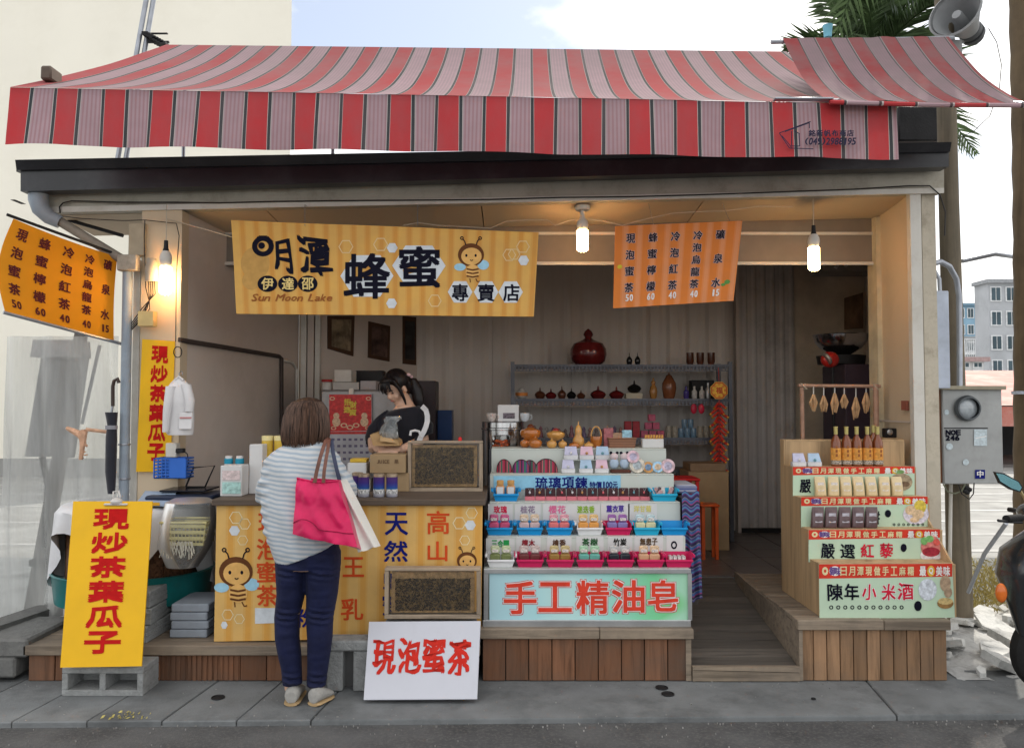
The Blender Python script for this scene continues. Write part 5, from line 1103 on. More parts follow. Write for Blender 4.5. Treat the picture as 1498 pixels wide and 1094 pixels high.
o, loc = tray('blue', 984, 2, 'bright blue tray holding small packets at the right end of the upper soap row'); o, loc = tray('magenta', 990, 1, 'magenta tray with white packets at the right end of the lower soap row')
pk = mat('clear printed packet', (.55, .5, .5), rough=.3, var=.5, scale=50, coat=.4)
for i in range(4): solo('packet', MB().box((loc[0] - .05 + i * .025, loc[1] - .03, loc[2] + .006), (loc[0] - .03 + i * .025, loc[1] + .02, loc[2] + .06), bev=.004), pk, 'white printed packet, %s of four in the right end magenta tray' % ORD[i], 'packet', 'packets in the end tray')
yy = MB(); dq = W(987, 793, YT[1] - .004); b = Board(W(975, 783, YT[1] - .003), W(999, 783, YT[1] - .003), W(999, 815, YT[1] - .003), W(975, 815, YT[1] - .003)); part('name_card', b.sheet(.001), wcard, sd, smooth=False); disc(yy, b.px, 986, 797, 4.5, 6, .0015, 14, ri=.55); part('emblem_print', yy, blk, sd, smooth=False)
o, loc = tray('blue', 740, 3, 'blue tray with two orange lidded jars at the left end of the necklace row')
for j in range(2):
    t = thing('jar', 'small jar with orange lid, %s one in the left blue tray' % ('left', 'right')[j], 'jar', (loc[0] - .035 + j * .066, loc[1] - .01, loc[2] + .005)); c = t.location
    part('body', MB().box(c + Vector((-.026, -.02, 0)), c + Vector((.026, .02, .09)), bev=.008), mat('jar honey', (.55, .28, .12), rough=.25, var=.3, scale=30, coat=.5), t); part('lid', MB().lathe([(.02, .09), (.022, .095), (.022, .118), (.018, .12)], c, 16), mat('pale orange lid', (.62, .34, .12), rough=.4), t); part('label_print', MB().box(c + Vector((-.02, -.0212, .035)), c + Vector((.02, -.0205, .08))), wcard, t, smooth=False)
o, loc = tray('cyan', 970, 3, 'cyan tray full of pens and sachets at the right end of the necklace row')
for i in range(9):
    a = rnd.gauss(0, .35); c = Vector(loc) + Vector((-.06 + i * .015, rnd.uniform(-.03, .02), .012)); solo('sachet', MB().box((-.012, -.004, 0), (.012, .004, .07), bev=.003, M=Matrix.Translation(c) @ Matrix.Rotation(a, 4, 'Y')), mat('sachet %d' % (i % 3), ((.5, .3, .3), (.55, .52, .5), (.12, .08, .09))[i % 3], rough=.4, var=.4, scale=60), 'slim %s sachet, %s in the right cyan tray' % (('pinkish', 'whitish', 'dark')[i % 3], ORD[i]), 'sachet', 'sachets in the cyan tray')
# necklace boxes
nbk = mat('necklace card', (.05, .02, .025), rough=.4, var=.4, scale=30); nbp = mat('pink acrylic base', (.58, .16, .2), rough=.3, var=.12, coat=.4)
bead = [mat('glass bead %d' % i, c, rough=.08, var=.3, scale=60, coat=.8) for i, c in enumerate(((.6, .6, .62), (.5, .25, .08), (.12, .3, .35), (.55, .1, .12)))]
for i in range(12):
    Y = YT[3] - .06; x = XX(775 + i * 15.2, Y); z = ZT[2] + .0005
    t = thing('necklace_box', 'dark box with glass pendant, %s in the row under the blue strip' % (ORD[i] if i < 11 else 'rightmost'), 'jewellery box', (x, Y, z), group='glass necklace boxes'); c = Vector((x, Y, z))
    part('base', MB().box(c + Vector((-.031, -.022, 0)), c + Vector((.031, .022, .024)), bev=.002), nbp, t, smooth=False); part('card', MB().box(c + Vector((-.029, .0, .0245)), c + Vector((.029, .02, .074)), bev=.003), nbk, t, smooth=False)
    part('pendant', MB().ell(c + Vector((rnd.uniform(-.006, .006), -.004, .047)), (.007, .005, .009), 10, 6), bead[i % 4], t)
    part('chain', MB().tube([c + Vector((0, -.002, .055)), c + Vector((-.008, -.002, .07))], .0012, 4).tube([c + Vector((0, -.002, .055)), c + Vector((.008, -.002, .07))], .0012, 4), alu, t)
# top tread: striped purses, boxes, dolls
def stripes_mat(n, cs, fq): return mat_bands(n, [(i / len(cs), c) for i, c in enumerate(cs)], fq, 'x', coord='Object', rough=.8, wob=.1)
wov = [stripes_mat('woven red', [(.35, .03, .06), (.08, .03, .04), (.45, .12, .14), (.03, .14, .1), (.4, .05, .1)], 22), stripes_mat('woven dark', [(.05, .03, .07), (.25, .04, .16), (.02, .18, .1), (.09, .08, .2), (.3, .05, .1)], 20), stripes_mat('woven plum', [(.08, .03, .06), (.03, .12, .09), (.3, .05, .08), (.12, .1, .15)], 24)]
for i, (x0_, x1_, h) in enumerate(((727, 748, 18), (750, 775, 18), (765, 785, 17), (783, 815, 19))):
    Y = YT[4] - .05 - .012 * (i % 2); xm = XX((x0_ + x1_) / 2, Y); w = (x1_ - x0_) * Y / F / 2; z = ZT[3]; hh = h * Y / F
    t = thing('woven_purse', ('small red striped half-round purse leftmost on the top step', 'dark woven half-round purse second on the top step', 'plum woven half-round purse third on the top step', 'large red striped half-round purse, rightmost of the woven purses')[i], 'purse', (xm, Y, z))
    P = [(xm + w * math.cos(a), Y - .015, z + .001 + hh * max(0, math.sin(a)) ** .8) for a in [math.pi * q / 18 for q in range(19)]]
    part('pouch', MB().prism(P, (0, .03, 0)), wov[(0, 1, 2, 0)[i]], t, smooth=False); part('zip_edge', MB().tube([(p[0], Y, p[2] + .002) for p in P], .0045, 6), mat('dark piping', (.06, .02, .03)), t)
pas = [mat('pastel %d' % i, c, rough=.35, var=.12, scale=20, coat=.3) for i, c in enumerate(((.5, .5, .66), (.66, .45, .55), (.38, .52, .68), (.62, .62, .64)))]
def gift(lb, x, y0_, y1_, Y, w, mi, z=None):
    a = W(x - w / 2, y1_, Y); b_ = W(x + w / 2, y0_, Y); z0 = a.z if z is None else z
    t = thing('gift_box', lb, 'gift box', ((a.x + b_.x) / 2, Y, z0)); h = (b_.z - a.z); part('base', MB().box((a.x, Y - .02, z0), (b_.x, Y + .02, z0 + h * .35), bev=.003), pas[3], t)
    part('lid', MB().prism([(a.x + .004, Y - .018, z0 + h * .36), (b_.x - .004, Y - .018, z0 + h * .36), (b_.x - .01, Y + .006, z0 + h), (a.x + .01, Y + .006, z0 + h)], (0, .012, 0)), pas[mi], t, smooth=False)
    part('ornament', MB().ell(((a.x + b_.x) / 2, Y - .02, z0 + h * .5), (.009, .006, .009), 8, 6), bead[mi], t)
for i, x in enumerate((835, 858, 881)): gift('pale %s gift box, %s of the upper three on the top step' % (('lilac', 'pink', 'blue')[i], ('left', 'middle', 'right')[i]), x, 653, 672, YT[4] - .03, 21, i)
for i, x in enumerate((831, 857, 880)): gift('pale gift box with %s ornament, %s of the lower three on the top step' % (('dark', 'orange', 'pink')[i], ('left', 'middle', 'right')[i]), x, 674, 693, YT[4] - .09, 20, (0, 2, 1)[i], z=ZT[3] + .0005)
part('shelf_rail', MB().box((XX(822, YT[4] - .05), YT[4] - .055, ZZ(673.5, YT[4] - .05)), (XX(894, YT[4] - .05), YT[4] - .001, ZZ(672.6, YT[4] - .05))), pw, sd, smooth=False)
# plush dolls and tins
dl = thing('plush_dolls', 'pair of tiny plush dolls with black ears in a woven tray on the top step', 'plush toy', (XX(906, 5.06), 5.06, ZT[3]))
dpl = mat('pale plush', (.6, .5, .52), rough=.95, var=.15, scale=50); dbl = mat('pale blue plush', (.4, .5, .62), rough=.95)
c0 = Vector((XX(906, 5.06), 5.06, ZT[3]))
part('tray', MB().box(c0 + Vector((-.06, -.03, .001)), c0 + Vector((.07, .03, .022)), bev=.006), mat('dark wicker', (.1, .04, .03), rough=.8, bump=.8, bscale=120), dl)
for sx in (-.035, .03): part('head', MB().ell(c0 + Vector((sx, 0, .105)), (.028, .022, .024), 14, 8), dpl, dl); part('body', MB().ell(c0 + Vector((sx, 0, .06)), (.03, .022, .035), 14, 8), dbl, dl); part('ears', MB().ell(c0 + Vector((sx - .02, 0, .128)), .010, 8, 6).ell(c0 + Vector((sx + .02, 0, .128)), .010, 8, 6), blk, dl, stuff=True)
for i, (x, y, r, c, lb) in enumerate(((932, 684, 11, (.55, .5, .42), 'round pale trinket tin with violet picture right of the plush dolls'), (948, 684, 8, (.45, .22, .06), 'small amber trinket right of the round tin'), (962, 683, 8, (.3, .5, .72), 'round light blue trinket at the right of the top step'), (977, 682, 10, (.6, .42, .46), 'round pink floral trinket at the right end of the top step'), (926, 668, 9, (.62, .42, .48), 'upper pink floral trinket behind the round tin'))):
    Y = 5.05; p = W(x, y, Y); t = thing('trinket', lb, 'trinket', (p.x, Y, ZT[3] + .0005)); rr_ = r * Y / F
    z = max(p.z, ZT[3] + rr_ + .001) if i < 4 else p.z
    part('disc', MB().lathe([(.001, -.01), (rr_, -.01), (rr_ * 1.05, 0), (rr_, .01), (.001, .01)], (p.x, Y, z), 20, M=Matrix.Rotation(R(80), 4, 'X').to_3x3()), mat('trinket %d' % i, c, rough=.3, var=.5, scale=35, coat=.5), t)
    part('picture', MB().lathe([(.001, .0105), (rr_ * .6, .0105)], (p.x, Y, z), 16, M=Matrix.Rotation(R(80), 4, 'X').to_3x3(), cap=False), mat('trinket pic %d' % i, tuple(min(1, q * .6 + .1) for q in c[::-1]), rough=.3, var=.5, scale=60), t)
    if i == 4: part('support', MB().box((p.x - .02, Y, ZT[3]), (p.x + .02, Y + .02, z - rr_)), wcard, t, smooth=False)
# top surface row: gourds, basket
ZTOP = ZT[4] + .0005
orl = mat('orange lacquer', (.42, .13, .02), rough=.18, var=.3, scale=12, coat=.8); ora = mat('amber gourd', (.58, .30, .08), rough=.25, var=.25, scale=15, coat=.6)
def turned(nm, lb, cat, px, y1_, w, prof, m_, Y=5.25, z=None, h=None, lidm=None):
    zb_ = ZTOP if z is None else z; x = XX(px, Y); H = ZZ(y1_, Y) - zb_; w = w * Y / F / 2
    t = thing(nm, lb, cat, (x, Y, zb_)); 
    k = len(prof) if lidm is None else lidm[1]
    part('bowl', MB().lathe([(r * w, zz_ * H) for r, zz_ in prof[:k]], (x, Y, zb_), 24), m_, t)
    if lidm is not None: part('lid', MB().lathe([(r * w, zz_ * H) for r, zz_ in prof[k - 1:]], (x, Y, zb_), 24), lidm[0], t)
    return t
pump = [(.45, 0), (.8, .12), (1, .35), (.98, .5), (.8, .68), (.45, .74), (.3, .82), (.12, .88), (.1, 1)]
turned('lacquer_jar', 'big flattened orange lacquer jar with dark knob, left of the gourd row', 'jar', 776, 620, 31, [(.3, 0), (.9, .3), (1, .5), (.9, .66), (.5, .75), (.35, .8), (.3, .9), (.1, 1)], orl, z=ZZ(646, 5.3), Y=5.3, lidm=(mat('dark knob', (.12, .03, .01), rough=.3), 6))
turned('gourd', 'small round orange gourd below the big flattened lacquer jar', 'gourd', 783, 638, 20, pump, orl, Y=5.2)
part_ = turned('gourd', 'round orange gourd standing under the big lacquer jar, left of the other', 'gourd', 768, 640, 15, pump, orl, Y=5.27)
turned('lacquer_jar', 'wide orange lacquer jar with red knob, second of the gourd row', 'jar', 813, 626, 27, [(.3, 0), (.9, .3), (1, .5), (.9, .66), (.5, .78), (.35, .8), (.3, .92), (.1, 1)], ora, z=ZZ(645, 5.3), Y=5.3, lidm=(mat('red knob', (.3, .03, .02), rough=.3), 6))
turned('gourd', 'small amber gourd bottom left beneath the wide lacquer jar', 'gourd', 807, 641, 15, pump, ora, Y=5.2); turned('gourd', 'small amber gourd bottom right beneath the wide lacquer jar', 'gourd', 823, 642, 13, pump, ora, Y=5.21)
turned('bottle_gourd', 'pale tall bottle gourd with a thin stalk in the middle of the row', 'gourd', 846, 616, 17, [(.6, 0), (1, .15), (.95, .32), (.6, .45), (.55, .55), (.6, .65), (.4, .8), (.12, .86), (.08, 1)], ora, Y=5.26)
turned('gourd', 'low orange gourd at the left foot of the tall bottle gourd', 'gourd', 840, 645, 16, pump, orl, Y=5.2); turned('gourd', 'low pale gourd at the right foot of the tall bottle gourd', 'gourd', 861, 645, 14, pump, ora, Y=5.2)
g = turned('gourd_basket', 'small orange gourd basket with arched handle', 'basket', 872, 638, 18, [(.5, 0), (.9, .3), (1, .8), (.9, 1)], orl, Y=5.3)
c = Vector((XX(872, 5.3), 5.3, ZZ(638, 5.3))); part('handle', MB().tube([c + Vector((.034 * math.cos(a), 0, .065 * math.sin(a))) for a in [math.pi * q / 10 for q in range(11)]], .005, 6), ora, g)
bk = thing('wicker_basket', 'brown wicker basket with packets behind the gift boxes', 'basket', (XX(910, 5.3), 5.3, ZTOP)); wk = mat_bands('wicker weave', [(0, (.30, .15, .09)), (.5, (.14, .06, .04)), (.7, (.26, .13, .08))], 60, 'z', coord='Object', rough=.8, wob=.5, bump=.6)
a, b_ = XX(889, 5.28), XX(929, 5.28); z1 = ZZ(641, 5.28)
part('weave', MB().prism([(a + .008, 5.24, ZTOP), (b_ - .008, 5.24, ZTOP), (b_, 5.235, z1), (a, 5.235, z1)], (0, .006, 0)).prism([(a + .008, 5.36, ZTOP), (b_ - .008, 5.36, ZTOP), (b_, 5.36, z1), (a, 5.36, z1)], (0, .006, 0)).box((a + .004, 5.245, ZTOP), (a + .01, 5.36, z1)).box((b_ - .01, 5.245, ZTOP), (b_ - .004, 5.36, z1)), wk, bk, smooth=False)
part('rim', MB().tube([(a, 5.235, z1), (b_, 5.235, z1), (b_, 5.365, z1), (a, 5.365, z1), (a, 5.235, z1)], .006, 8), wk, bk)
for i, (x, y1_, c, nm) in enumerate(((890, 626, (.35, .12, .13), 'plum'), (903, 633, (.35, .22, .14), 'tan'), (917, 629, (.3, .5, .6), 'light blue'))): solo('packet', MB().box((XX(x - 7, 5.3), 5.29, ZTOP + .001), (XX(x + 7, 5.3), 5.32, ZZ(y1_, 5.3)), bev=.004), mat('pkt ' + nm, c, rough=.5, var=.4, scale=50), '%s packet standing in the wicker basket' % nm, 'packet')
t = carton('small white card box holding amber sachets right of the wicker basket', 940, 971, 642, 654, 5.24, .07, wcard, zbase=ZTOP)
for i in range(7): x = XX(944 + i * 4, 5.27); solo('amber_sachet', MB().box((x - .007, 5.255, ZTOP + .04), (x + .007, 5.262, ZTOP + .085), bev=.002, M=None), mat('amber foil', (.5, .26, .06), rough=.3, var=.6, scale=70), 'little amber sachet, %s in the white card box' % ORD[i], 'sachet', 'amber sachets in the white card box')
# steel pot with box and cups
pt = thing('steel_pot', 'tall stainless steel pot left of the gourds behind the observation hive', 'pot', (XX(736, 5.5), 5.6, .32)); stl = mat('stainless steel', (.55, .56, .58), rough=.16, metal=1, var=.06)
zp = ZZ(617, 5.5); rp_ = 31 * 5.5 / F
part('body', MB().lathe([(rp_ * .96, .6), (rp_, .62), (rp_, zp - .06), (rp_ * 1.04, zp - .055), (rp_ * 1.04, zp - .045), (rp_, zp - .04), (rp_, zp - .005), (rp_ * 1.05, zp), (rp_ * .9, zp + .001), (.001, zp + .001)], (XX(736, 5.6), 5.6, 0), 36), stl, pt)
part('stand', MB().box((XX(712, 5.6), 5.48, .32), (XX(760, 5.6), 5.72, .6)), mat('dark cabinet', (.06, .05, .045)), pt, smooth=False)
t = carton('white card box with small picture standing on the steel pot', 728, 759, 592, 616, 5.56, .05, wcard, zbase=zp + .002); part('picture', MB().box(W(736, 612, 5.557), W(753, 604, 5.555)), mat('dark skyline print', (.12, .1, .12), var=.8, scale=60), t, smooth=False)
for i, (x, lb, mm) in enumerate(((719, 'floral teacup on the pot left of the card box', mat('floral china', (.5, .45, .42), rough=.2, var=.4, scale=60)), (768, 'white and blue teacup on the pot right of the card box', mat('white blue china', (.55, .58, .62), rough=.2, var=.2, scale=30)))):
    Y = 5.56; p = Vector((XX(x, Y), Y, zp + .002)); t = thing('teacup', lb, 'cup', p); part('bowl', MB().lathe([(.015, 0), (.028, .015), (.034, .045), (.034, .058), (.03, .056), (.026, .02), (.001, .008)], p, 18), mm, t); part('handle', MB().tube([p + Vector((.033 + .016 * math.sin(a), 0, .03 + .016 * math.cos(a))) for a in [math.pi * q / 6 for q in range(7)]], .0035, 6), mm, t)
gb = thing('glass_jar', 'glass jar of orange sweets in front of the steel pot', 'jar', (XX(733, 5.4), 5.4, ZZ(655, 5.4))); part('body', MB().lathe([(.06, ZZ(660, 5.4)), (.065, ZZ(655, 5.4)), (.065, ZZ(638, 5.4)), (.05, ZZ(636, 5.4))], (XX(733, 5.42), 5.42, 0), 24), pane, gb)
m = MB(); 
for k in range(26): m.ell((XX(733, 5.42) + rnd.uniform(-.045, .045), 5.42 + rnd.uniform(-.04, .03), ZZ(652, 5.4) + rnd.uniform(-.02, .035)), (.016, .012, .01), 7, 5)
part('sweets', m, mat('orange sweets', (.62, .12, .03), rough=.3, var=.3, scale=30), gb, stuff=True)
part('base', MB().box((XX(724, 5.42), 5.37, .32), (XX(742, 5.42), 5.47, ZZ(660, 5.4) - .001)), mat('dark cabinet', (.06, .05, .045)), gb, smooth=False)
# ================================================================ INSIDE
blm = mat('blue grey steel', (.11, .115, .135), rough=.45, metal=.4, var=.15, scale=8)
shf = thing('metal_shelf', 'blue grey perforated metal shelf rack against the corrugated back wall', 'shelf', (.97, 7.2, .32))
sx0, sx1, sy0, sy1 = XX(747, 7.0), XX(1072, 7.0), 7.0, 7.42; LV = [ZZ(534, 7.0), ZZ(584, 7.0), ZZ(641, 7.0), .95, .5]
for x in (sx0, sx1 - .035):
    for y in (sy0, sy1 - .03): part('upright', MB().box((x, y, .321), (x + .035, y + .03, LV[0] + .03)), blm, shf, smooth=False)
for i, z in enumerate(LV):
    part('shelf_board', MB().box((sx0 + .036, sy0 + .004, z - .02), (sx1 - .036, sy1 - .004, z), bev=.002), blm, shf, smooth=False)
    m = MB().box((sx0 + .036, sy0 - .002, z - .055), (sx1 - .036, sy0 + .003, z - .048)).box((sx0 + .036, sy0 - .002, z - .01), (sx1 - .036, sy0 + .003, z + .006)).box((sx0 + .036, sy0 - .001, z - .034), (sx1 - .036, sy0 + .003, z - .026))
    n = 60
    for k in range(n): x = sx0 + .036 + (sx1 - sx0 - .072) * k / n; m.box((x, sy0 - .0015, z - .048), (x + .012, sy0 + .003, z - .01))
    part('perforated_edge', m, blm, shf, smooth=False)
darkred = mat('dark red lacquer', (.12, .012, .012), rough=.22, var=.3, scale=10, coat=.7); brnl = mat('brown lacquer', (.09, .03, .015), rough=.3, var=.4, coat=.5); blkl = mat('black glaze', (.01, .01, .01), rough=.2, coat=.5); ambv = mat('amber glaze', (.38, .18, .05), rough=.25, var=.3, coat=.5); chn = mat('pale china', (.5, .47, .44), rough=.25, var=.3, scale=40)
bowlp = [(.4, 0), (.75, .1), (1, .35), (.85, .5), (.5, .62), (.15, .7), (.12, .85), (.02, 1)]
def lvl(i): return LV[i] + .0008
turned('lacquer_urn', 'large dark red lidded lacquer urn on top of the metal shelf', 'urn', 861, 481, 54, [(.6, 0), (.9, .12), (1, .3), (.97, .45), (.8, .6), (.3, .7), (.18, .76), (.28, .84), (.2, .93), (.03, 1)], darkred, Y=7.15, z=lvl(0), lidm=(darkred, 5))
for k, x in enumerate((921, 933)): turned('teapot', 'tiny dark pot right of the urn on the metal shelf top, %s one' % ('left', 'right')[k], 'pot', x, 515, 9, bowlp, blkl, Y=7.1, z=lvl(0))
for k, x in enumerate((1010, 1025, 1041)): turned('cup', 'small brown cup on top of the metal shelf, %s of three at its right end' % ('left', 'middle', 'right')[k], 'cup', x, 516, 11, [(.6, 0), (1, .3), (1, 1), (.9, 1.0), (.85, .3)], brnl, Y=7.1, z=lvl(0))
tpm = thing('teapot', 'white and orange teapot at the left end of the upper metal shelf', 'teapot', (XX(763, 7.1), 7.1, lvl(1))); p = Vector((XX(763, 7.1), 7.1, lvl(1)))
part('body', MB().ell(p + Vector((0, 0, .045)), (.055, .05, .045), 18, 10), chn, tpm); part('lid', MB().ell(p + Vector((0, 0, .09)), (.025, .025, .012), 12, 6), chn, tpm); part('band', MB().lathe([(.0565, .03), (.0565, .06)], p, 18, cap=False), mat('orange band', (.55, .2, .05)), tpm)
part('handle', MB().tube([p + Vector((-.05 + .0 * a, 0, .05)) + Vector((-.035 * math.sin(a), 0, .03 * math.cos(a))) for a in [math.pi * q / 6 for q in range(7)]], .006, 6), chn, tpm)
items = [(790, 566, 16, brnl, 'dark brown squat pot'), (806, 568, 17, darkred, 'dark red low bowl'), (822, 564, 13, brnl, 'brown carved figure pot'), (836, 567, 14, blkl, 'black low pot'), (850, 570, 13, brnl, 'small brown pot'), (875, 564, 24, darkred, 'wide dark red lidded bowl'), (902, 565, 23, darkred, 'second wide dark red lidded bowl')]
for x, y, w, mm, nm in items: turned('lidded_bowl', nm + ' on the upper metal shelf', 'bowl', x, y, w, bowlp, mm, Y=7.12, z=lvl(1))
t = carton('small cream card box under the black pot on the upper metal shelf', 916, 940, 575, 584, 7.06, .1, mat('cream card', (.5, .45, .35)), zbase=lvl(1)); turned('lidded_bowl', 'black lidded pot standing on the small cream card box', 'bowl', 928, 556, 21, bowlp, blkl, Y=7.11, z=ZZ(575, 7.06) + .001)
vasep = [(.5, 0), (.8, .1), (1, .35), (.75, .55), (.4, .66), (.55, .75), (.5, .8), (.2, .86), (.25, .93), (.05, 1)]
turned('vase', 'slender amber gourd vase on the upper metal shelf', 'vase', 956, 552, 12, vasep, ambv, Y=7.1, z=lvl(1)); turned('vase', 'tall brown lidded vase on the upper metal shelf', 'vase', 979, 545, 21, [(.6, 0), (.8, .1), (1, .4), (.95, .6), (.6, .78), (.5, .82), (.4, .88), (.1, .93), (.12, 1)], mat('brown amber glaze', (.2, .07, .03), rough=.25, var=.3, coat=.5), Y=7.12, z=lvl(1))
for k, (x, mm) in enumerate(((1004, mat('violet glass', (.06, .04, .2), rough=.1)), (1016, chn), (1027, chn), (1036, alu))): turned('perfume_bottle', '%s tiny bottle, %s of four right of the brown vase' % (('violet', 'pale', 'pale', 'silver')[k], ORD[k]), 'bottle', x, 565 if k < 3 else 560, 8, [(.8, 0), (1, .2), (1, .6), (.4, .75), (.4, 1)], mm, Y=7.08, z=lvl(1))
carton('long dark low box behind the tiny bottles on the upper metal shelf', 1012, 1045, 556, 583, 7.25, .12, ironm, zbase=lvl(1))
cols2 = [(.2, .16, .15), (.25, .12, .14), (.3, .28, .26), (.16, .12, .2), (.33, .2, .18)]
k = 0
for x in range(782, 912, 9):
    c = cols2[k % 5]; y1_ = 622 + (k * 7) % 6; m_ = mat('trinket jar %d' % (k % 5), c, rough=.35, var=.4, scale=50)
    turned('glass_figurine', '%s figurine, %s of the row on the lower metal shelf' % (('grey brown', 'plum', 'pale', 'violet', 'rosy')[k % 5], (ORD + ['third from the right', 'second from the right', 'rightmost'])[k if k < 12 else k + 1]), 'figurine', x, y1_, 8, [(.8, 0), (1, .25), (.5, .55), (.75, .75), (.2, 1)], m_, Y=7.08 + .05 * (k % 2), z=lvl(2)); k += 1
def shelfbox(lb, x0_, x1_, y0_, Y, m_, z=None): carton(lb, x0_, x1_, y0_, 641, Y, .06, m_, zbase=lvl(2) if z is None else z)
rm_ = mat('red gift card', (.32, .02, .03), rough=.4, var=.3, scale=30); pkm = mat('pink gift card', (.45, .09, .16), rough=.4, var=.3, scale=30)
for i, x in enumerate((914, 926)): shelfbox('dark red gift box, %s of two on the lower metal shelf' % ('left', 'right')[i], x, x + 10, 616, 7.08, rm_)
for i, (x, y, zz_) in enumerate(((938, 629, 0), (950, 629, 0), (962, 629, 0), (944, 617, 1), (955, 617, 1), (949, 605, 2))): shelfbox('pink gift box, %s of the pyramid on the lower metal shelf' % ('lower left', 'lower middle', 'lower right', 'second row left', 'second row right', 'topmost')[i], x, x + 10, y + 1, 7.08, pkm, z=lvl(2) + zz_ * .0745)
tinb = mat('teal glass pot', (.12, .2, .28), rough=.2, var=.4, scale=60, coat=.4); ting = mat('grey glass pot', (.28, .25, .2), rough=.3, var=.3, scale=50)
for i, (x, zz_) in enumerate(((996, 0), (1005, 0), (1014, 0), (1001, 1), (1010, 1))): turned('glass_pot', 'teal glass pot, %s of the small pile on the lower metal shelf' % ('lower left', 'lower middle', 'lower right', 'upper left', 'upper right')[i], 'pot', x, 626 if not zz_ else 613, 8.6, [(.9, 0), (1, .1), (1, .85), (.9, 1)], tinb, Y=7.06, z=lvl(2) + zz_ * (ZZ(626, 7.06) - lvl(2) + .001))
for i, x in enumerate((978, 987, 1024, 1033, 1042)): turned('glass_pot', 'grey glass pot, %s of the grey ones on the lower metal shelf' % ORD[i], 'pot', x, 623, 8.4, [(.9, 0), (1, .1), (1, .85), (.9, 1)], ting, Y=7.06, z=lvl(2))
for i, x in enumerate((1015, 1026)):
    c = W(x, 598, 6.98); t = thing('hanging_charm', 'small red heart charm hanging under the upper shelf, %s one' % ('left', 'right')[i], 'charm', c); part('heart', MB().ell(c, (.028, .012, .045), 12, 8), mat('red charm', (.45, .02, .05), rough=.3), t); part('string', MB().tube([c + Vector((0, 0, .04)), Vector((c.x, 6.99, LV[1] - .056))], .002, 4), ironm, t)
# cartons and stools at the foot of the shelf
carton('large brown carton under the shelf behind the striped cloth', 1008, 1066, 690, 790, 6.6, .35, kraft, zbase=.321)
carton('brown carton on top of the large one with open flaps', 1010, 1062, 678, 700, 6.62, .3, mat('dark kraft', (.26, .17, .1)), zbase=ZZ(690, 6.6) + .001)
def stool(lb, x0_, x1_, y0_, Y, m_):
    a, b_ = XX(x0_, Y), XX(x1_, Y); z = ZZ(y0_, Y); t = thing('plastic_stool', lb, 'stool', ((a + b_) / 2, Y, .32))
    part('seat', MB().box((a, Y, z - .02), (b_, Y + (b_ - a), z), bev=.006), m_, t)
    for px_2 in (a + .01, b_ - .035):
        for py_ in (Y + .01, Y + (b_ - a) - .035): part('leg', MB().box((px_2, py_, .321), (px_2 + .025, py_ + .025, z - .021)), m_, t, smooth=False)
    return t
stool('bright red plastic stool beside the striped cloth', 970, 1024, 700, 6.1, mat('red plastic', (.55, .02, .02)))
stool('orange red plastic stool under the brown carton', 1024, 1052, 738, 6.2, mat('orange plastic', (.55, .09, .02), rough=.35))
# striped cloth side
scm = mat_bands('striped blanket', [(0, (.06, .06, .2)), (.14, (.18, .18, .28)), (.2, (.03, .03, .07)), (.34, (.28, .05, .18)), (.42, (.05, .12, .3)), (.58, (.2, .19, .24)), (.63, (.03, .03, .08)), (.8, (.1, .03, .16)), (.88, (.08, .2, .35))], 7, 'y', rough=.9, wob=.12, bump=.4)
def bl_(u, v):
    x = 1.03 + .105 * u + .012 * (1 - v) * (u - .2); return Vector((x, 4.79 - .012 * math.sin(u * 17 + v * 2) * (1.1 - v) - .03 * (1 - v), .37 + .012 * math.sin(u * 9) + (ZZ(725, 4.8) + .02 - .37) * v))
solo('striped_cloth', MB().slab(bl_, 16, 24, (0, .006, 0)), scm, 'dark blue and purple striped woven cloth hanging beside the soap display', 'cloth')
solo('folded_cloth', MB().box((XX(985, 5.05), 5.0, ZZ(727, 5.0) + .021), (XX(1014, 5.1), 5.3, ZZ(716, 5.0) + .03), bev=.012), mat_bands('folded stripes', [(0, (.2, .22, .35)), (.5, (.4, .42, .5)), (.7, (.1, .12, .3))], 30, 'z', coord='Object', rough=.9), 'folded blue striped cloth lying behind the pens tray', 'cloth')
solo('cloth_stand', MB().box((1.045, 4.81, .331), (1.125, 5.3, ZZ(727, 5.0) + .01)), mat('dark cabinet', (.06, .05, .045)), 'narrow dark stand covered by the striped cloth', 'stand', smooth=False)
# octagon charm and firecracker string
oc = thing('octagon_charm', 'gold and red octagonal charm hanging at the right shelf post', 'charm', W(1052, 571, 6.85)); c = W(1052, 571, 6.85); r = 13.5 * 6.85 / F
goldm = mat('gold paint', (.60, .33, .04), rough=.35, metal=.4, var=.15); rdc = mat('festive red', (.50, .03, .015), rough=.45, var=.15)
def oct_(r, y): return [c + Vector((r * math.cos(R(22.5 + 45 * k)), y, r * math.sin(R(22.5 + 45 * k)))) for k in range(8)]
part('plate', MB().prism(oct_(r, 0), (0, .012, 0)), goldm, oc, smooth=False)
m = MB()
for a, b_ in ((.86, .92),):
    A, Bq = oct_(r * .93, -.002), oct_(r * .82, -.002)
    m.add(A + Bq, [(k, 8 + k, 8 + (k + 1) % 8, (k + 1) % 8) for k in range(8)])
for k in range(8):
    a = R(45 * k); d = Vector((math.cos(a), 0, math.sin(a))); n = Vector((-d.z, 0, d.x))
    for q in (.55, .66): m.add([c + d * r * q + n * r * .12 + Vector((0, -.003, 0)), c + d * r * (q + .05) + n * r * .12 + Vector((0, -.003, 0)), c + d * r * (q + .05) - n * r * .12 + Vector((0, -.003, 0)), c + d * r * q - n * r * .12 + Vector((0, -.003, 0))], [(0, 1, 2, 3)])
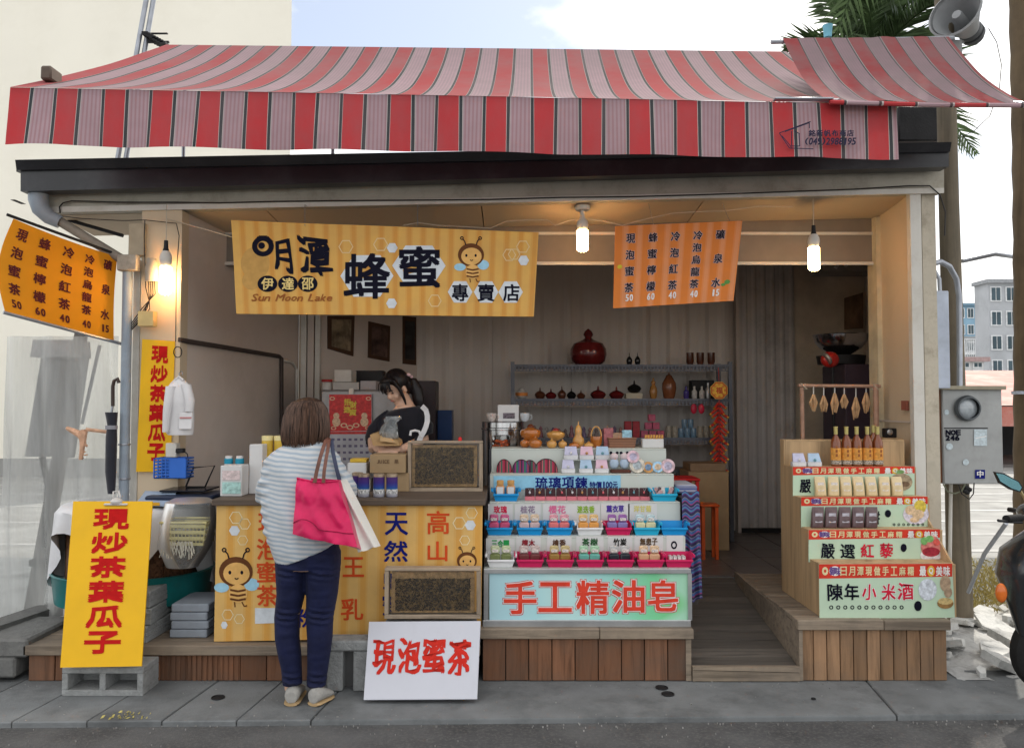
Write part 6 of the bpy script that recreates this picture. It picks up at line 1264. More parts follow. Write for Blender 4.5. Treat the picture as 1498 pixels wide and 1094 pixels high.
fb = Board(c + Vector((-r * .42, -.003, r * .42)), c + Vector((r * .42, -.003, r * .42)), c + Vector((r * .42, -.003, -r * .42)), c + Vector((-r * .42, -.003, -r * .42))); write(m, fb.uv, [('福', .5, .5, .85, .85)], bold=.02, off=.0005)
part('red_pattern', m, rdc, oc, smooth=False); part('loop', MB().tube([c + Vector((0, 0, r)), c + Vector((0, .02, r + .12))], .003, 5), rdc, oc)
fc = thing('firecracker_string', 'long string of red and gold firecrackers hanging below the octagon charm', 'firecracker string', W(1052, 735, 6.85)); cr_ = MB(); cg = MB()
part('cord', MB().tube([W(1052, 585, 6.85), W(1052, 735, 6.85)], .004, 5), rdc, fc)
for k in range(17):
    y = 590 + k * 6.6
    for s_ in (-1, 1):
        a = W(1052 + s_ * 1.5, y, 6.85 + .005); b_ = W(1052 + s_ * (7.5 + 3 * ((k * 2 + (s_ > 0)) % 3)), y + 8 + 2 * (k % 2), 6.83)
        part('firecracker', MB().tube([a, b_], .0115, 8), rdc, fc); d = (b_ - a)
        cg.tube([b_ - d * .12, b_ + d * .02], .0122, 8)
part('gold_ends', cg, goldm, fc, stuff=True)
m = MB()
for k in range(14): x = 1052 + rnd.uniform(-2.6, 2.6); m.tube([W(1052, 702, 6.85), W(x, 712, 6.85), W(x + rnd.uniform(-.5, .5), 735, 6.85)], .003, 4)
part('tassel', m, rdc, fc, stuff=True)
# calendar, fridge, boxes at the back left
cab = mat('grey appliance', (.22, .21, .21), rough=.35, var=.06, metal=.2)
fr = thing('fridge', 'grey fridge standing behind the counter under the calendar', 'fridge', (XX(530, 6.0), 6.0, .32)); a, b_ = XX(470, 6.0), XX(600, 6.0); zf = ZZ(570, 6.0)
part('body', MB().box((a, 6.02, .321), (b_, 6.5, zf), bev=.01), cab, fr); part('door', MB().box((a + .003, 5.99, .36), (b_ - .1, 6.018, zf - .01), bev=.006), mat('fridge door', (.26, .25, .25), rough=.3, metal=.2), fr); part('handle', MB().box((b_ - .125, 5.97, 1.2), (b_ - .11, 5.989, 1.5)), alu, fr); part('magnet', MB().box(W(511, 577, 5.99), W(517, 568, 5.97), bev=.003), whitep, fr)
cal = thing('calendar', 'red and gold New Year wall calendar with a day grid', 'calendar', W(512, 690, 5.96)); Bc = Board(W(481, 577, 5.965), W(544, 576, 5.965), W(544, 690, 5.965), W(481, 690, 5.965))
part('sheet', Bc.sheet(.004), mat('calendar paper', (.42, .42, .46), rough=.5), cal, smooth=False); f = Bc.px
m = MB(); poly(m, f, [(481.5, 577), (543.5, 577), (543.5, 630), (481.5, 631)], .001); poly(m, f, [(481.5, 631.5), (543.5, 631), (543.5, 635), (481.5, 635)], .001); part('red_print', m, mat('calendar red', (.48, .03, .03), rough=.4, var=.35, scale=40), cal, smooth=False)
m = MB(); write(m, f, [('招', 508, 588, 9, 9), ('財', 517, 592, 9, 10), ('進', 508, 599, 10, 9), ('寶', 516, 603, 10, 9)], bold=.6, off=.002); part('lettering', m, mat('calendar gold', (.58, .45, .06), var=.3, scale=60), cal, smooth=False)
m = MB()
for x, y in ((492, 612), (533, 612)): disc(m, f, x, y - 4, 4.5, 4.5, .002, 14); disc(m, f, x, y + 5, 6, 7, .0023, 14)
for x, y, r_ in ((486, 583, 4), (539, 583, 4), (503, 622, 5), (512, 625, 5), (521, 622, 5), (488, 626, 4), (538, 626, 4)): disc(m, f, x, y, r_, r_ * .7, .0018, 12, ri=.6)
part('figure_print', m, mat('calendar pinkish', (.6, .42, .28), var=.3, scale=80), cal, smooth=False)
m = MB()
for i in range(5):
    for j in range(7): poly(m, f, [(485 + j * 8.3, 641 + i * 9.5), (489.5 + j * 8.3, 641 + i * 9.5), (489.5 + j * 8.3, 644.5 + i * 9.5), (485 + j * 8.3, 644.5 + i * 9.5)], .001)
part('date_print', m, mat('calendar ink', (.14, .12, .2)), cal, smooth=False)
def fcarton(lb, a, b_, y0_, m_, Y=6.1, z=None, dep=.2): return carton(lb, a, b_, y0_, 570, Y, dep, m_, zbase=(zf + .001) if z is None else z)
dullw = mat('dull white box', (.42, .40, .38), rough=.6)
jr = turned('jar', 'glass jar with dark red lid at the left on top of the fridge', 'jar', 478, 555, 15, [(.9, 0), (1, .1), (1, .68), (.9, .72), (1.05, .75), (1.05, .98), (.9, 1)], dullw, Y=6.12, z=zf + .001, lidm=(mat('red lid', (.3, .02, .02)), 5))
fcarton('long white box, lower one on the fridge', 487, 525, 559, dullw); fcarton('smaller white box stacked on the long one on the fridge', 489, 514, 541, mat('white box 2', (.5, .48, .45)), z=ZZ(559, 6.1) + .002); fcarton('greyish carton on the right end of the fridge', 527, 550, 557, mat('mauve grey box', (.36, .33, .34)))
carton('black flat appliance behind the boxes on top of the fridge', 518, 560, 542, 556, 6.3, .15, ironm, zbase=zf + .001)
carton('tall dark cabinet behind the shopkeeper', 596, 637, 557, 760, 6.4, .3, mat('very dark brown cabinet', (.035, .025, .028), rough=.4), cat='cabinet', nm='cabinet', zbase=.321)
bl2 = mat('deep blue plastic', (.01, .035, .12), rough=.35)
carton('deep blue crate behind the shopkeeper at the right', 640, 661, 600, 645, 6.5, .2, bl2, cat='crate', nm='crate', zbase=ZZ(645, 6.5)); carton('dark grey low cabinet under the deep blue crate', 638, 668, 646, 760, 6.5, .3, cab, cat='cabinet', nm='cabinet', zbase=.321)
# framed pictures on the slanted inner left wall
def onwall(px, py):
    d = ray(px, py); dd = Vector((.718, .896, 0)).normalized(); n = Vector((-dd.y, dd.x, 0)); p0 = Vector((-1.638, 6.704, 0)); C = Vector((0, 0, CAMH)); t_ = (p0 - C - n * .012).dot(n) / d.dot(n); return C + d * t_
fmk = mat('dark picture frame', (.07, .035, .02), rough=.4)
for i, (q, lb) in enumerate((((480, 462, 519, 462, 517, 521, 480, 510), 'framed dark picture nearest the door trim, under the shop sign'), ((540, 470, 571, 477, 570, 529, 539, 523), 'middle framed picture on the inner left wall'), ((590, 462, 609, 464, 609, 534, 590, 532), 'narrow dark framed picture furthest back on the inner left wall'))):
    P = [onwall(q[2 * j], q[2 * j + 1]) for j in range(4)]; b9 = Board(P[0], P[1], P[2], P[3]); t = thing('framed_picture', lb, 'picture', (P[2] + P[3]) / 2); part('frame', b9.sheet(.02), fmk, t, smooth=False)
    m = MB(); m.slab(lambda u, v: b9.uv(.13 + .74 * u, .1 + .8 * (1 - v), .003), 1, 1, -b9.n * .002); part('print', m, mat('sepia print %d' % i, ((.22, .17, .11), (.1, .06, .05), (.03, .03, .03))[i], rough=.3, var=.8, scale=9, dirt=(.03, .02, .02), dscale=6, damt=.9), t, smooth=False)
# ================================================================ RIGHT SIDE INSIDE: rack, wok, cabinet
rk = thing('wooden_rack', 'small wooden frame wrapped with cord, standing behind the stepped display', 'rack', (XX(1228, 5.45), 5.45, .34)); rkm = mat('pinkish raw wood', (.40, .24, .17), rough=.7, var=.2, scale=15, bump=.3)
part('post', MB().tube([Vector((XX(1174, 5.45), 5.45, .34)), W(1173, 562, 5.45)], .014, 10), rkm, rk); part('post', MB().tube([Vector((XX(1282, 5.4), 5.4, .34)), W(1281, 562, 5.4)], .018, 10), rkm, rk); part('top_bar', MB().tube([W(1168, 564, 5.44), W(1288, 565, 5.4)], .012, 10), rkm, rk)
for p in (W(1175, 565, 5.44), W(1280, 566, 5.4)): part('cord_wrap', MB().tube([p + Vector((-.02, -.01, .02)), p + Vector((.02, -.016, -.02)), p + Vector((-.02, .01, -.02)), p + Vector((.02, .01, .02))], .005, 6), mat('pale rope', (.5, .42, .32)), rk)
rsm = mat('dried tan pods', (.50, .30, .15), rough=.6, var=.35, scale=22, coat=.2)
for i, (x, y0_, y1_) in enumerate(((1190, 578, 600), (1205, 580, 603), (1221, 576, 604), (1235, 578, 598), (1252, 582, 612), (1267, 575, 603))):
    t = thing('dried_bundle', 'clear bag of dried tan fruit hanging from the wooden rack, %s' % ORD[i], 'dried food', W(x, y1_, 5.42), group='dried bundles on the wooden rack'); part('strap', MB().tube([W(x, 566, 5.425), W(x, y0_, 5.42)], .004, 6), mat('white tie', (.55, .53, .5)), t)
    for k in range(4):
        dx = (k - 1.5) * 2.2; a = W(x + dx * .3, y0_ - 1, 5.42 + .01 * (k % 2)); m_ = W(x + dx * 1.3, (y0_ + y1_) / 2, 5.41 + .015 * (k % 2)); e = W(x + dx * .7 + rnd.uniform(-1, 1), y1_ + rnd.uniform(-2, 2), 5.42)
        part('pod', MB().tube([a, m_, e], [.004, .0105, .003], 8), rsm, t)
wk_ = thing('wok', 'wide steel wok on a black stand in the back right corner', 'wok', (XX(1243, 6.2), 6.3, ZZ(516, 6.2))); c = Vector((XX(1243, 6.2), 6.35, ZZ(517, 6.2))); rw = 39 * 6.2 / F
part('bowl', MB().lathe([(rw * .35, 0), (rw * .75, .05), (rw * .93, .10), (rw, .155), (rw * 1.04, .16), (rw * .97, .152), (rw * .6, .03), (.001, .02)], c, 32), stl, wk_)
bkc = thing('stove_cabinet', 'dark cabinet with black gas ring under the wok', 'cabinet', (c.x, 6.3, .32)); part('ring', MB().lathe([(rw * .5, -.085), (rw * .85, -.08), (rw * .9, -.01), (rw * .5, -.004)], c, 24), ironm, bkc); part('body', MB().box((XX(1233, 6.2), 6.15, .321), (XX(1290, 6.2), 6.6, c.z - .086), bev=.006), mat('plum dark cabinet', (.05, .035, .05), rough=.4), bkc)
fn = thing('red_lamp', 'red round heat lamp on a thin stand left of the wok', 'lamp', Vector((XX(1216, 6.0), 6.0, .32))); c = W(1214, 526, 6.0)
part('shade', MB().ell(c, (.07, .05, .062), 18, 10), mat('glossy red', (.40, .02, .015), rough=.25, coat=.6), fn); part('rim', MB().lathe([(.045, 0), (.05, .01), (.045, .02)], c + Vector((-.045, -.04, 0)), 16, M=Matrix.Rotation(R(60), 4, 'Y').to_3x3()), mat('dull silver', (.4, .38, .34), metal=.6, rough=.4), fn); part('stem', MB().tube([c + Vector((.02, 0, -.05)), Vector((c.x + .03, 6.0, .34))], .011, 8), ironm, fn); part('foot', MB().lathe([(.12, 0), (.12, .015), (.02, .03)], (c.x + .03, 6.0, .321), 20), ironm, fn)
pb_ = thing('wall_print', 'brown scroll picture on the back right wall above the wok', 'picture', W(1250, 475, 7.0)); part('sheet', MB().prism([W(1235, 436, 7.3), W(1262, 428, 7.0), W(1262, 480, 7.0), W(1235, 482, 7.3)], (.01, .01, 0)), mat('brown print', (.12, .07, .04), var=.6, scale=6), pb_, smooth=False)
br = thing('wall_bracket', 'grey folding bracket and shelf above the wok under the lintel', 'bracket', W(1230, 400, 6.6))
part('strut', MB().tube([W(1222, 392, 6.3), W(1262, 335, 6.3)], .014, 8), alu, br); part('strut', MB().tube([W(1236, 390, 6.35), W(1274, 345, 6.3)], .014, 8), alu, br); part('shelf', MB().box(W(1205, 396, 6.4), W(1281, 389, 6.7)), mat('grey shelf', (.2, .19, .18)), br, smooth=False); part('housing', MB().box(W(1215, 389, 6.5), W(1281, 375, 6.8)), ironm, br, smooth=False)
# ================================================================ STEPPED DISPLAY WITH BANNERS
ply = mat_wood('plywood', (.50, .34, .19), along='Z', rand=.06, fine=12, dirt=(.4, .27, .15), damt=.4, bump=.1)
hm_ = thing('stepped_display', 'stepped plywood display box with four printed food banners', 'display stand', (2.1, 4.5, .34))
YY = [4.48, 4.64, 4.77, 4.90, 5.05, 5.12]; zdk2 = ZZ(907, 4.42) + .001; ZS = [ZZ(825, 4.48), ZZ(775, 4.64), ZZ(728, 4.77), ZZ(683, 4.90), ZZ(643, 5.05)]
Lx = XX(1198, 4.48); Rx = [XX(1393, 4.48), XX(1375, 4.64), XX(1357, 4.77), XX(1338, 4.90), XX(1322, 5.05)]
for k in range(5):
    part('riser', MB().box((Lx + .006, YY[k], zdk2 if k == 0 else ZS[k - 1] - .02), (Rx[k], YY[k] + .01, ZS[k] - .01)), ply, hm_, smooth=False)
    part('tread', MB().box((Lx + .006, YY[k] - .002, ZS[k] - .01), (Rx[k], YY[k + 1], ZS[k])), ply, hm_, smooth=False)
part('side_panel', MB().prism([(Lx - .006, 4.48, zdk2)] + [p for k in range(5) for p in ((Lx - .006, YY[k], ZS[k] if k < 4 else ZS[4]), (Lx - .006, YY[k + 1] if k < 4 else 5.12, ZS[k]))] + [(Lx - .006, 5.12, zdk2)], (.011, 0, 0)), ply, hm_, smooth=False)
part('side_panel', MB().prism([(Rx[4] - .012, 4.5, zdk2), (Rx[4] - .012, 5.12, zdk2), (Rx[4] - .012, 5.12, ZS[3]), (Rx[4] - .012, 4.5, ZS[0] - .011)], (.01, 0, 0)), ply, hm_, smooth=False)
mint = mat('mint banner print', (.52, .66, .50), rough=.45, var=.12, scale=3, dirt=(.36, .58, .36), dscale=3, damt=.6); rband = ink('banner red', (.62, .05, .03), .4); crm = ink('cream letters', (.72, .62, .35)); plum = ink('plum', (.14, .08, .25)); crimson = ink('crimson', (.6, .02, .05))
def dishes(b, k):
    f = b.px
    def dd(pts, col, nm, o=.0026):
        m = MB()
        for i_, (x, y, rx, ry) in enumerate(pts): disc(m, f, x, y, rx, ry, o + i_ * .00015, 16)
        part('food_print', m, mat('food ' + nm, col, rough=.45, var=.35, scale=50), hm_, smooth=False)
    if k == 0:
        dd([(1357, 868, 12, 4), (1357, 862, 13.5, 16)], (.62, .66, .72), 'milk white'); dd([(1383, 882, 12, 8)], (.30, .17, .06), 'bowl brown', .0032); dd([(1383, 879, 11, 5)], (.6, .45, .2), 'millet', .0036); dd([(1383, 853, 8, 12), (1387, 866, 6, 8)], (.42, .30, .2), 'grain ears', .0029)
    if k == 1: dd([(1362, 800, 15, 17)], (.62, .2, .18), 'pink spill'); dd([(1362, 812, 16, 9)], (.7, .66, .68), 'white plate', .003); dd([(1362, 807, 13, 7)], (.35, .03, .05), 'red grain', .0034); dd([(1352, 791, 5, 6), (1360, 788, 6, 5)], (.2, .45, .15), 'green leaves', .0034); dd([(1370, 793, 5, 5)], (.6, .1, .08), 'tomato', .0036)
    if k == 2: dd([(1340, 752, 19, 15)], (.62, .58, .66), 'pale plate 2'); dd([(1332, 746, 8, 7), (1343, 752, 9, 7), (1338, 760, 7, 4)], (.66, .48, .3), 'cakes', .003); dd([(1346, 741, 9, 10)], (.68, .52, .08), 'lemon', .0028)
    if k == 3: dd([(1318, 705, 17, 13)], (.36, .28, .18), 'mushroom brown'); dd([(1312, 700, 6, 4), (1324, 708, 7, 4), (1316, 711, 6, 3)], (.16, .1, .06), 'mushroom dark', .003); dd([(1316, 690, 7, 3)], (.2, .35, .12), 'herb', .003)
specs = [(1198, 1393, 825, 903, 846, 4.47), (1183, 1375, 775, 820, 789, 4.63), (1172, 1357, 727, 770, 740, 4.76), (1160, 1338, 683, 724, 695, 4.89)]
for k, (a, b_, y0_, y1_, yr, Y) in enumerate(specs):
    lo = 3 if k == 0 else 0
    b = Board(W(a, y0_, Y), W(b_, y0_ - 1, Y), W(b_ + (4 if k == 0 else 0), y1_, Y), W(a + (1 if k == 0 else 0), y1_ + 2, Y))
    part('banner', b.sheet(.004), mint, hm_, smooth=False); f = b.px; h = yr - y0_
    m = MB(); poly(m, f, [(a, y0_), (b_, y0_ - 1), (b_, yr - 3), (a, yr)], .001); part('red_band', m, rband, hm_, smooth=False)
    sc_ = (b_ - a) / 195; cy = (y0_ + yr) / 2 - .5; fs = h * .62
    m = MB(); write(m, f, [(c, a + (36 + i * 12.3) * sc_, cy, 9 * sc_, fs) for i, c in enumerate('日月潭現做手工麻糬')], bold=.35, off=.002)
    disc(m, f, a + 9 * sc_, cy, 4.6 * sc_, fs * .48, .0018, 10, ri=.4); part('lettering', m, crm, hm_, smooth=False)
    m = MB(); disc(m, f, a + 23.5 * sc_, cy, 8.5 * sc_, fs * .55, .0016, 16); write(m, f, [(c, a + x * sc_, cy, 9 * sc_, fs * 1.05) for c, x in (('最', 152), ('美', 176), ('味', 187))], bold=.5, off=.002); part('lettering', m, whk, hm_, smooth=False)
    m = MB(); write(m, f, [('御', a + 19.5 * sc_, cy, 7.5 * sc_, fs * .9), ('味', a + 27.5 * sc_, cy, 7.5 * sc_, fs * .9)], bold=.5, off=.0024); part('lettering', m, plum, hm_, smooth=False)
    m = MB(); disc(m, f, a + 164 * sc_, cy, 5.6 * sc_, fs * .62, .0018, 14); part('badge_print', m, ink('amber badge', (.68, .42, .06)), hm_, smooth=False); m = MB(); write(m, f, [('Q', a + 164 * sc_, cy, 6 * sc_, fs * .75)], bold=.4, off=.0026); part('lettering', m, whk, hm_, smooth=False)
    dishes(b, k)
    mB, mR, mW = MB(), MB(), MB()
    if k == 0:
        write(mB, f, [('陳', 1222, 866, 22, 24), ('年', 1246, 866, 20, 24)], bold=.6, off=.003, brush=.08); R3 = [('小', 1272, 866, 20, 22), ('米', 1300, 866, 20, 23), ('酒', 1325, 865, 22, 23)]; write(mW, f, R3, bold=1.7, off=.0018, brush=.08); write(mR, f, R3, bold=.6, off=.003, brush=.08)
        for i in range(11): disc(mB, f, 1216 + i * 10.3, 888, 3, 3, .002, 12, ri=.55)
        disc(mB, f, 1343, 886, 5.5, 7.5, .0038, 14)
    if k == 1:
        write(mB, f, [('嚴', 1211, 806, 21, 21), ('選', 1240, 806, 20, 20)], bold=.5, off=.003, brush=.08); write(mR, f, [('紅', 1269, 805, 19, 19), ('藜', 1297, 805, 19, 20)], bold=.5, off=.003, brush=.08); disc(mB, f, 1322, 801, 4.5, 6, .0028, 14)
    if k == 2: write(mB, f, [('餅', 1280, 757, 14, 20)], bold=.5, off=.003, brush=.06); disc(mB, f, 1299, 751, 4.5, 5.5, .0028, 14); [disc(mB, f, 1308 + i * 7, 767, 2, 2, .0042, 8, ri=.5) for i in range(7)]
    if k == 3: write(mB, f, [('嚴', 1178, 711, 16, 19)], bold=.5, off=.003, brush=.08)
    part('lettering', mB, blk, hm_, smooth=False)
    if mR.v: part('lettering', mR, crimson, hm_, smooth=False)
    if mW.v: part('lettering', mW, whk, hm_, smooth=False)
# bottles, packs
btm = mat('amber drink', (.20, .05, .012), rough=.12, var=.15, coat=.8); btl = mat('orange label', (.66, .30, .06), rough=.5, var=.3, scale=60); btg = mat('dark label text', (.1, .05, .03)); btc = mat('pale gold cap', (.5, .42, .16), rough=.35, metal=.4)
pr_ = None
H = ZZ(624, 4.97) - ZS[3]
for i, x in enumerate((1222, 1237.5, 1252.5, 1268, 1283)):
    if pr_ is None:
        pr_ = thing('drink_bottle', 'x', 'bottle', (0, 0, 0), group='amber drink bottles on the top step'); r = .031
        part('glass', MB().lathe([(r * .9, 0), (r, .006), (r, H * .6), (r * .8, H * .68), (.011, H * .78), (.010, H * .92)], n=20), btm, pr_); part('cap', MB().lathe([(.0105, H * .8), (.0125, H * .805), (.0125, H * .97), (.014, H * .975), (.014, H), (.01, H)], n=14), btc, pr_)
        part('paper_label', MB().lathe([(r + .0006, .022), (r + .0006, H * .46)], n=20, cap=False), btl, pr_); part('label_foot', MB().lathe([(r + .0008, .012), (r + .0008, .038)], n=20, cap=False), mat('label foot print', (.35, .3, .25), var=.9, scale=120), pr_)
        q = MB()
        for j in range(3): q.box((-.006, -r - .0016, .06 + j * .026), (.006, -r - .0009, .078 + j * .026))
        part('label_mark', q, mat('label brown mark', (.3, .1, .03)), pr_, smooth=False); o = pr_
    else: o = copy_thing(pr_, (0, 0, 0))
    put(o, (XX(x, 4.97), 4.97, ZS[3] + .0005), R((i * 37) % 30 - 15), 'amber drink bottle with orange label, %s of five on the top step' % (ORD[i] if i < 4 else 'rightmost'))
o = copy_thing(pr_, (XX(1277, 5.2), 5.2, ZS[4] - .16), 0, 'dark bottle with pinkish cap half hidden behind the row of five')
solo('small_stand', MB().box((XX(1268, 5.2), 5.14, .331), (XX(1292, 5.2), 5.3, ZS[4] - .161)), ply, 'hidden plywood ledge behind the stepped display', 'stand', smooth=False)
for i, x in enumerate((1168, 1190.5)): gift('small white packed cake box, %s one on the top step' % ('left', 'right')[i], x, 663, 682, 4.95, 20, (0, 2)[i], z=ZS[3] + .0005)
def pouch(nm, lb, x, y0_, y1_, Y, w, m_, lblm, z, tilt=0, grp=None):
    c = Vector((XX(x, Y), Y, z)); h = (y1_ - y0_) * Y / F; hw = w * Y / F / 2; t = thing(nm, lb, 'food packet', c, group=grp)
    rings = [(c + Vector((0, .004, 0)), (hw * .95, 0, 0), (0, .012, 0)), (c + Vector((0, .004, h * .06)), (hw, 0, 0), (0, .019, 0)), (c + Vector((tilt * .3, .006, h * .5)), (hw * .93, 0, 0), (0, .021, 0)), (c + Vector((tilt * .8, .012, h * .88)), (hw * .95, 0, 0), (0, .008, 0)), (c + Vector((tilt, .015, h)), (hw * .92, 0, 0), (0, .002, 0))]
    m = MB(); n = 20
    vs = []
    for cc, a, b_ in rings:
        for j in range(n):
            an = 2 * math.pi * j / n; ca, sa = math.cos(an), math.sin(an); vs.append(Vector(cc) + Vector(a) * math.copysign(abs(ca) ** .35, ca) + Vector(b_) * math.copysign(abs(sa) ** .8, sa))
    k = len(rings); m.add(vs, [(i * n + j, i * n + (j + 1) % n, (i + 1) * n + (j + 1) % n, (i + 1) * n + j) for i in range(k - 1) for j in range(n)] + [tuple(range(n))[::-1], tuple(range((k - 1) * n, k * n))])
    part('bag', m, m_, t); part('label_print', MB().prism([c + Vector((-hw * .55 + tilt * .4, -.0215 + .006, h * .28)), c + Vector((hw * .55 + tilt * .4, -.0155, h * .28)), c + Vector((hw * .55 + tilt * .7, -.0085, h * .72)), c + Vector((-hw * .55 + tilt * .7, -.0085, h * .72))], (0, .002, 0)), lblm, t, smooth=False); return t
creamb = mat('cream sachet', (.66, .52, .30), rough=.35, var=.12, scale=25, coat=.4); creaml = mat('pale sachet label', (.66, .6, .55), var=.25, scale=90); darkb = mat('dark snack pack', (.10, .055, .06), rough=.25, var=.3, scale=30, coat=.5); silv = mat('silver snack label', (.42, .40, .45), rough=.3, var=.3, scale=60)
for i in range(7): pouch('sachet', 'cream sachet, %s of seven before the top banner' % (ORD[i] if i < 6 else 'rightmost'), 1199 + i * 18.6, 699, 727, 4.85, 16.5, creamb, creaml, ZS[2] + .0005, rnd.uniform(-.006, .006), 'cream sachets before the top banner')
for i in range(5): pouch('snack_pack', 'dark snack pack, %s of five before the second banner' % (ORD[i] if i < 4 else 'rightmost'), 1193 + i * 19.6, 744, 774, 4.71, 18.5, darkb, silv, ZS[1] + .0005, .012, 'dark snack packs before the second banner')
sp = thing('speaker_box', 'tiny black gadget on the right wall ledge behind the bottles', 'gadget', W(1302, 639, 5.3)); part('body', MB().box(W(1296, 640, 5.3), W(1308, 626, 5.36), bev=.005), ironm, sp); part('dial', MB().ell(W(1302, 632, 5.29), (.02, .006, .02), 12, 6), alu, sp); part('ledge', MB().box(W(1292, 643, 5.2), Vector((2.60, 5.42, ZZ(640, 5.3) - .001))), ply, sp, smooth=False)
# ================================================================ RIGHT OUTSIDE
polm = mat_wood('old wooden pole', (.17, .14, .10), along='Z', rand=0, fine=14, dirt=(.09, .08, .06), damt=.6, bump=.6)
pp = thing('utility_pole', 'weathered round utility pole right of the shop carrying the meter box', 'utility pole', (3.16, 5.62, -.03))
part('pole', MB().tube([(3.17, 5.62, -.03), (3.165, 5.62, 1.2), (3.15, 5.62, 3), (3.14, 5.62, 6)], [.085, .075, .066, .06], 20), polm, pp)
part('cable_guard', MB().tube([W(1391, 705, 5.52), W(1389, 880, 5.52)], .012, 8), whitep, pp)
mb_ = thing('meter_box', 'grey metal electric meter box with round glass dial, code letters and stickers', 'meter box', W(1408, 708, 5.35)); mgm = mat('grey meter metal', (.36, .37, .37), rough=.5, var=.08, scale=5, dirt=(.24, .24, .23), dscale=4, damt=.5, metal=.2)
part('housing', MB().box(W(1381, 708, 5.35), W(1446, 569, 5.5), bev=.006), mgm, mb_); part('hood', MB().box(W(1373, 570, 5.32), W(1449, 565, 5.5), bev=.004), mat('rusty hood edge', (.3, .27, .2)), mb_); part('side_board', MB().box(W(1369, 706, 5.37), W(1380, 566, 5.5)), mat_wood('brown side board', (.14, .06, .03), along='Z'), mb_, smooth=False)
part('door_gap', MB().box(W(1381, 627, 5.349), W(1445, 625.5, 5.347)), ironm, mb_, smooth=False)
c = W(1413, 597, 5.345); Mx = Matrix.Rotation(R(90), 4, 'X').to_3x3(); part('dial_ring', MB().lathe([(.072, 0), (.082, .0), (.088, .02), (.078, .045), (.068, .045)], c, 32, M=Mx, cap=False), mat('dark ring', (.1, .11, .12), rough=.3, metal=.5), mb_)
part('dial_glass', MB().lathe([(.001, .03), (.04, .028), (.07, .01)], c, 28, M=Mx, cap=False), mat('meter face', (.4, .44, .47), rough=.1, var=.3, scale=14, coat=1), mb_)
b = Board(W(1381, 627, 5.346), W(1446, 627, 5.346), W(1446, 706, 5.346), W(1381, 706, 5.346)); f = b.px; m = MB(); write(m, f, [(c_, 1387 + i * 7.5, 632.5, 6.5, 7) for i, c_ in enumerate('NOE')] + [(c_, 1386.5 + i * 7, 640.5, 5.8, 7) for i, c_ in enumerate('246')], bold=.7, off=.001); part('lettering', m, blk, mb_, smooth=False)
m = MB(); poly(m, f, [(1425, 628), (1444, 628), (1444, 652), (1425, 652)], .001); disc(m, f, 1389, 653, 5, 5, .001, 14); disc(m, f, 1413, 676, 4.5, 4.5, .001, 14); disc(m, f, 1385, 603, 3.5, 4, .001, 10); part('sticker', m, mat('pale sticker 2', (.5, .58, .62), var=.2, scale=60), mb_, smooth=False)
m = MB(); poly(m, f, [(1426.5, 687), (1441, 687), (1441, 700), (1426.5, 700)], .0015); part('sticker', m, navy, mb_, smooth=False); m = MB(); write(m, f, [('中', 1434, 693, 9, 9)], bold=.4, off=.003); stroke(m, f, [(1427, 641), (1443, 638)], 1.2, .002); part('sticker_mark', m, whk, mb_, smooth=False)
cd = thing('cable_duct', 'pale blue flat cable duct on the corner left of the utility pole', 'duct', W(1374, 705, 5.3)); part('duct', MB().box(W(1367, 568, 5.25), W(1382, 427, 5.3), bev=.005), mat('pale blue duct', (.45, .50, .60), rough=.4, dirt=(.35, .38, .42), damt=.4), cd)
part('lower_duct', MB().box(W(1345, 830, 5.15), W(1366, 585, 5.2)), mat('pale blue duct', (.45, .50, .60)), cd, smooth=False)
solo('conduit', MB().tube([W(1364, 386, 5.35), W(1376, 383, 5.38), W(1389, 390, 5.42), W(1399, 408, 5.45), W(1403, 432, 5.46), W(1404, 500, 5.46), W(1404, 566, 5.42)], .019, 12), gal, 'thick grey conduit arching from the corner down to the meter box', 'conduit')
solo('conduit', MB().tube([W(1351, 400, 5.3), W(1358, 393, 5.28), W(1367, 396, 5.27), W(1374, 408, 5.27), W(1375, 428, 5.27)], .013, 10), gal, 'small grey conduit bending into the pale blue duct', 'conduit')
solo('cable', MB().tube([W(x, y, 5.28) for x, y in ((1363, 386), (1345, 390), (1333, 394), (1328, 402), (1332, 416), (1345, 428), (1356, 436), (1366, 443))], .007, 8), cb, 'thick black cable loop hanging out at the corner beside the conduit', 'cable')
solo('cable', MB().tube([W(x, y, 5.26) for x, y in ((1366, 388), (1352, 392), (1346, 402), (1349, 420), (1357, 433), (1368, 440))], .005, 8), cb, 'thinner black cable loop inside the thick one', 'cable')
solo('cable', MB().tube([W(x, y, 5.33) for x, y in ((1380, 708), (1386, 719), (1397, 722), (1407, 718), (1412, 708))], .005, 8), mat('green grey cable', (.14, .15, .1)), 'greenish cable loop hanging under the meter box', 'cable')
solo('cable', MB().tube([W(x, y, 5.32) for x, y in ((1402, 708), (1407, 722), (1418, 730), (1424, 722), (1425, 706))], .004, 8), cb, 'black cable loop hanging under the meter box', 'cable')
tk = MB()
for k in range(5): tk.ell(W(1412 + 3 * (k % 3), 712 + 2 * k, 5.34), (.02, .015, .016), 8, 6)
solo('cable_clamp', tk, ironm, 'clump of black clamps under the meter box', 'clamp')
solo('pipe', MB().tube([Vector((XX(1405, 5.5), 5.45, 0)) + Vector((0, 0, .25)), W(1440, 810, 5.2), W(1472, 765, 4.9)], .013, 8), gal, 'thin grey pipe leaning from the pole foot towards the scooter handlebar', 'pipe')
solo('stay_wire', MB().tube([W(1408, 382, 5.8), W(1455, 372, 5.9), W(1484, 376, 6.0)], .016, 8), gal, 'grey bracket arm between the utility pole and the palm trunk', 'bracket')
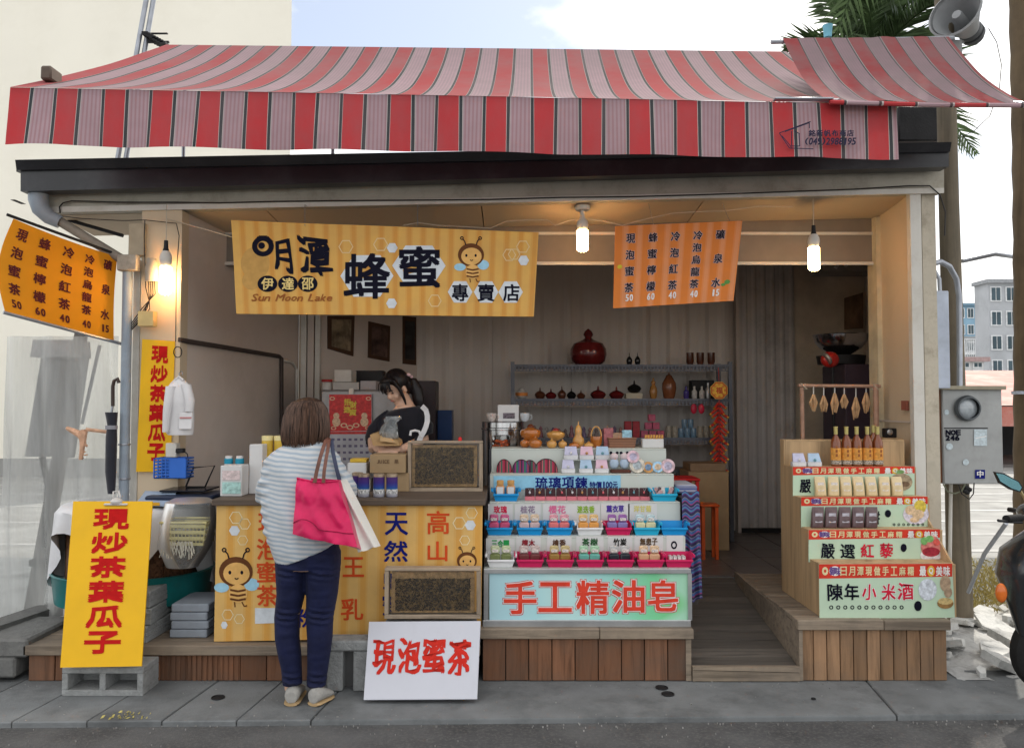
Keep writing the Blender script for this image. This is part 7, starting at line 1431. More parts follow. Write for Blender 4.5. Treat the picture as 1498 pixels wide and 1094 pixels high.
solo('cable', MB().tube([W(x, y, 5.7) for x, y in ((1446, 42), (1458, 62), (1465, 95), (1462, 130), (1448, 170), (1425, 192), (1408, 200))], .003, 6), cb, 'thin wire looping from the horn speaker down to the utility pole', 'cable')
# horn loudspeaker
hs_ = thing('horn_speaker', 'grey horn loudspeaker mounted on top of the utility pole, mouth facing left', 'loudspeaker', W(1420, 50, 5.5)); hgm = mat('grey horn', (.30, .31, .32), rough=.5, var=.12, scale=6, dirt=(.2, .19, .17), damt=.5)
c = W(1398, 20, 5.4); ax = Matrix.Rotation(R(15), 4, 'Y') @ Matrix.Rotation(R(38), 4, 'Z') @ Matrix.Rotation(R(90), 4, 'Y'); A3 = ax.to_3x3()
part('bell', MB().lathe([(.165, -.02), (.178, -.012), (.17, .0), (.15, .03), (.12, .10), (.09, .17), (.07, .23), (.065, .23), (.10, .13), (.135, .04), (.155, 0)], c, 36, M=A3, cap=False), hgm, hs_)
part('phase_plug', MB().lathe([(.001, .01), (.03, .012), (.035, .03), (.035, .2), (.02, .22)], c, 18, M=A3), hgm, hs_); part('driver', MB().lathe([(.05, .22), (.075, .23), (.08, .26), (.06, .262), (.06, .28), (.08, .282), (.08, .31), (.06, .312), (.06, .345), (.03, .35)], c, 24, M=A3), mat('dark driver', (.10, .105, .11), rough=.5), hs_)
part('bracket', MB().tube([c + A3 @ Vector((0, 0, .16)) + Vector((0, .02, -.11)), Vector((3.15, 5.56, c.z - .18))], .012, 8), hgm, hs_); part('bracket_plate', MB().box((3.10, 5.5, c.z - .24), (3.2, 5.56, c.z - .14)), hgm, hs_, smooth=False)
# palm tree behind the roof, and trunk at the right edge
frm = mat('palm leaf', (.075, .12, .05), rough=.5, var=.45, scale=4, trans=.25)
def palm(lb, base, h, r0_, r1_, nf, flen, seed, tm_):
    rr = random.Random(seed); t = thing('palm_tree', lb, 'palm tree', base); base = Vector(base); m = MB(); pts = []; rs = []
    for k in range(40):
        u = k / 39; pts.append(base + Vector((.05 * math.sin(u * 3), 0, h * u))); rs.append((r0_ * (1 - u) + r1_ * u) * (1 + .06 * (k % 2)))
    m.tube(pts, rs, 18); part('trunk', m, tm_, t); top_ = pts[-1]
    for i in range(nf):
        a = 2.4 * i + rr.uniform(-.2, .2); el = R(80 - 115 * (i / nf)); L_ = flen * rr.uniform(.85, 1.1); d = Vector((math.cos(a), math.sin(a), 0)); m = MB(); P = []
        for k in range(15):
            s_ = k / 14; P.append(top_ + d * (L_ * s_ * math.cos(el) * (1 - .1 * s_)) + Vector((0, 0, L_ * s_ * math.sin(el) - .55 * L_ * s_ * s_ * math.cos(el))))
        m.tube(P, [.02 * (1 - k / 15) + .003 for k in range(15)], 5)
        for k in range(1, 15):
            for q in range(3):
                s_ = (k - 1 + q / 3) / 14; p = P[k - 1].lerp(P[k], q / 3); tg = (P[k] - P[k - 1]).normalized(); side = tg.cross(Vector((0, 0, 1)));
                if side.length < .1: side = Vector((1, 0, 0))
                side.normalize(); ll = .42 * flen * math.sin(math.pi * (.12 + .86 * s_)) * rr.uniform(.8, 1.1)
                for sg in (-1, 1):
                    e = p + side * sg * ll * .72 + tg * ll * .62 + Vector((0, 0, rr.uniform(-.35, .12) * ll)); w = tg * .017; mid = p.lerp(e, .5) + Vector((0, 0, .05 * ll))
                    m.add([p - w, p + w, mid + w * 1.2, e, mid - w * 1.2], [(0, 1, 2, 3, 4)])
        part('frond', m, frm, t, smooth=False)
palm('palm tree rising behind the shop roof, crown above the corner awning', (XX(1285, 8.6) + .0, 8.7, -.03), ZZ(95, 8.6), .14, .10, 28, 1.42, 4, mat('palm trunk bark', (.14, .12, .09), rough=.9, bump=1, bscale=20))
tm2 = mat_wood('ringed palm trunk', (.16, .115, .07), along='Z', rand=0, fine=10, dirt=(.08, .06, .04), damt=.6, bump=1)
palm('tall ringed palm trunk at the right edge behind the scooter', (XX(1508, 5.75), 5.75, -.03), 6.8, .14, .10, 16, 2.0, 9, tm2)
vp = thing('trunk_band', 'blue and white plastic band tied round the right palm trunk', 'band', (XX(1508, 5.75), 5.75, ZZ(574, 5.6))); part('band', MB().lathe([(.135, -.012), (.137, .012)], (XX(1508, 5.75) + .02, 5.75, ZZ(574, 5.6)), 20), mat('band white blue', (.5, .55, .65), var=.3, scale=40), vp)
solo('planter_box', MB().box(W(1315, 206, 6.0), W(1350, 176, 6.3), bev=.01), ironm, 'black box standing on the roof under the corner awning', 'box')
solo('blue_cup', MB().lathe([(.03, 0), (.038, .09), (.042, .1)], W(1211, 55, 6.4), 14), mat('light blue plastic', (.2, .5, .65)), 'light blue plastic cup on a stick above the corner awning', 'cup')
# ---- scooter
sct = thing('motor_scooter', 'dark grey motor scooter at the right edge, front wheel and handlebar in view', 'scooter', (XX(1523, 4.15), 4.15, 0)); sgm = mat('dark metallic scooter paint', (.035, .04, .045), rough=.25, var=.2, metal=.4, coat=.8); rub_ = mat('tyre rubber', (.015, .015, .015), rough=.85, bump=.4, bscale=60); plb = mat('black plastic', (.015, .015, .017), rough=.45)
wx, wy = XX(1525, 4.2), 4.22; Rw = .225; My = Matrix.Rotation(R(90), 4, 'X').to_3x3()
def wheel(x, y):
    tz_ = Rw; w = part('tyre', MB().lathe([(Rw - .07, -.045), (Rw - .03, -.052), (Rw - .005, -.03), (Rw, 0), (Rw - .005, .03), (Rw - .03, .052), (Rw - .07, .045)], (x, y, tz_), 40, M=My, cap=False), rub_, sct)
    m = MB().lathe([(Rw - .068, -.04), (Rw - .075, -.03), (Rw - .075, .03), (Rw - .068, .04)], (x, y, tz_), 32, M=My, cap=False)
    for k in range(5): a = k * 1.2566; m.tube([(x, y, tz_), (x + (Rw - .075) * math.cos(a), y, tz_ + (Rw - .075) * math.sin(a))], .014, 8)
    part('rim', m, plb, w); part('brake_disc', MB().lathe([(.05, .045), (.095, .045), (.095, .05), (.05, .05)], (x, y, tz_), 28, M=My), alu, w)
wheel(wx, wy); wheel(wx + 1.28, wy)
part('brake_caliper', MB().box((wx - .15, wy - .075, .26), (wx - .06, wy - .045, .36), bev=.012), mat('orange red caliper', (.5, .07, .02), rough=.35), sct)
part('fork', MB().tube([(wx, wy - .06, Rw), (wx + .10, wy - .06, .62), (wx + .17, wy - .03, .95)], .022, 10), plb, sct); part('fender', MB().loft([((wx - .17, wy, .36), (.01, 0, .03), (0, .06, 0)), ((wx - .1, wy, .46), (.02, 0, .03), (0, .07, 0)), ((wx + .03, wy, .50), (.01, 0, .035), (0, .075, 0)), ((wx + .16, wy, .46), (-.02, 0, .03), (0, .06, 0))], 14), sgm, sct)
Q = lambda px, py, Y=4.2: W(px, py, Y)
sh_ = [(Q(1478, 925), .03, .05), (Q(1470, 880), .05, .10), (Q(1464, 840), .07, .16), (Q(1476, 805), .09, .17), (Q(1496, 782), .07, .12), (Q(1506, 768), .05, .08)]
part('front_shield', MB().loft([(p + Vector((.06, 0, 0)), (a + .03, 0, .01), (0, b_, 0)) for p, a, b_ in sh_], 20), sgm, sct)
part('lower_shield', MB().loft([(Q(1480, 900) + Vector((.05, 0, 0)), (.05, 0, 0), (0, .12, 0)), (Q(1500, 950) + Vector((.06, 0, 0)), (.06, 0, 0), (0, .12, 0)), (Q(1530, 985) + Vector((.1, 0, .02)), (.08, 0, 0), (0, .13, 0))], 16), mat('grey plastic panel', (.11, .12, .125), rough=.35), sct)
part('floorboard', MB().box((wx + .2, wy - .14, .25), (wx + .75, wy + .14, .32), bev=.03), plb, sct); part('body', MB().loft([((wx + .7, wy, .45), (0, 0, .16), (0, .12, 0)), ((wx + .95, wy, .52), (0, 0, .2), (0, .17, 0)), ((wx + 1.3, wy, .6), (0, 0, .16), (0, .15, 0)), ((wx + 1.6, wy, .68), (0, 0, .05), (0, .07, 0))], 20), sgm, sct)
part('seat', MB().loft([((wx + .68, wy, .72), (0, 0, .05), (0, .12, 0)), ((wx + 1.0, wy, .76), (0, 0, .06), (0, .16, 0)), ((wx + 1.5, wy, .82), (0, 0, .04), (0, .1, 0))], 18), plb, sct)
ind = part('indicator', MB().ell(Q(1452, 867, 4.12), (.03, .02, .05), 14, 10), mat('orange lens', (.65, .15, .02), rough=.15, coat=.6), sct)
bdg = MB().lathe([(.001, 0), (.022, .002), (.022, .006)], Q(1497, 835, 4.03), 16, M=My); part('badge', bdg, mat('blue badge', (.1, .25, .4), rough=.2), sct)
hb = Q(1492, 757, 4.18); part('handlebar', MB().tube([Q(1466, 758, 4.05), Q(1482, 757, 4.12), hb + Vector((.05, 0, 0)), hb + Vector((.12, .18, 0)), hb + Vector((.1, .32, 0))], .014, 10), plb, sct)
part('grip', MB().tube([Q(1459, 759, 4.02), Q(1480, 757, 4.1)], .02, 12), rub_, sct); part('brake_lever', MB().tube([Q(1447, 761, 3.99), Q(1462, 763, 4.02), Q(1482, 764, 4.09)], .007, 8), plb, sct); part('head_cover', MB().ell(hb + Vector((.09, .03, .02)), (.11, .13, .06), 18, 10), sgm, sct)
mm_ = part('mirror', MB().prism([Q(1443, 690, 4.08), Q(1456, 692, 4.08), Q(1478, 704, 4.08), Q(1484, 713, 4.08), Q(1480, 720, 4.08), Q(1466, 716, 4.08), Q(1450, 706, 4.08)], (0, .02, 0)), plb, sct, smooth=False)
part('mirror_glass', MB().prism([Q(1445, 692, 4.075), Q(1456, 694, 4.075), Q(1477, 705, 4.075), Q(1482, 713, 4.075), Q(1479, 718, 4.075), Q(1467, 714, 4.075), Q(1451, 704, 4.075)], (0, .004, 0)), mat('mirror with painted reflection', (.35, .75, .85), rough=.08, metal=.9, var=.05), mm_, smooth=False); part('mirror_stem', MB().tube([Q(1480, 718, 4.09), Q(1488, 732, 4.11), Q(1492, 752, 4.14)], .006, 8), mat('brass stem', (.5, .4, .2), metal=.6, rough=.35), sct)  # cyan reflection painted into the mirror glass colour
part('brake_hose', MB().tube([Q(1484, 748, 4.14), Q(1491, 742, 4.13), Q(1496, 752, 4.15), Q(1494, 775, 4.15)], .005, 6), plb, sct)

sct.location.x += .045
# ================================================================ PEOPLE
skin = mat('skin', (.62, .39, .28), rough=.5, var=.06, scale=12, spec=.4); skin2 = mat('skin light', (.56, .35, .25), rough=.5, var=.06, scale=12)
def hand(mb, wr, d, n, side, s=1.0, curl=.6):
    """palm, four unequal bent fingers and a thumb; d along the hand, n out of the back of the hand, side = thumb side"""
    d = Vector(d).normalized(); n = Vector(n); n = (n - d * n.dot(d)).normalized(); t = d.cross(n).normalized() * side
    wr = Vector(wr); pm = wr + d * .045 * s
    M = Matrix((t * 1, d * 1, n * 1)).transposed().to_4x4(); mb.ell(pm, (.040 * s, .052 * s, .016 * s), 12, 8, M)
    for i, (o, L_) in enumerate(((.030, .070), (.010, .080), (-.010, .074), (-.029, .056))):
        b = pm + t * o * s + d * .036 * s; dd = d.copy(); P = [b]; 
        for k, f_ in enumerate((.45, .32, .25)):
            a = curl * (k * .55 + .15); dd = (d * math.cos(a) - n * math.sin(a)).normalized(); P.append(P[-1] + dd * L_ * s * f_)
        mb.tube(P, [.0095 * s, .009 * s, .008 * s, .0065 * s], 8); mb.ell(P[-1], .0066 * s, 8, 5)
    b = pm + t * .030 * s - d * .03 * s; P = [b, b + (t * .6 + d * .6 - n * .25) * .03 * s, b + (t * .75 + d * 1.3 - n * .6) * .035 * s, b + (t * .7 + d * 2.0 - n * 1.0) * .036 * s]
    mb.tube(P, [.013 * s, .011 * s, .0095 * s, .007 * s], 8); mb.ell(P[-1], .0072 * s, 8, 5)
def head(mb, c, M, s=1.0):
    """skull, cheeks, jaw, nose, ears; M turns +Y(face forward), Z up"""
    p = lambda x, y, z: Vector(c) + (M @ Vector((x, y, z))) * s
    M4 = M.to_4x4()
    mb.ell(p(0, -.012, .03), (.074 * s, .09 * s, .088 * s), 18, 12, M4); mb.ell(p(0, .018, -.02), (.060 * s, .066 * s, .078 * s), 16, 10, M4)
    mb.ell(p(0, .042, -.078), (.030 * s, .030 * s, .024 * s), 12, 8, M4); mb.ell(p(0, .085, -.018), (.0125 * s, .018 * s, .020 * s), 10, 6, M4); mb.ell(p(0, .078, .008), (.009 * s, .012 * s, .026 * s), 10, 6, M4)
    for q in (-1, 1): mb.ell(p(q * .034, .055, -.03), (.022 * s, .022 * s, .022 * s), 10, 6, M4); mb.ell(p(q * .075, -.005, -.012), (.010 * s, .018 * s, .030 * s), 10, 6, M4)
    mb.ell(p(0, .075, -.052), (.020 * s, .010 * s, .008 * s), 10, 6, M4)
def face(t, c, M, s, hairm):
    p = lambda x, y, z: Vector(c) + (M @ Vector((x, y, z))) * s; M4 = M.to_4x4(); ey = mat('eye dark', (.03, .02, .02), rough=.2); lp = mat('lips', (.40, .13, .11), rough=.4)
    for q in (-1, 1):
        e = part('eye', MB().ell(p(q * .030, .076, .004), (.0135 * s, .006 * s, .0045 * s), 12, 6, M4), ey, t)
        part('eyebrow', MB().tube([p(q * .014, .084, .024), p(q * .03, .084, .030), p(q * .048, .074, .024)], [.0035 * s, .004 * s, .002 * s], 6), hairm, t)
    part('lips', MB().ell(p(0, .083, -.051), (.018 * s, .006 * s, .0055 * s), 12, 6, M4), lp, t)
# ---------------- customer seen from behind
K = 4.15 / F
def q(px, py, dy=0.0): return W(px, py, 4.15 + dy)
cu = thing('person', 'woman in pale striped sweater and dark jeans seen from behind, carrying a magenta tote', 'person', (q(450, 1018).x, 4.15, 0))
MH = Matrix.Rotation(R(0), 3, 'Z') @ Matrix.Rotation(R(-14), 3, 'X')
bd = MB(); hc = q(450, 616, .03); head(bd, hc, MH, 1.0)
def limb(mb, pts, n=14): mb.loft([(c, (a, 0, 0), (0, b, 0)) for c, a, b in pts], n)
bd.tube([q(452, 632), q(451, 662)], [.052, .06], 14)
limb(bd, [(q(449, 655), .07, .05), (q(446, 675), .13, .08), (q(445, 720), .14, .09), (q(448, 760), .13, .10), (q(450, 800), .155, .12), (q(450, 830), .15, .11)], 20)
for sx, fx_ in ((-1, 426), (1, 468)):
    limb(bd, [(q(450 + sx * 20, 812), .082, .09), (q(fx_ + sx * 1, 860), .066, .075), (q(fx_ - 2, 905), .05, .055), (q(fx_ - 3, 940), .04, .045), (q(fx_ - 2, 985), .026, .03), (q(fx_ - 2, 1008), .028, .035)])
for sx, P in ((-1, [(424, 672, 0), (395, 702, .0), (384, 724, .05), (398, 724, .27)]), (1, [(478, 672, 0), (500, 700, .01), (507, 720, .06), (492, 724, .27)])):
    pts = [q(*p) for p in P]; pts[-1].z = 1.035; bd.tube(pts, [.036, .034, .032, .026], 12); hand(bd, pts[-1], pts[-1] - pts[-2] + Vector((-sx * .06, .05, -.02)), (0, -.2, 1), -sx, .95, .3)
part('body', remeshed(bd, .0075, 3), skin2, cu)
hair = mat('streaked brown hair', (.045, .024, .017), rough=.42, var=.8, scale=90, stretch=(1, 1, .03), bump=.8, bscale=110, bstretch=(1, 1, .03))
hm2 = MB(); 
NS = 64; rings = [(581, 451, 3), (583, 451, 13), (588, 450, 21), (597, 449, 28), (610, 448.5, 32), (624, 448, 34), (636, 447, 34.5), (644, 446.5, 33), (649, 446.5, 29)]
vs = []
for i, (y, cx_, rx) in enumerate(rings):
    u = i / (len(rings) - 1)
    for j in range(NS):
        a = 2 * math.pi * j / NS; ng = noise.noise(Vector((math.cos(a) * 5, math.sin(a) * 5, u * 1.2))) * .07 + noise.noise(Vector((math.cos(a) * 16, math.sin(a) * 16, u * .8))) * .035
        p = q(cx_, y, .02) + Vector((rx * K * math.cos(a) * (1 + ng), .118 * (rx / 34.0) ** .8 * math.sin(a) * (1 + ng), 0))
        if i >= len(rings) - 2: p.z += (noise.noise(Vector((math.cos(a) * 9, math.sin(a) * 9, 3))) * .022 + .008 * math.sin(j * 2.3)) * (1 if i == len(rings) - 1 else .4)
        if math.sin(a) > .6 and u > .45: p.y -= .05
        vs.append(p)
kk = len(rings); hm2.add(vs, [(i * NS + j, i * NS + (j + 1) % NS, (i + 1) * NS + (j + 1) % NS, (i + 1) * NS + j)[::-1] for i in range(kk - 1) for j in range(NS)] + [tuple(range(NS))])
hm2.add(vs[-NS:] + [q(448, 640, .02)], [(j, (j + 1) % NS, NS) for j in range(NS)])
hr = part('hair', hm2, hair, cu, ang=80)
st_ = MB(); rr = random.Random(3)
for k in range(170):
    a = rr.uniform(math.pi * 1.02, math.pi * 1.98); P = []
    for (y, cx_, rx) in rings[2:]:
        P.append(q(cx_, y + rr.uniform(-.5, .5), .02) + Vector((rx * K * math.cos(a), .118 * (rx / 34.0) ** .8 * math.sin(a), 0)) * 1.0 + Vector((math.cos(a) * .003, math.sin(a) * .004, 0)))
        a += rr.gauss(0, .02)
    P[-1].z -= rr.uniform(0, .03); P[-1].x += rr.gauss(0, .006); st_.tube(P, [.001, .002, .0024, .0024, .002, .0015, .0006], 4)
part('hair_strand', st_, mat('lighter hair strands', (.085, .047, .032), rough=.4, var=.7, scale=90, stretch=(1, 1, .03)), hr, stuff=True)
# trousers
tr = MB()
limb(tr, [(q(450, 788), .155, .125), (q(450, 806), .17, .135), (q(450, 828), .168, .125)], 24)
L1 = [(824, 404, 449), (867, 406, 446), (902, 402, 438), (933, 403, 437.5), (955, 407, 440), (977, 412, 441), (1000, 414, 442)]; L2 = [(824, 448, 498), (867, 449, 494), (902, 448, 487.5), (933, 450, 486), (955, 450, 483), (977, 450, 480), (1003, 449, 476)]
for LL in (L1, L2):
    dep = [.115, .098, .075, .074, .07, .06, .055]; pts = [(q((LL[0][1] + LL[0][2]) / 2, 806), (LL[0][2] - LL[0][1]) / 2 * K, .12)]
    pts += [(q((a + b) / 2, y, .0), (b - a) / 2 * K, d_) for (y, a, b), d_ in zip(LL, dep)]; limb(tr, pts, 20)
trm = remeshed(tr, .0075, 2)
for v in trm.v:
    y = 589 + (CAMH - v.z) * F / 4.15; f_ = .0045 * noise.noise(Vector((v.x * 7, v.y * 7, v.z * 34))) + (.007 * max(0, 1 - abs(y - 893) / 18) + .008 * max(0, 1 - abs(y - 990) / 22) + .006 * max(0, 1 - abs(y - 832) / 16)) * math.sin(v.z * 190 + v.x * 28)
    v.y -= f_ * 1.1; v.x += f_ * .3
jean = mat('dark blue jeans', (.006, .009, .040), rough=.75, var=.25, scale=14, bump=.25, bscale=220, sheen=.03, dirt=(.012, .018, .07), dscale=5, damt=.5)
trp = part('trousers', trm, jean, cu)
# sweater
sw = MB()
def ringt(c, a, b, tilt=0): return (c, (a, 0, tilt), (0, b, 0))
sw.loft([ringt(q(450, 812), .152, .145, .058), ringt(q(447, 796), .17, .155, .052), ringt(q(441, 770), .195, .15, .035), ringt(q(440, 742), .208, .145, .015), ringt(q(442, 712), .215, .14), ringt(q(443, 686), .215, .13), ringt(q(444, 668), .195, .115), ringt(q(447, 655), .14, .095), ringt(q(452, 645), .085, .075), ringt(q(453, 641), .065, .062)], 30)
sw.loft([(q(412, 672), (.05, 0, .05), (0, .085, 0)), (q(396, 692), (.055, 0, .03), (0, .085, 0)), (q(389, 714, .01), (.055, 0, 0), (0, .08, 0)), (q(388, 729, .05), (.052, 0, 0), (0, .055, .02)), (q(394, 727, .15), (.045, 0, 0), (0, .01, .05)), (q(400, 724, .24), (.035, 0, 0), (0, 0, .04))], 18)
sw.loft([(q(488, 668), (.05, 0, -.04), (0, .08, 0)), (q(500, 690), (.048, 0, -.02), (0, .08, 0)), (q(508, 710, .01), (.05, 0, 0), (0, .075, 0)), (q(509, 724, .05), (.047, 0, 0), (0, .05, .02)), (q(502, 724, .15), (.04, 0, 0), (0, .01, .045)), (q(495, 722, .24), (.03, 0, 0), (0, 0, .036))], 18)
swm = remeshed(sw, .008, 5)
for v in swm.v:
    w = noise.noise(Vector((v.x * 9 + v.z * 5, v.y * 6, v.z * 4))) * .012 + .006 * math.sin(v.x * 52 + v.z * 14) * max(0, min(1, (1.15 - v.z) * 3)); v.y += w; v.x += w * .4
    fo = max(0, 1 - abs(v.x - q(390, 700).x) / .05) * .008 * math.sin(v.z * 120) + max(0, 1 - abs(v.x - q(507, 700).x) / .05) * .008 * math.sin(v.z * 120); v.y += fo; v.x += fo * .5
swt, snt, sb = base_nodes('striped knit')
tcx = snt.nodes.new('ShaderNodeTexCoord'); s3x = snt.nodes.new('ShaderNodeSeparateXYZ'); snt.links.new(tcx.outputs['Object'], s3x.inputs[0])
m1 = snt.nodes.new('ShaderNodeMath'); m1.operation = 'MULTIPLY_ADD'; m1.inputs[1].default_value = .10; snt.links.new(s3x.outputs[0], m1.inputs[0]); snt.links.new(s3x.outputs[2], m1.inputs[2])
m1b = snt.nodes.new('ShaderNodeMath'); m1b.operation = 'MULTIPLY_ADD'; m1b.inputs[1].default_value = .035; snt.links.new(noise_(snt, 5, 2), m1b.inputs[0]); snt.links.new(m1.outputs[0], m1b.inputs[2])
m2 = snt.nodes.new('ShaderNodeMath'); m2.operation = 'MULTIPLY'; m2.inputs[1].default_value = 42; snt.links.new(m1b.outputs[0], m2.inputs[0]); m3 = snt.nodes.new('ShaderNodeMath'); m3.operation = 'FRACT'; snt.links.new(m2.outputs[0], m3.inputs[0])
cc = ramp(snt, m3.outputs[0], [(0, (.56, .57, .58)), (.46, (.56, .57, .58)), (.54, (.33, .40, .47)), (.94, (.33, .40, .47)), (1, (.56, .57, .58))]); cc = mixc(snt, ramp(snt, noise_(snt, 25, 5), [(.35, 0), (.7, .3)]), cc, (.36, .40, .45)); snt.links.new(cc, sb.inputs['Base Color']); sb.inputs['Roughness'].default_value = .9
bn = snt.nodes.new('ShaderNodeBump'); bn.inputs['Strength'].default_value = .3; bn.inputs['Distance'].default_value = .01; snt.links.new(noise_(snt, 30, 4, stretch=(1, 1, .4)), bn.inputs['Height']); snt.links.new(bn.outputs[0], sb.inputs['Normal'])
part('sweater', swm, swt, cu)
# shoes
shm = mat('light grey canvas', (.33, .32, .30), rough=.85, var=.12, scale=30, bump=.3, bscale=150); slm = mat('tan sole', (.42, .29, .15), rough=.7)
for (hp, tp, nm) in ((q(428, 1024, -.05), Vector((q(437, 1010, .14).x, 4.30, 0)), 0), (q(458, 1026, -.07), Vector((q(484, 1010, .08).x, 4.215, 0)), 1)):
    a = Vector((hp.x, 4.075, 0)); b_ = Vector((tp.x, tp.y, 0)); d = (b_ - a); s_ = Vector((d.y, -d.x, 0)).normalized(); zz_ = Vector((0, 0, 1)); rg = []; so_ = []
    for u, w, h in ((0, .028, .058), (.06, .037, .072), (.2, .04, .078), (.4, .042, .07), (.62, .047, .052), (.82, .044, .038), (.95, .03, .026), (1.0, .012, .018)):
        c = a + d * u; rg.append((c + zz_ * (h / 2 + .014), s_ * w, zz_ * (h / 2))); so_.append((c + zz_ * .0105, s_ * (w + .003), zz_ * .0095))
    o = part('shoe', MB().loft(rg, 18), shm, cu); part('sole', MB().loft(so_, 14), slm, o)
# magenta tote (a thing of its own)
mg = mat('magenta nylon', (.58, .008, .09), rough=.42, var=.15, scale=6, bump=.35, bscale=14, sheen=.2); tot = thing('tote_bag', "magenta tote bag with brown straps hanging from the customer's right shoulder", 'bag', q(475, 808, -.2))
def wq(x, y, Y): return W(x, y, Y)
bt_ = [wq(434, 699, 3.98), wq(494, 703, 3.98), wq(523, 800, 3.93), wq(428, 781, 3.93)]
def totef(u, v):
    p = (bt_[0] * (1 - u) + bt_[1] * u) * v + (bt_[3] * (1 - u) + bt_[2] * u) * (1 - v); e = min(1, 5 * min(u, 1 - u)) * min(1, 4 * min(v + .2, 1 - v))
    return p + Vector((0, -.035 * e * (1 - .4 * v) + .022 * noise.noise(Vector((u * 4 + v * 2, v * 3, 1))) + .012 * abs(noise.noise(Vector((u * 9 - v * 5, v * 6, 4)))) + .005 * math.sin(u * 17 + v * 9), -.012 * math.sin(u * 3.14) * v))
def toteb(u, v): p = (bt_[0] * (1 - u) + bt_[1] * u) * v + (bt_[3] * (1 - u) + bt_[2] * u) * (1 - v); return p + Vector((.01 * (u - .5), .045 + .055 * (1 - v), (-.0 - .035 * u) * (1 - v)))
m = MB(); m.grid(totef, 28, 24); m.grid(toteb, 28, 24, flip=True)
m.grid(lambda u, v: totef(0, u) * (1 - v) + toteb(0, u) * v, 24, 3); m.grid(lambda u, v: totef(1, u) * (1 - v) + toteb(1, u) * v, 24, 3); m.grid(lambda u, v: totef(u, 0) * (1 - v) + toteb(u, 0) * v, 28, 4)
m.hasuv = False; part('pouch', m, mg, tot, ang=70); part('top_hem', MB().tube([totef(k / 20, 1) + Vector((0, -.003, 0)) for k in range(21)], .005, 6), mg, tot)
part('seam', MB().tube([totef(k / 20, .2) + Vector((0, -.003, .035 * math.sin(math.pi * min(1, k / 9)) * (k < 9))) for k in range(21)], .0025, 5), mat('dark magenta seam', (.3, .006, .05)), tot)
strm = mat('brown strap', (.16, .07, .05), rough=.5, var=.25, scale=20)
def strap(P, w, m_, par):
    P = [Vector(p) for p in P]; mb = MB(); s_ = Vector((w / 2, 0, 0)); vs = []
    for p in P: vs += [p - s_, p + s_, p + s_ + Vector((0, .004, 0)), p - s_ + Vector((0, .004, 0))]
    n = len(P); mb.add(vs, [(4 * i + j, 4 * i + (j + 1) % 4, 4 * i + 4 + (j + 1) % 4, 4 * i + 4 + j) for i in range(n - 1) for j in range(4)]); return part('strap', mb, m_, par)
strap([wq(460, 706, 3.965), wq(463, 690, 3.965), wq(468, 670, 3.98), wq(473, 654, 4.03), wq(477, 643, 4.09), wq(480, 640, 4.15), wq(480, 648, 4.24)], .019, strm, tot)
strap([wq(473, 706, 3.96), wq(474, 690, 3.96), wq(477, 670, 3.975), wq(480, 655, 4.03), wq(481, 644, 4.08), wq(482, 641, 4.15), wq(482, 648, 4.24)], .017, strm, tot)
wbg = thing('white_tote', 'slim white cloth bag hanging behind the magenta tote', 'bag', q(530, 808, -.1)); w4 = [wq(492, 702, 4.04), wq(503, 702, 4.05), wq(553, 798, 4.05), wq(524, 808, 4.02)]
def wf_(u, v): p = (w4[0] * (1 - u) + w4[1] * u) * v + (w4[3] * (1 - u) + w4[2] * u) * (1 - v); return p + Vector((0, -.012 * math.sin(u * 9 + v * 3) - .01 * math.sin(u * 3.14), .004 * math.sin(u * 11) * (1 - v)))
part('pouch', MB().slab(wf_, 16, 20, (.01, .025, 0)), mat('white cotton', (.66, .64, .60), rough=.9, var=.05, bump=.3, bscale=40), wbg)
strap([wq(497, 704, 4.045), wq(492, 685, 4.03), wq(487, 662, 4.05), wq(485, 646, 4.10), wq(485, 642, 4.16)], .02, mat('dark blue strap', (.06, .07, .12), rough=.6), wbg)
# ---------------- shopkeeper behind the counter
Y0 = 5.42; K2 = Y0 / F
def s(px, py, dy=0.0): return W(px, py, Y0 + dy)
sk = thing('person', 'woman in a black top with white sleeve stripe, head bowed, packing a paper bag', 'person', (s(590, 900).x, Y0, .321))
fwd = Vector((-.52, -.70, -.50)).normalized(); rt_ = fwd.cross(Vector((-.12, 0, 1))).normalized(); up = rt_.cross(fwd).normalized()
MF = Matrix((rt_, fwd, up)).transposed()
hc = s(580, 569, .02); b2 = MB(); head(b2, hc, MF, .98)
b2.tube([hc + Vector((.03, .03, -.05)), s(596, 598, .02)], [.05, .056], 14)
limb(b2, [(s(594, 594, .02), .07, .06), (s(592, 608, .02), .12, .07), (s(590, 640, .02), .13, .09), (s(590, 690, .02), .14, .1), (s(590, 740, .02), .16, .11), (s(590, 770, .02), .16, .11)], 20)
for sx in (-1, 1): limb(b2, [(s(590 + sx * 15, 750, .02), .085, .09), (s(590 + sx * 17, 790, .02), .06, .07), (s(590 + sx * 17, 840, .02), .045, .05)])
for sx in (-1, 1): b2.tube([s(590 + sx * 17, 780, .02), Vector((s(590 + sx * 17, 780).x, Y0 + .02, .36))], [.07, .045], 12)
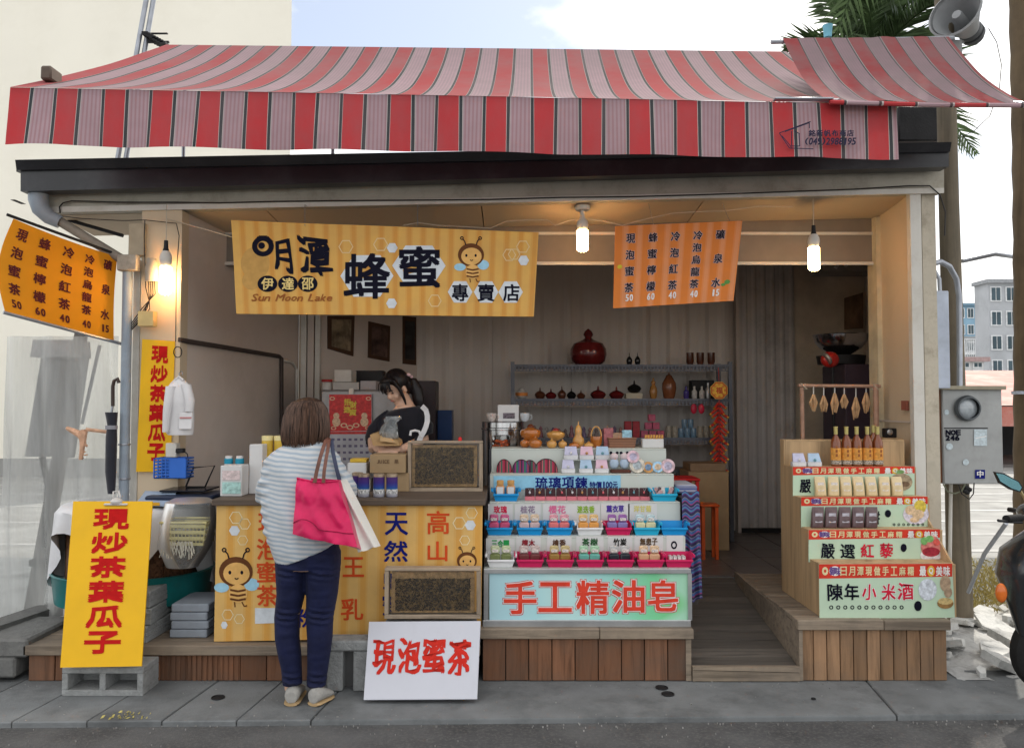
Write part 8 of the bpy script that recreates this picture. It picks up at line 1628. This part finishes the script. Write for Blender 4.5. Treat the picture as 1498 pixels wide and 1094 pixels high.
# arms: screen-left arm and screen-right arm meet round the bag
el1 = s(543, 640, -.02); wr1 = s(541, 662, -.20); wr1 = s(545, 658, -.16); b2.tube([s(563, 610, .02), el1 + Vector((.008, 0, 0)), wr1], [.036, .036, .028], 12); hand(b2, wr1 + Vector((-.006, 0, .02)), Vector((.55, -.25, .28)), (-.3, -.9, .25), 1, .95, .9)
el2 = s(622, 642, -.0); wr2 = s(585, 658, -.2); b2.tube([s(614, 610, .02), el2 + Vector((-.01, 0, .0)), s(604, 651, -.1), wr2], [.036, .038, .036, .027], 12); hand(b2, wr2, Vector((-.9, -.1, .04)), (0, -.6, .8), -1, .95, .55)
part('body', remeshed(b2, .0065, 3), skin, sk); hair2 = mat('black hair', (.012, .009, .010), rough=.32, var=.6, scale=50, stretch=(1, 1, .12), bump=.5, bscale=90, bstretch=(1, 1, .1)); face(sk, hc, MF, .98, hair2)
hh = MB(); P4 = MF.to_4x4(); pf = lambda x, y, z: hc + MF @ Vector((x, y, z))
hh.ell(pf(0, -.028, .048), (.088, .094, .088), 22, 14, P4); hh.ell(pf(0, -.07, .0), (.078, .05, .085), 16, 10, P4)
hh.ell(pf(.0, .045, .088), (.062, .036, .028), 16, 8, P4)
for x, w, l in ((-.076, .016, .13), (.068, .010, .03)): hh.loft([(pf(x * .8, .04, .08), (w, 0, 0), (0, .03, 0)), (pf(x, .04, .02), (w, 0, 0), (0, .03, 0)), (pf(x * 1.06, .045, .02 - l * .6), (w * .7, 0, 0), (0, .02, 0)), (pf(x, .05, .02 - l), (w * .3, 0, 0), (0, .01, 0))], 10)
hh.ell(pf(-.0, -.115, .02), (.035, .03, .035), 12, 8, P4)
hh.loft([(s(603, 553, .10), (.03, 0, 0), (0, .03, 0)), (s(609, 568, .10), (.045, 0, 0), (0, .035, 0)), (s(612, 585, .09), (.042, 0, 0), (0, .03, 0)), (s(614, 600, .09), (.025, 0, 0), (0, .02, 0)), (s(614, 612, .09), (.008, 0, 0), (0, .01, 0))], 14)
hr2 = part('hair', remeshed(hh, .006, 3), hair2, sk); m = MB()
for k in range(26):
    x = rr.uniform(-.055, .06); m.tube([pf(x * .6, .02, .12), pf(x * .95, .078, .085), pf(x * 1.1, .094, .05), pf(x * 1.15, .092, .026 + rr.uniform(-.014, .012))], [.003, .0036, .003, .0012], 5)
part('fringe', m, hair2, hr2, stuff=True)
part('hair_clip', MB().ell(s(598, 548, .0), (.016, .012, .012), 10, 6).ell(s(602, 551, .02), (.012, .01, .01), 10, 6), mat('pink hair clip', (.6, .4, .42), rough=.3), hr2)
tp_ = MB(); tp_.loft([ringt(s(588, 768, .02), .175, .125), ringt(s(589, 700, .02), .165, .12), ringt(s(589, 655, .02), .172, .118), ringt(s(588, 625, .02), .182, .11), ringt(s(589, 609, .02), .175, .10, .01), ringt(s(593, 600, .02), .125, .085, .012), ringt(s(596, 596, .02), .085, .07, .012)], 26)
tp_.loft([(s(558, 606, .02), (.05, 0, .04), (0, .07, 0)), (s(549, 620, .0), (.05, 0, .02), (0, .065, 0)), (s(545, 638, -.02), (.052, 0, 0), (0, .055, .01)), (s(543, 648, -.06), (.045, 0, 0), (0, .02, .04))], 16)
tp_.loft([(s(614, 602, .02), (.055, 0, -.04), (0, .07, 0)), (s(624, 618, .0), (.048, 0, -.01), (0, .065, 0)), (s(622, 636, -.02), (.055, 0, .01), (0, .055, .0)), (s(612, 644, -.05), (.02, 0, .04), (0, .045, .02)), (s(606, 646, -.08), (.01, 0, .038), (.0, .042, 0))], 16)
topm = mat('black jersey', (.008, .008, .014), rough=.8, var=.3, bump=.2, bscale=20, sheen=.2); tb = remeshed(tp_, .007, 4)
for v in tb.v: v.y += .006 * noise.noise(Vector((v.x * 12, v.y * 5, v.z * 12)))
top_o = part('top', tb, topm, sk)
wst = mat('white stripe', (.70, .70, .72), rough=.7)
def band(P, w): 
    mb = MB(); vs = []; P = [Vector(p) for p in P]
    for i, p in enumerate(P):
        t_ = (P[min(i + 1, len(P) - 1)] - P[max(i - 1, 0)]).normalized(); n_ = t_.cross(Vector((0, -1, 0))).normalized() * w / 2; vs += [p - n_, p + n_, p + n_ + Vector((0, .012, 0)), p - n_ + Vector((0, .012, 0))]
    mb.add(vs, [(4 * i + j, 4 * i + (j + 1) % 4, 4 * i + 4 + (j + 1) % 4, 4 * i + 4 + j) for i in range(len(P) - 1) for j in range(4)]); return mb
part('sleeve_stripe', band([s(617, 594, -.02), s(623, 600, -.075), s(625, 608, -.075), s(625, 616, -.078), s(623, 624, -.085), s(620, 631, -.085), s(616, 638, -.095), s(613, 645, -.105)], .034), wst, top_o)
part('cuff_loop', MB().tube([s(600, 637, -.13), s(601, 631, -.125), s(607, 629.5, -.12), s(613, 631, -.115), s(617, 640, -.12)], .009, 8), wst, top_o)
tr2 = MB(); tr2.loft([ringt(s(590, 752, .02), .175, .125), ringt(s(590, 785, .02), .18, .125)], 20)
for sx in (-1, 1): tr2.tube([s(590 + sx * 16, 780, .02), Vector((s(590 + sx * 17, 780).x, Y0 + .02, .37))], [.095, .06], 14)
part('trousers', remeshed(tr2, .012, 3), jean, sk)
for sx in (-1, 1): x = s(590 + sx * 17, 780).x; part('shoe', MB().loft([((x, Y0 + .08, .365), (.035, 0, 0), (0, 0, .04)), ((x, Y0 - .02, .36), (.042, 0, 0), (0, 0, .036)), ((x, Y0 - .12, .345), (.04, 0, 0), (0, 0, .022)), ((x, Y0 - .16, .338), (.02, 0, 0), (0, 0, .014))], 14), mat('black shoe', (.02, .02, .02)), sk)
# bags in her hands
pbm = mat('tan paper', (.42, .27, .13), rough=.8, var=.1, scale=14, bump=.5, bscale=30); pg = thing('paper_bag', "tan paper bag held in the shopkeeper's hands", 'paper bag', s(565, 660, -.25))
part('bag', MB().prism([s(546, 652, -.26), s(584, 652, -.26), s(583, 646, -.24), s(570, 637, -.20), s(552, 633, -.18), s(541, 636, -.18)], (.01, .09, .01)), pbm, pg, smooth=False)
part('fold', MB().prism([s(556, 645, -.27), s(580, 648, -.265), s(570, 638, -.22), s(556, 636, -.2)], (0, .004, 0)), mat('tan paper inside', (.5, .34, .18), rough=.8), pg, smooth=False)
cb_ = thing('clear_bag', "crumpled clear plastic bag held above the paper bag by the shopkeeper", 'plastic bag', s(570, 640, -.2)); m = MB(); vs = []
for i, (y, cx_, rx) in enumerate(((641, 570, 12), (632, 569, 13), (624, 570, 11), (618, 572, 9), (613, 574, 11), (609, 575, 10))):
    for j in range(28):
        a = 2 * math.pi * j / 28; nn = 1 + .28 * noise.noise(Vector((math.cos(a) * 3, math.sin(a) * 3, i * 1.1))); vs.append(s(cx_, y, -.19) + Vector((rx * K2 * math.cos(a) * nn, .045 * math.sin(a) * nn, .01 * noise.noise(Vector((j, i, 0))))))
m.add(vs, [(i * 28 + j, i * 28 + (j + 1) % 28, (i + 1) * 28 + (j + 1) % 28, (i + 1) * 28 + j) for i in range(5) for j in range(28)]); part('film', m, mat_glass('crumpled film', (.9, .92, .93), rough=.15, film=(.55, .6, .63), cloudy=.35, nscale=20, bump=1), cb_, ang=25)
